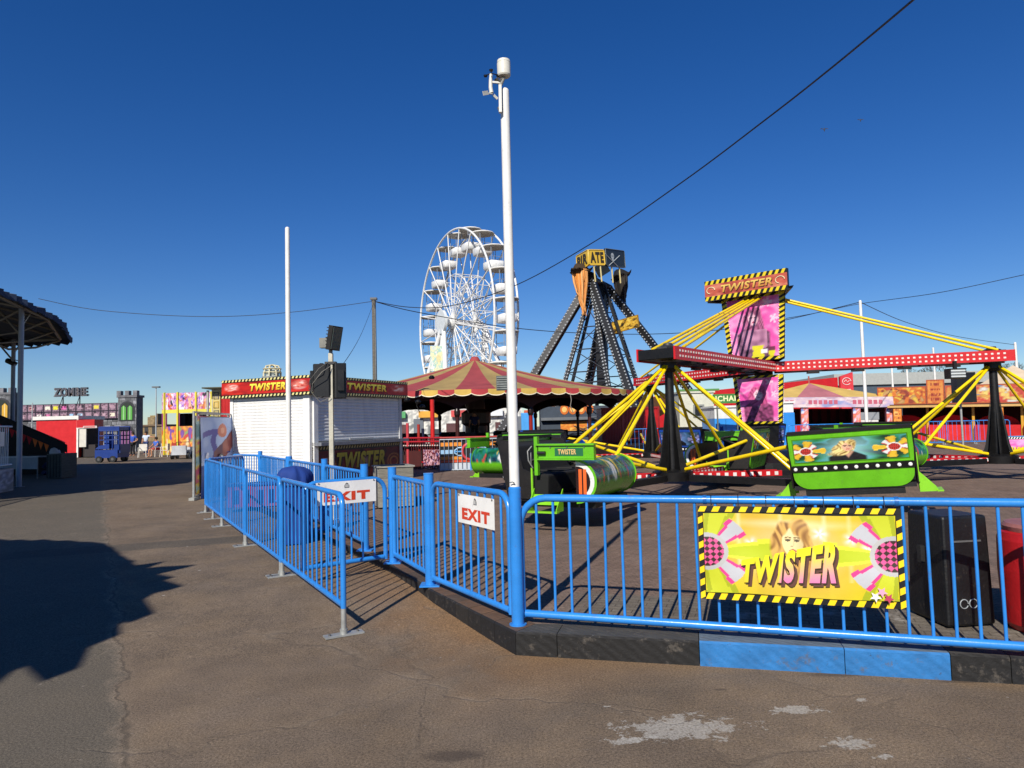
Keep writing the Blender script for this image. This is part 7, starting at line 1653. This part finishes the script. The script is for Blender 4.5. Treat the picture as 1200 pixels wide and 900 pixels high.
for k in range(len(edges) - 1):
    m = MB(M); x0, x1 = X(edges[k]), X(edges[k + 1]); sm = k == 1; f1 = strokes(pals[k % 4][:3], pals[k % 4], 360 + k, 26, .05, .16, (x1 - x0) / 1.1) if not sm else blotch(('#c86a24', '#e0943c', '#d87a2a'), 360, 2, 2.5, 3); zt = zf1 + (.35 if sm else 0); m.bx(x0, x1 - .03, zf0 + .06, zt, -.1, .1 + .06 * sm, C('#a8502a'), 'paint')
    def fa(u, v, f1=f1, sm=sm):
        if sm and abs(u - .5) < .32 and (int(v * 9) % 2) and nz(u * 18, v * 3, 4) > -.15: return C('#8a2a18')
        return mix(f1(u, v), (.12, .06, .04), .22)
    m.sheet(x1 - x0 - .15, zt - zf0 - .18, 50, 24, fa, .106 + .06 * sm, 'print', x0 + .06, zf0 + .12); m.build('picture_fascia', o)
for f_, wd in ((1063.5, .42), (1142, .62), (1208, .6)):
    m = MB(M); x = X(f_); f2 = blotch(('#c86a24', '#e0943c', '#e8b060'), 380, 2, 5, 2); zz = 1.95; m.bx(x - wd / 2, x + wd / 2, .75, zz + .1, .3, .36, C('#c8701c'), 'paint'); m.sheet(wd - .08, zz - .75, 10, 30, lambda u, v: C('#8c3a18') if (int(v * 11) % 2 and abs(u - .5) < .36 and nz(u * 16, v * 5, 1) > -.1) else f2(u, v), .364, 'print', x - wd / 2 + .04, .85); m.tube((x, PAVE, .33), (x, .75, .33), .05, C('#c8701c'), 'paint', 6); m.build('hanging_sign', o)
rr = ('#c01a1c', '#cf2420')
for k in range(4):
    x0 = X(1052) + k * (W / 4.3); m = MB(M); m.bx(x0, x0 + W / 4.6, PAVE, 1.05, -.6, .1, C(rr[k % 2]), 'paint'); n = 16; w_ = W / 4.6
    m.add([(x0 + w_ * i / n, 1.052 + .55 * math.sin(math.pi * i / n) ** .5, -.9) for i in range(n + 1)] + [(x0 + w_ * i / n, 1.052, -.9) for i in range(n + 1)], [(i + n + 1, i + n + 2, i + 1, i) for i in range(n)], C('#b8181a'), 'fabric'); m.build('counter', o)
    m = MB(M); m.bx(x0 + w_ + .02, x0 + w_ + .14, PAVE, zf0, -.4, -.2, C('#c8962c'), 'paint'); m.build('pillar', o)
m = MB(M); m.prism([(X(1170), .3), (X(1290), .3), (X(1290), -3)], zf1, zf1 + .02, C('#8a7a5a'), 'matte') if False else None
x0, x1 = X(1130), X(1180); m.add([(x0, zf1 + .02, -.2), (x1, zf1 + .02, -.2), ((x0 + x1) / 2, zf1 + 1.1, -2.2), (x0, zf1 + .02, -4.2), (x1, zf1 + .02, -4.2)], [(0, 1, 2), (1, 4, 2), (4, 3, 2), (3, 0, 2)], C('#c8b49a'), 'fabric'); m.build('tent_roof', o)

# slim white poles standing among the stalls
for i, (px, pyt, pyb, Y, lb) in enumerate(((1008, 353, 500, 30, 'tall slim white pole in front of the tent stall'), (1045, 432, 480, 60, 'short white pole left of the hall lamp, over the game stalls'), (1062.5, 431, 478, 62, 'second short white pole over the game stalls'), (1093.5, 408, 470, 60, 'white pole rising just left of the hanging floodlight'), (1189.5, 402, 470, 48, 'white pole at the right edge holding the overhead cable end'))):
    p = at(px, pyt, Y); white_pole(p, p.z, .075 if i == 0 else .1, .06 if i == 0 else .08, lb, n=10, z0=PAVE)
# floodlight and loudspeaker under the right arm
h = HUB[1]; p = at(1119, 432, 14.6); o = thing('hanging_floodlight', p, 'wire fronted floodlight hanging under the right red arm', 'floodlight'); m = MB(Matrix.Translation(p)); m.bx(-.17, .17, -.1, .1, -.21, -.0, C('#2a2c2c'), 'steel'); m.bx(-.03, .03, -.03, .03, 0, .16, C('#222222'), 'steel'); m.build('housing', o)
m = MB(Matrix.Translation(p)); m.bx(-.15, .15, -.108, -.101, -.19, -.03, C('#c3c8c6'), 'gloss'); m.build('glass', o); m = MB(Matrix.Translation(p))
for k in range(4): m.tube((-.17, -.125, -.19 + k * .06), (.17, -.125, -.19 + k * .06), .006, BLACK, 'steel', 4)
m.build('guard', o)
p = at(1128, 455, 27); o = thing('loudspeaker', V(p.x, p.y, PAVE), 'black loudspeaker box on a thin grey pole in front of the game stalls', 'loudspeaker'); m = MB(Matrix.Translation(p)); m.prism([(-.36, -.25), (.36, -.25), (.25, .3), (-.25, .3)], -.55, .6, C('#111214'), 'plastic'); m.build('cabinet', o); m = MB(); m.tube((p.x - .05, p.y + .1, PAVE), (p.x - .05, p.y + .1, p.z - .55), .04, GALV, 'galv', 8); m.build('pole', o)
# barriers along the back of the yard
def back_barrier(px, Y, L, dx, label):
    p = at(px, 530, Y); a = V(p.x, p.y); d = V(1, dx).normalized(); return barrier(a, a + d * L, PAVE + .1, PAVE + 1.1, label, 'pale blue barriers at the back of the yard', rad=.12, r=.02, br=.008, step=.19, base=PAVE, feet=(.2, L - .2))
labs = ['pale blue back barrier in front of the red container, left of the rear mast', 'pale blue back barrier before the red container at the rear mast', 'pale blue back barrier in front of the narrow blue cabin', 'pale blue back barrier in front of the tent stall counters', 'pale blue back barrier before the white panel of the tent stall', 'pale blue back barrier at the left end of the game stalls', 'pale blue back barrier under the black loudspeaker', 'pale blue back barrier before the hanging orange sign', 'pale blue back barrier beside the pink TWISTER banner']
for i, px in enumerate((735, 757, 925, 960, 995, 1030, 1066, 1103, 1140)): back_barrier(px, 33.5 - (i > 4) * .05 * i, 1.75 if i != 1 else 1.5, -.06, labs[i])
p, q = at(1176, 540, 27), at(1216, 540, 26.6); M = wall(V(p.x, p.y), V(q.x, q.y)); W = V(q.x - p.x, q.y - p.y).length; z0, z1 = at(1190, 538, 27).z, at(1190, 512, 27).z; o = thing('ride_banner', V(p.x, p.y, PAVE), 'pink TWISTER banner hung on a barrier far right behind the right mast', 'banner'); m = MB(M); pf = pink(400); m.bx(0, W, z0, z1, -.02, 0, BLACK, 'vinyl'); m.sheet(W - .05, z1 - z0 - .12, 30, 20, pf, .004, 'vinyl', .02, z0 + .03); hazard(m, 0, W, z1 - .07, z1, .004, C('#dcdcd8'), n=12)
m.text('TWISTER', .12, z0 + .12, .34, C('#3a2010'), .010, W * .85, off=.05, shear=.2); m.text('TWISTER', .10, z0 + .14, .34, C('#d8c82a'), .014, W * .85, off=.05, shear=.2); m.build('printed_sheet', o); m = MB(M)
for x in (.1, W - .1): m.tube((x, PAVE, -.06), (x, z1 + .02, -.06), .025, C('#4a84b8'), 'galv', 8)
m.tube((0, z1 + .02, -.06), (W, z1 + .02, -.06), .025, C('#4a84b8'), 'galv', 8); m.build('frame', o)
# low red ride deck strips behind the right car
p = at(1082, 548, 21); q = at(962, 548, 21); 

# ------------------------------------------------------------------ utility pole and overhead cables
p = at(438, 350, 26); UP = V(p.x, p.y, p.z); o = thing('utility_pole', V(p.x, p.y, 0), 'slim weathered wooden utility pole behind the ticket booth carrying the cables', 'utility pole'); m = MB(); m.tube((p.x, p.y, PAVE), p, .09, C('#6a645a'), 'wood', 10, .075); m.build('shaft', o); m = MB(); m.bx(p.x - .12, p.x + .12, p.y - .1, p.y + .1, p.z - .05, p.z + .03, C('#5a5a5a'), 'steel'); m.tube((p.x + .06, p.y - .09, PAVE + 1), (p.x + .06, p.y - .09, p.z - .4), .018, C('#8a8d8d'), 'galv', 6); m.build('cap', o)
def cable(pts, r, label, name='overhead_cable'):
    # pts: pixel plus distance; a smooth curve through them
    P = [at(*q) for q in pts]; out = []
    for i in range(len(P) - 1):
        a, b, c, d = P[max(0, i - 1)], P[i], P[i + 1], P[min(len(P) - 1, i + 2)]
        for k in range(8):
            t = k / 8; out.append(.5 * ((2 * b) + (c - a) * t + (2 * a - 5 * b + 4 * c - d) * t * t + (3 * b - a - 3 * c + d) * t ** 3))
    out.append(P[-1]); m = MB(); m.path(out, r, C('#1b1b1d'), 'plastic', 6); m.build(name, None, label, 'cable', loc=out[0])
uy = 26.0
cable([(438, 353, uy), (480, 360, uy - 1.2), (530, 358, 24), (605, 334, 21), (700, 281, 17.4), (800, 213, 13.5), (900, 138, 10.5), (975, 79, 8.6), (1070, 0, 6.6), (1180, -95, 5)], .0135, 'long black cable sagging from the utility pole across the sky to the upper right')
cable([(438, 353, uy), (490, 366, 27), (600, 384, 28.5), (700, 391, 30), (800, 390, 31.5), (900, 379, 33), (1008, 354, 30)], .015, 'thin dark cable running from the utility pole behind the rides to the slim white pole')
cable([(1008, 354, 30), (1060, 377, 36), (1120, 394, 42), (1189, 404, 48)], .016, 'dark cable sagging between the slim white pole and the right edge pole')
cable([(880, 380, 26), (950, 368, 29), (1008, 356, 30), (1100, 343, 27), (1200, 322, 25), (1300, 300, 23)], .012, 'thin cable rising past the slim white pole towards the right edge')
cable([(45, 350, 24), (120, 364, 24.5), (240, 371, 25), (340, 366, 25.5), (438, 353, uy)], .010, 'thin cable sagging from the left canopy to the utility pole')
cable([(438, 355, uy), (424, 390, 20), (404, 424, 12.2), (391, 431, 11.5)], .006, 'thin wire dropping from the utility pole to the loudspeaker post')
# two gulls
for i, (px, py, Y) in enumerate(((966, 152, 90), (1008.5, 141, 110))):
    c = at(px, py, Y); o = thing('gull', c, ('dark gull gliding high, nearer the long cable', 'tiny gull flying highest at the upper right')[i], 'bird'); m = MB(Matrix.Translation(c)); m.lathe([(0, -.28), (.06, -.15), (.085, .05), (.05, .2), (0, .3)], C('#3a3a3c'), 'matte', 10); m.M = Matrix.Translation(c)
    for s in (-1, 1): m.add([(0, .0, .08), (s * .3, .05, .22), (s * .62, .0, .1), (s * .3, .1, .12), (s * .3, .05, .19), (0, .02, .03)], [(0, 1, 2, 3), (0, 3, 4, 5)], C('#4a4a4e'), 'matte')
    m.build('body', o)

# ------------------------------------------------------------------ light, sky, camera
w = bpy.data.worlds.new('World'); S.world = w; w.use_nodes = True; N, L = w.node_tree.nodes, w.node_tree.links
sk = N.new('ShaderNodeTexSky'); sk.sky_type = 'NISHITA'; sk.sun_disc = False; sk.sun_elevation = SUN_EL
sk.sun_rotation = math.atan2(SUN_AZ.x, SUN_AZ.y); sk.altitude = 300; sk.air_density = 1.0; sk.dust_density = 0.; sk.ozone_density = 6.0
hs = N.new('ShaderNodeHueSaturation'); hs.inputs['Hue'].default_value = .513; hs.inputs['Saturation'].default_value = 1.25; hs.inputs['Value'].default_value = 1.32; L.new(sk.outputs[0], hs.inputs['Color']); L.new(hs.outputs[0], N['Background'].inputs['Color']); N['Background'].inputs['Strength'].default_value = .061
sd = bpy.data.lights.new('sun', 'SUN'); sd.energy = 5.0; sd.angle = R(.5); sd.color = (1, .94, .84); so = bpy.data.objects.new('sun', sd); COL.objects.link(so)
dv = Vector((SUN_AZ.x * math.cos(SUN_EL), SUN_AZ.y * math.cos(SUN_EL), math.sin(SUN_EL))); so.rotation_euler = dv.to_track_quat('Z', 'Y').to_euler(); so.location = (0, -5, 20)
cd = bpy.data.cameras.new('camera'); cd.sensor_width = 36; cd.lens = F / 1200 * 36; cd.clip_end = 2000; cd.clip_start = .05
co = bpy.data.objects.new('camera', cd); COL.objects.link(co); co.matrix_world = Matrix.Translation(P0) @ CAM.to_4x4(); S.camera = co
S.view_settings.view_transform = 'Standard'; S.view_settings.look = 'None'; S.view_settings.exposure = 0.2; S.view_settings.gamma = 1; S.view_settings.use_curve_mapping = False
S.cycles.max_bounces = 6; S.cycles.use_denoising = True
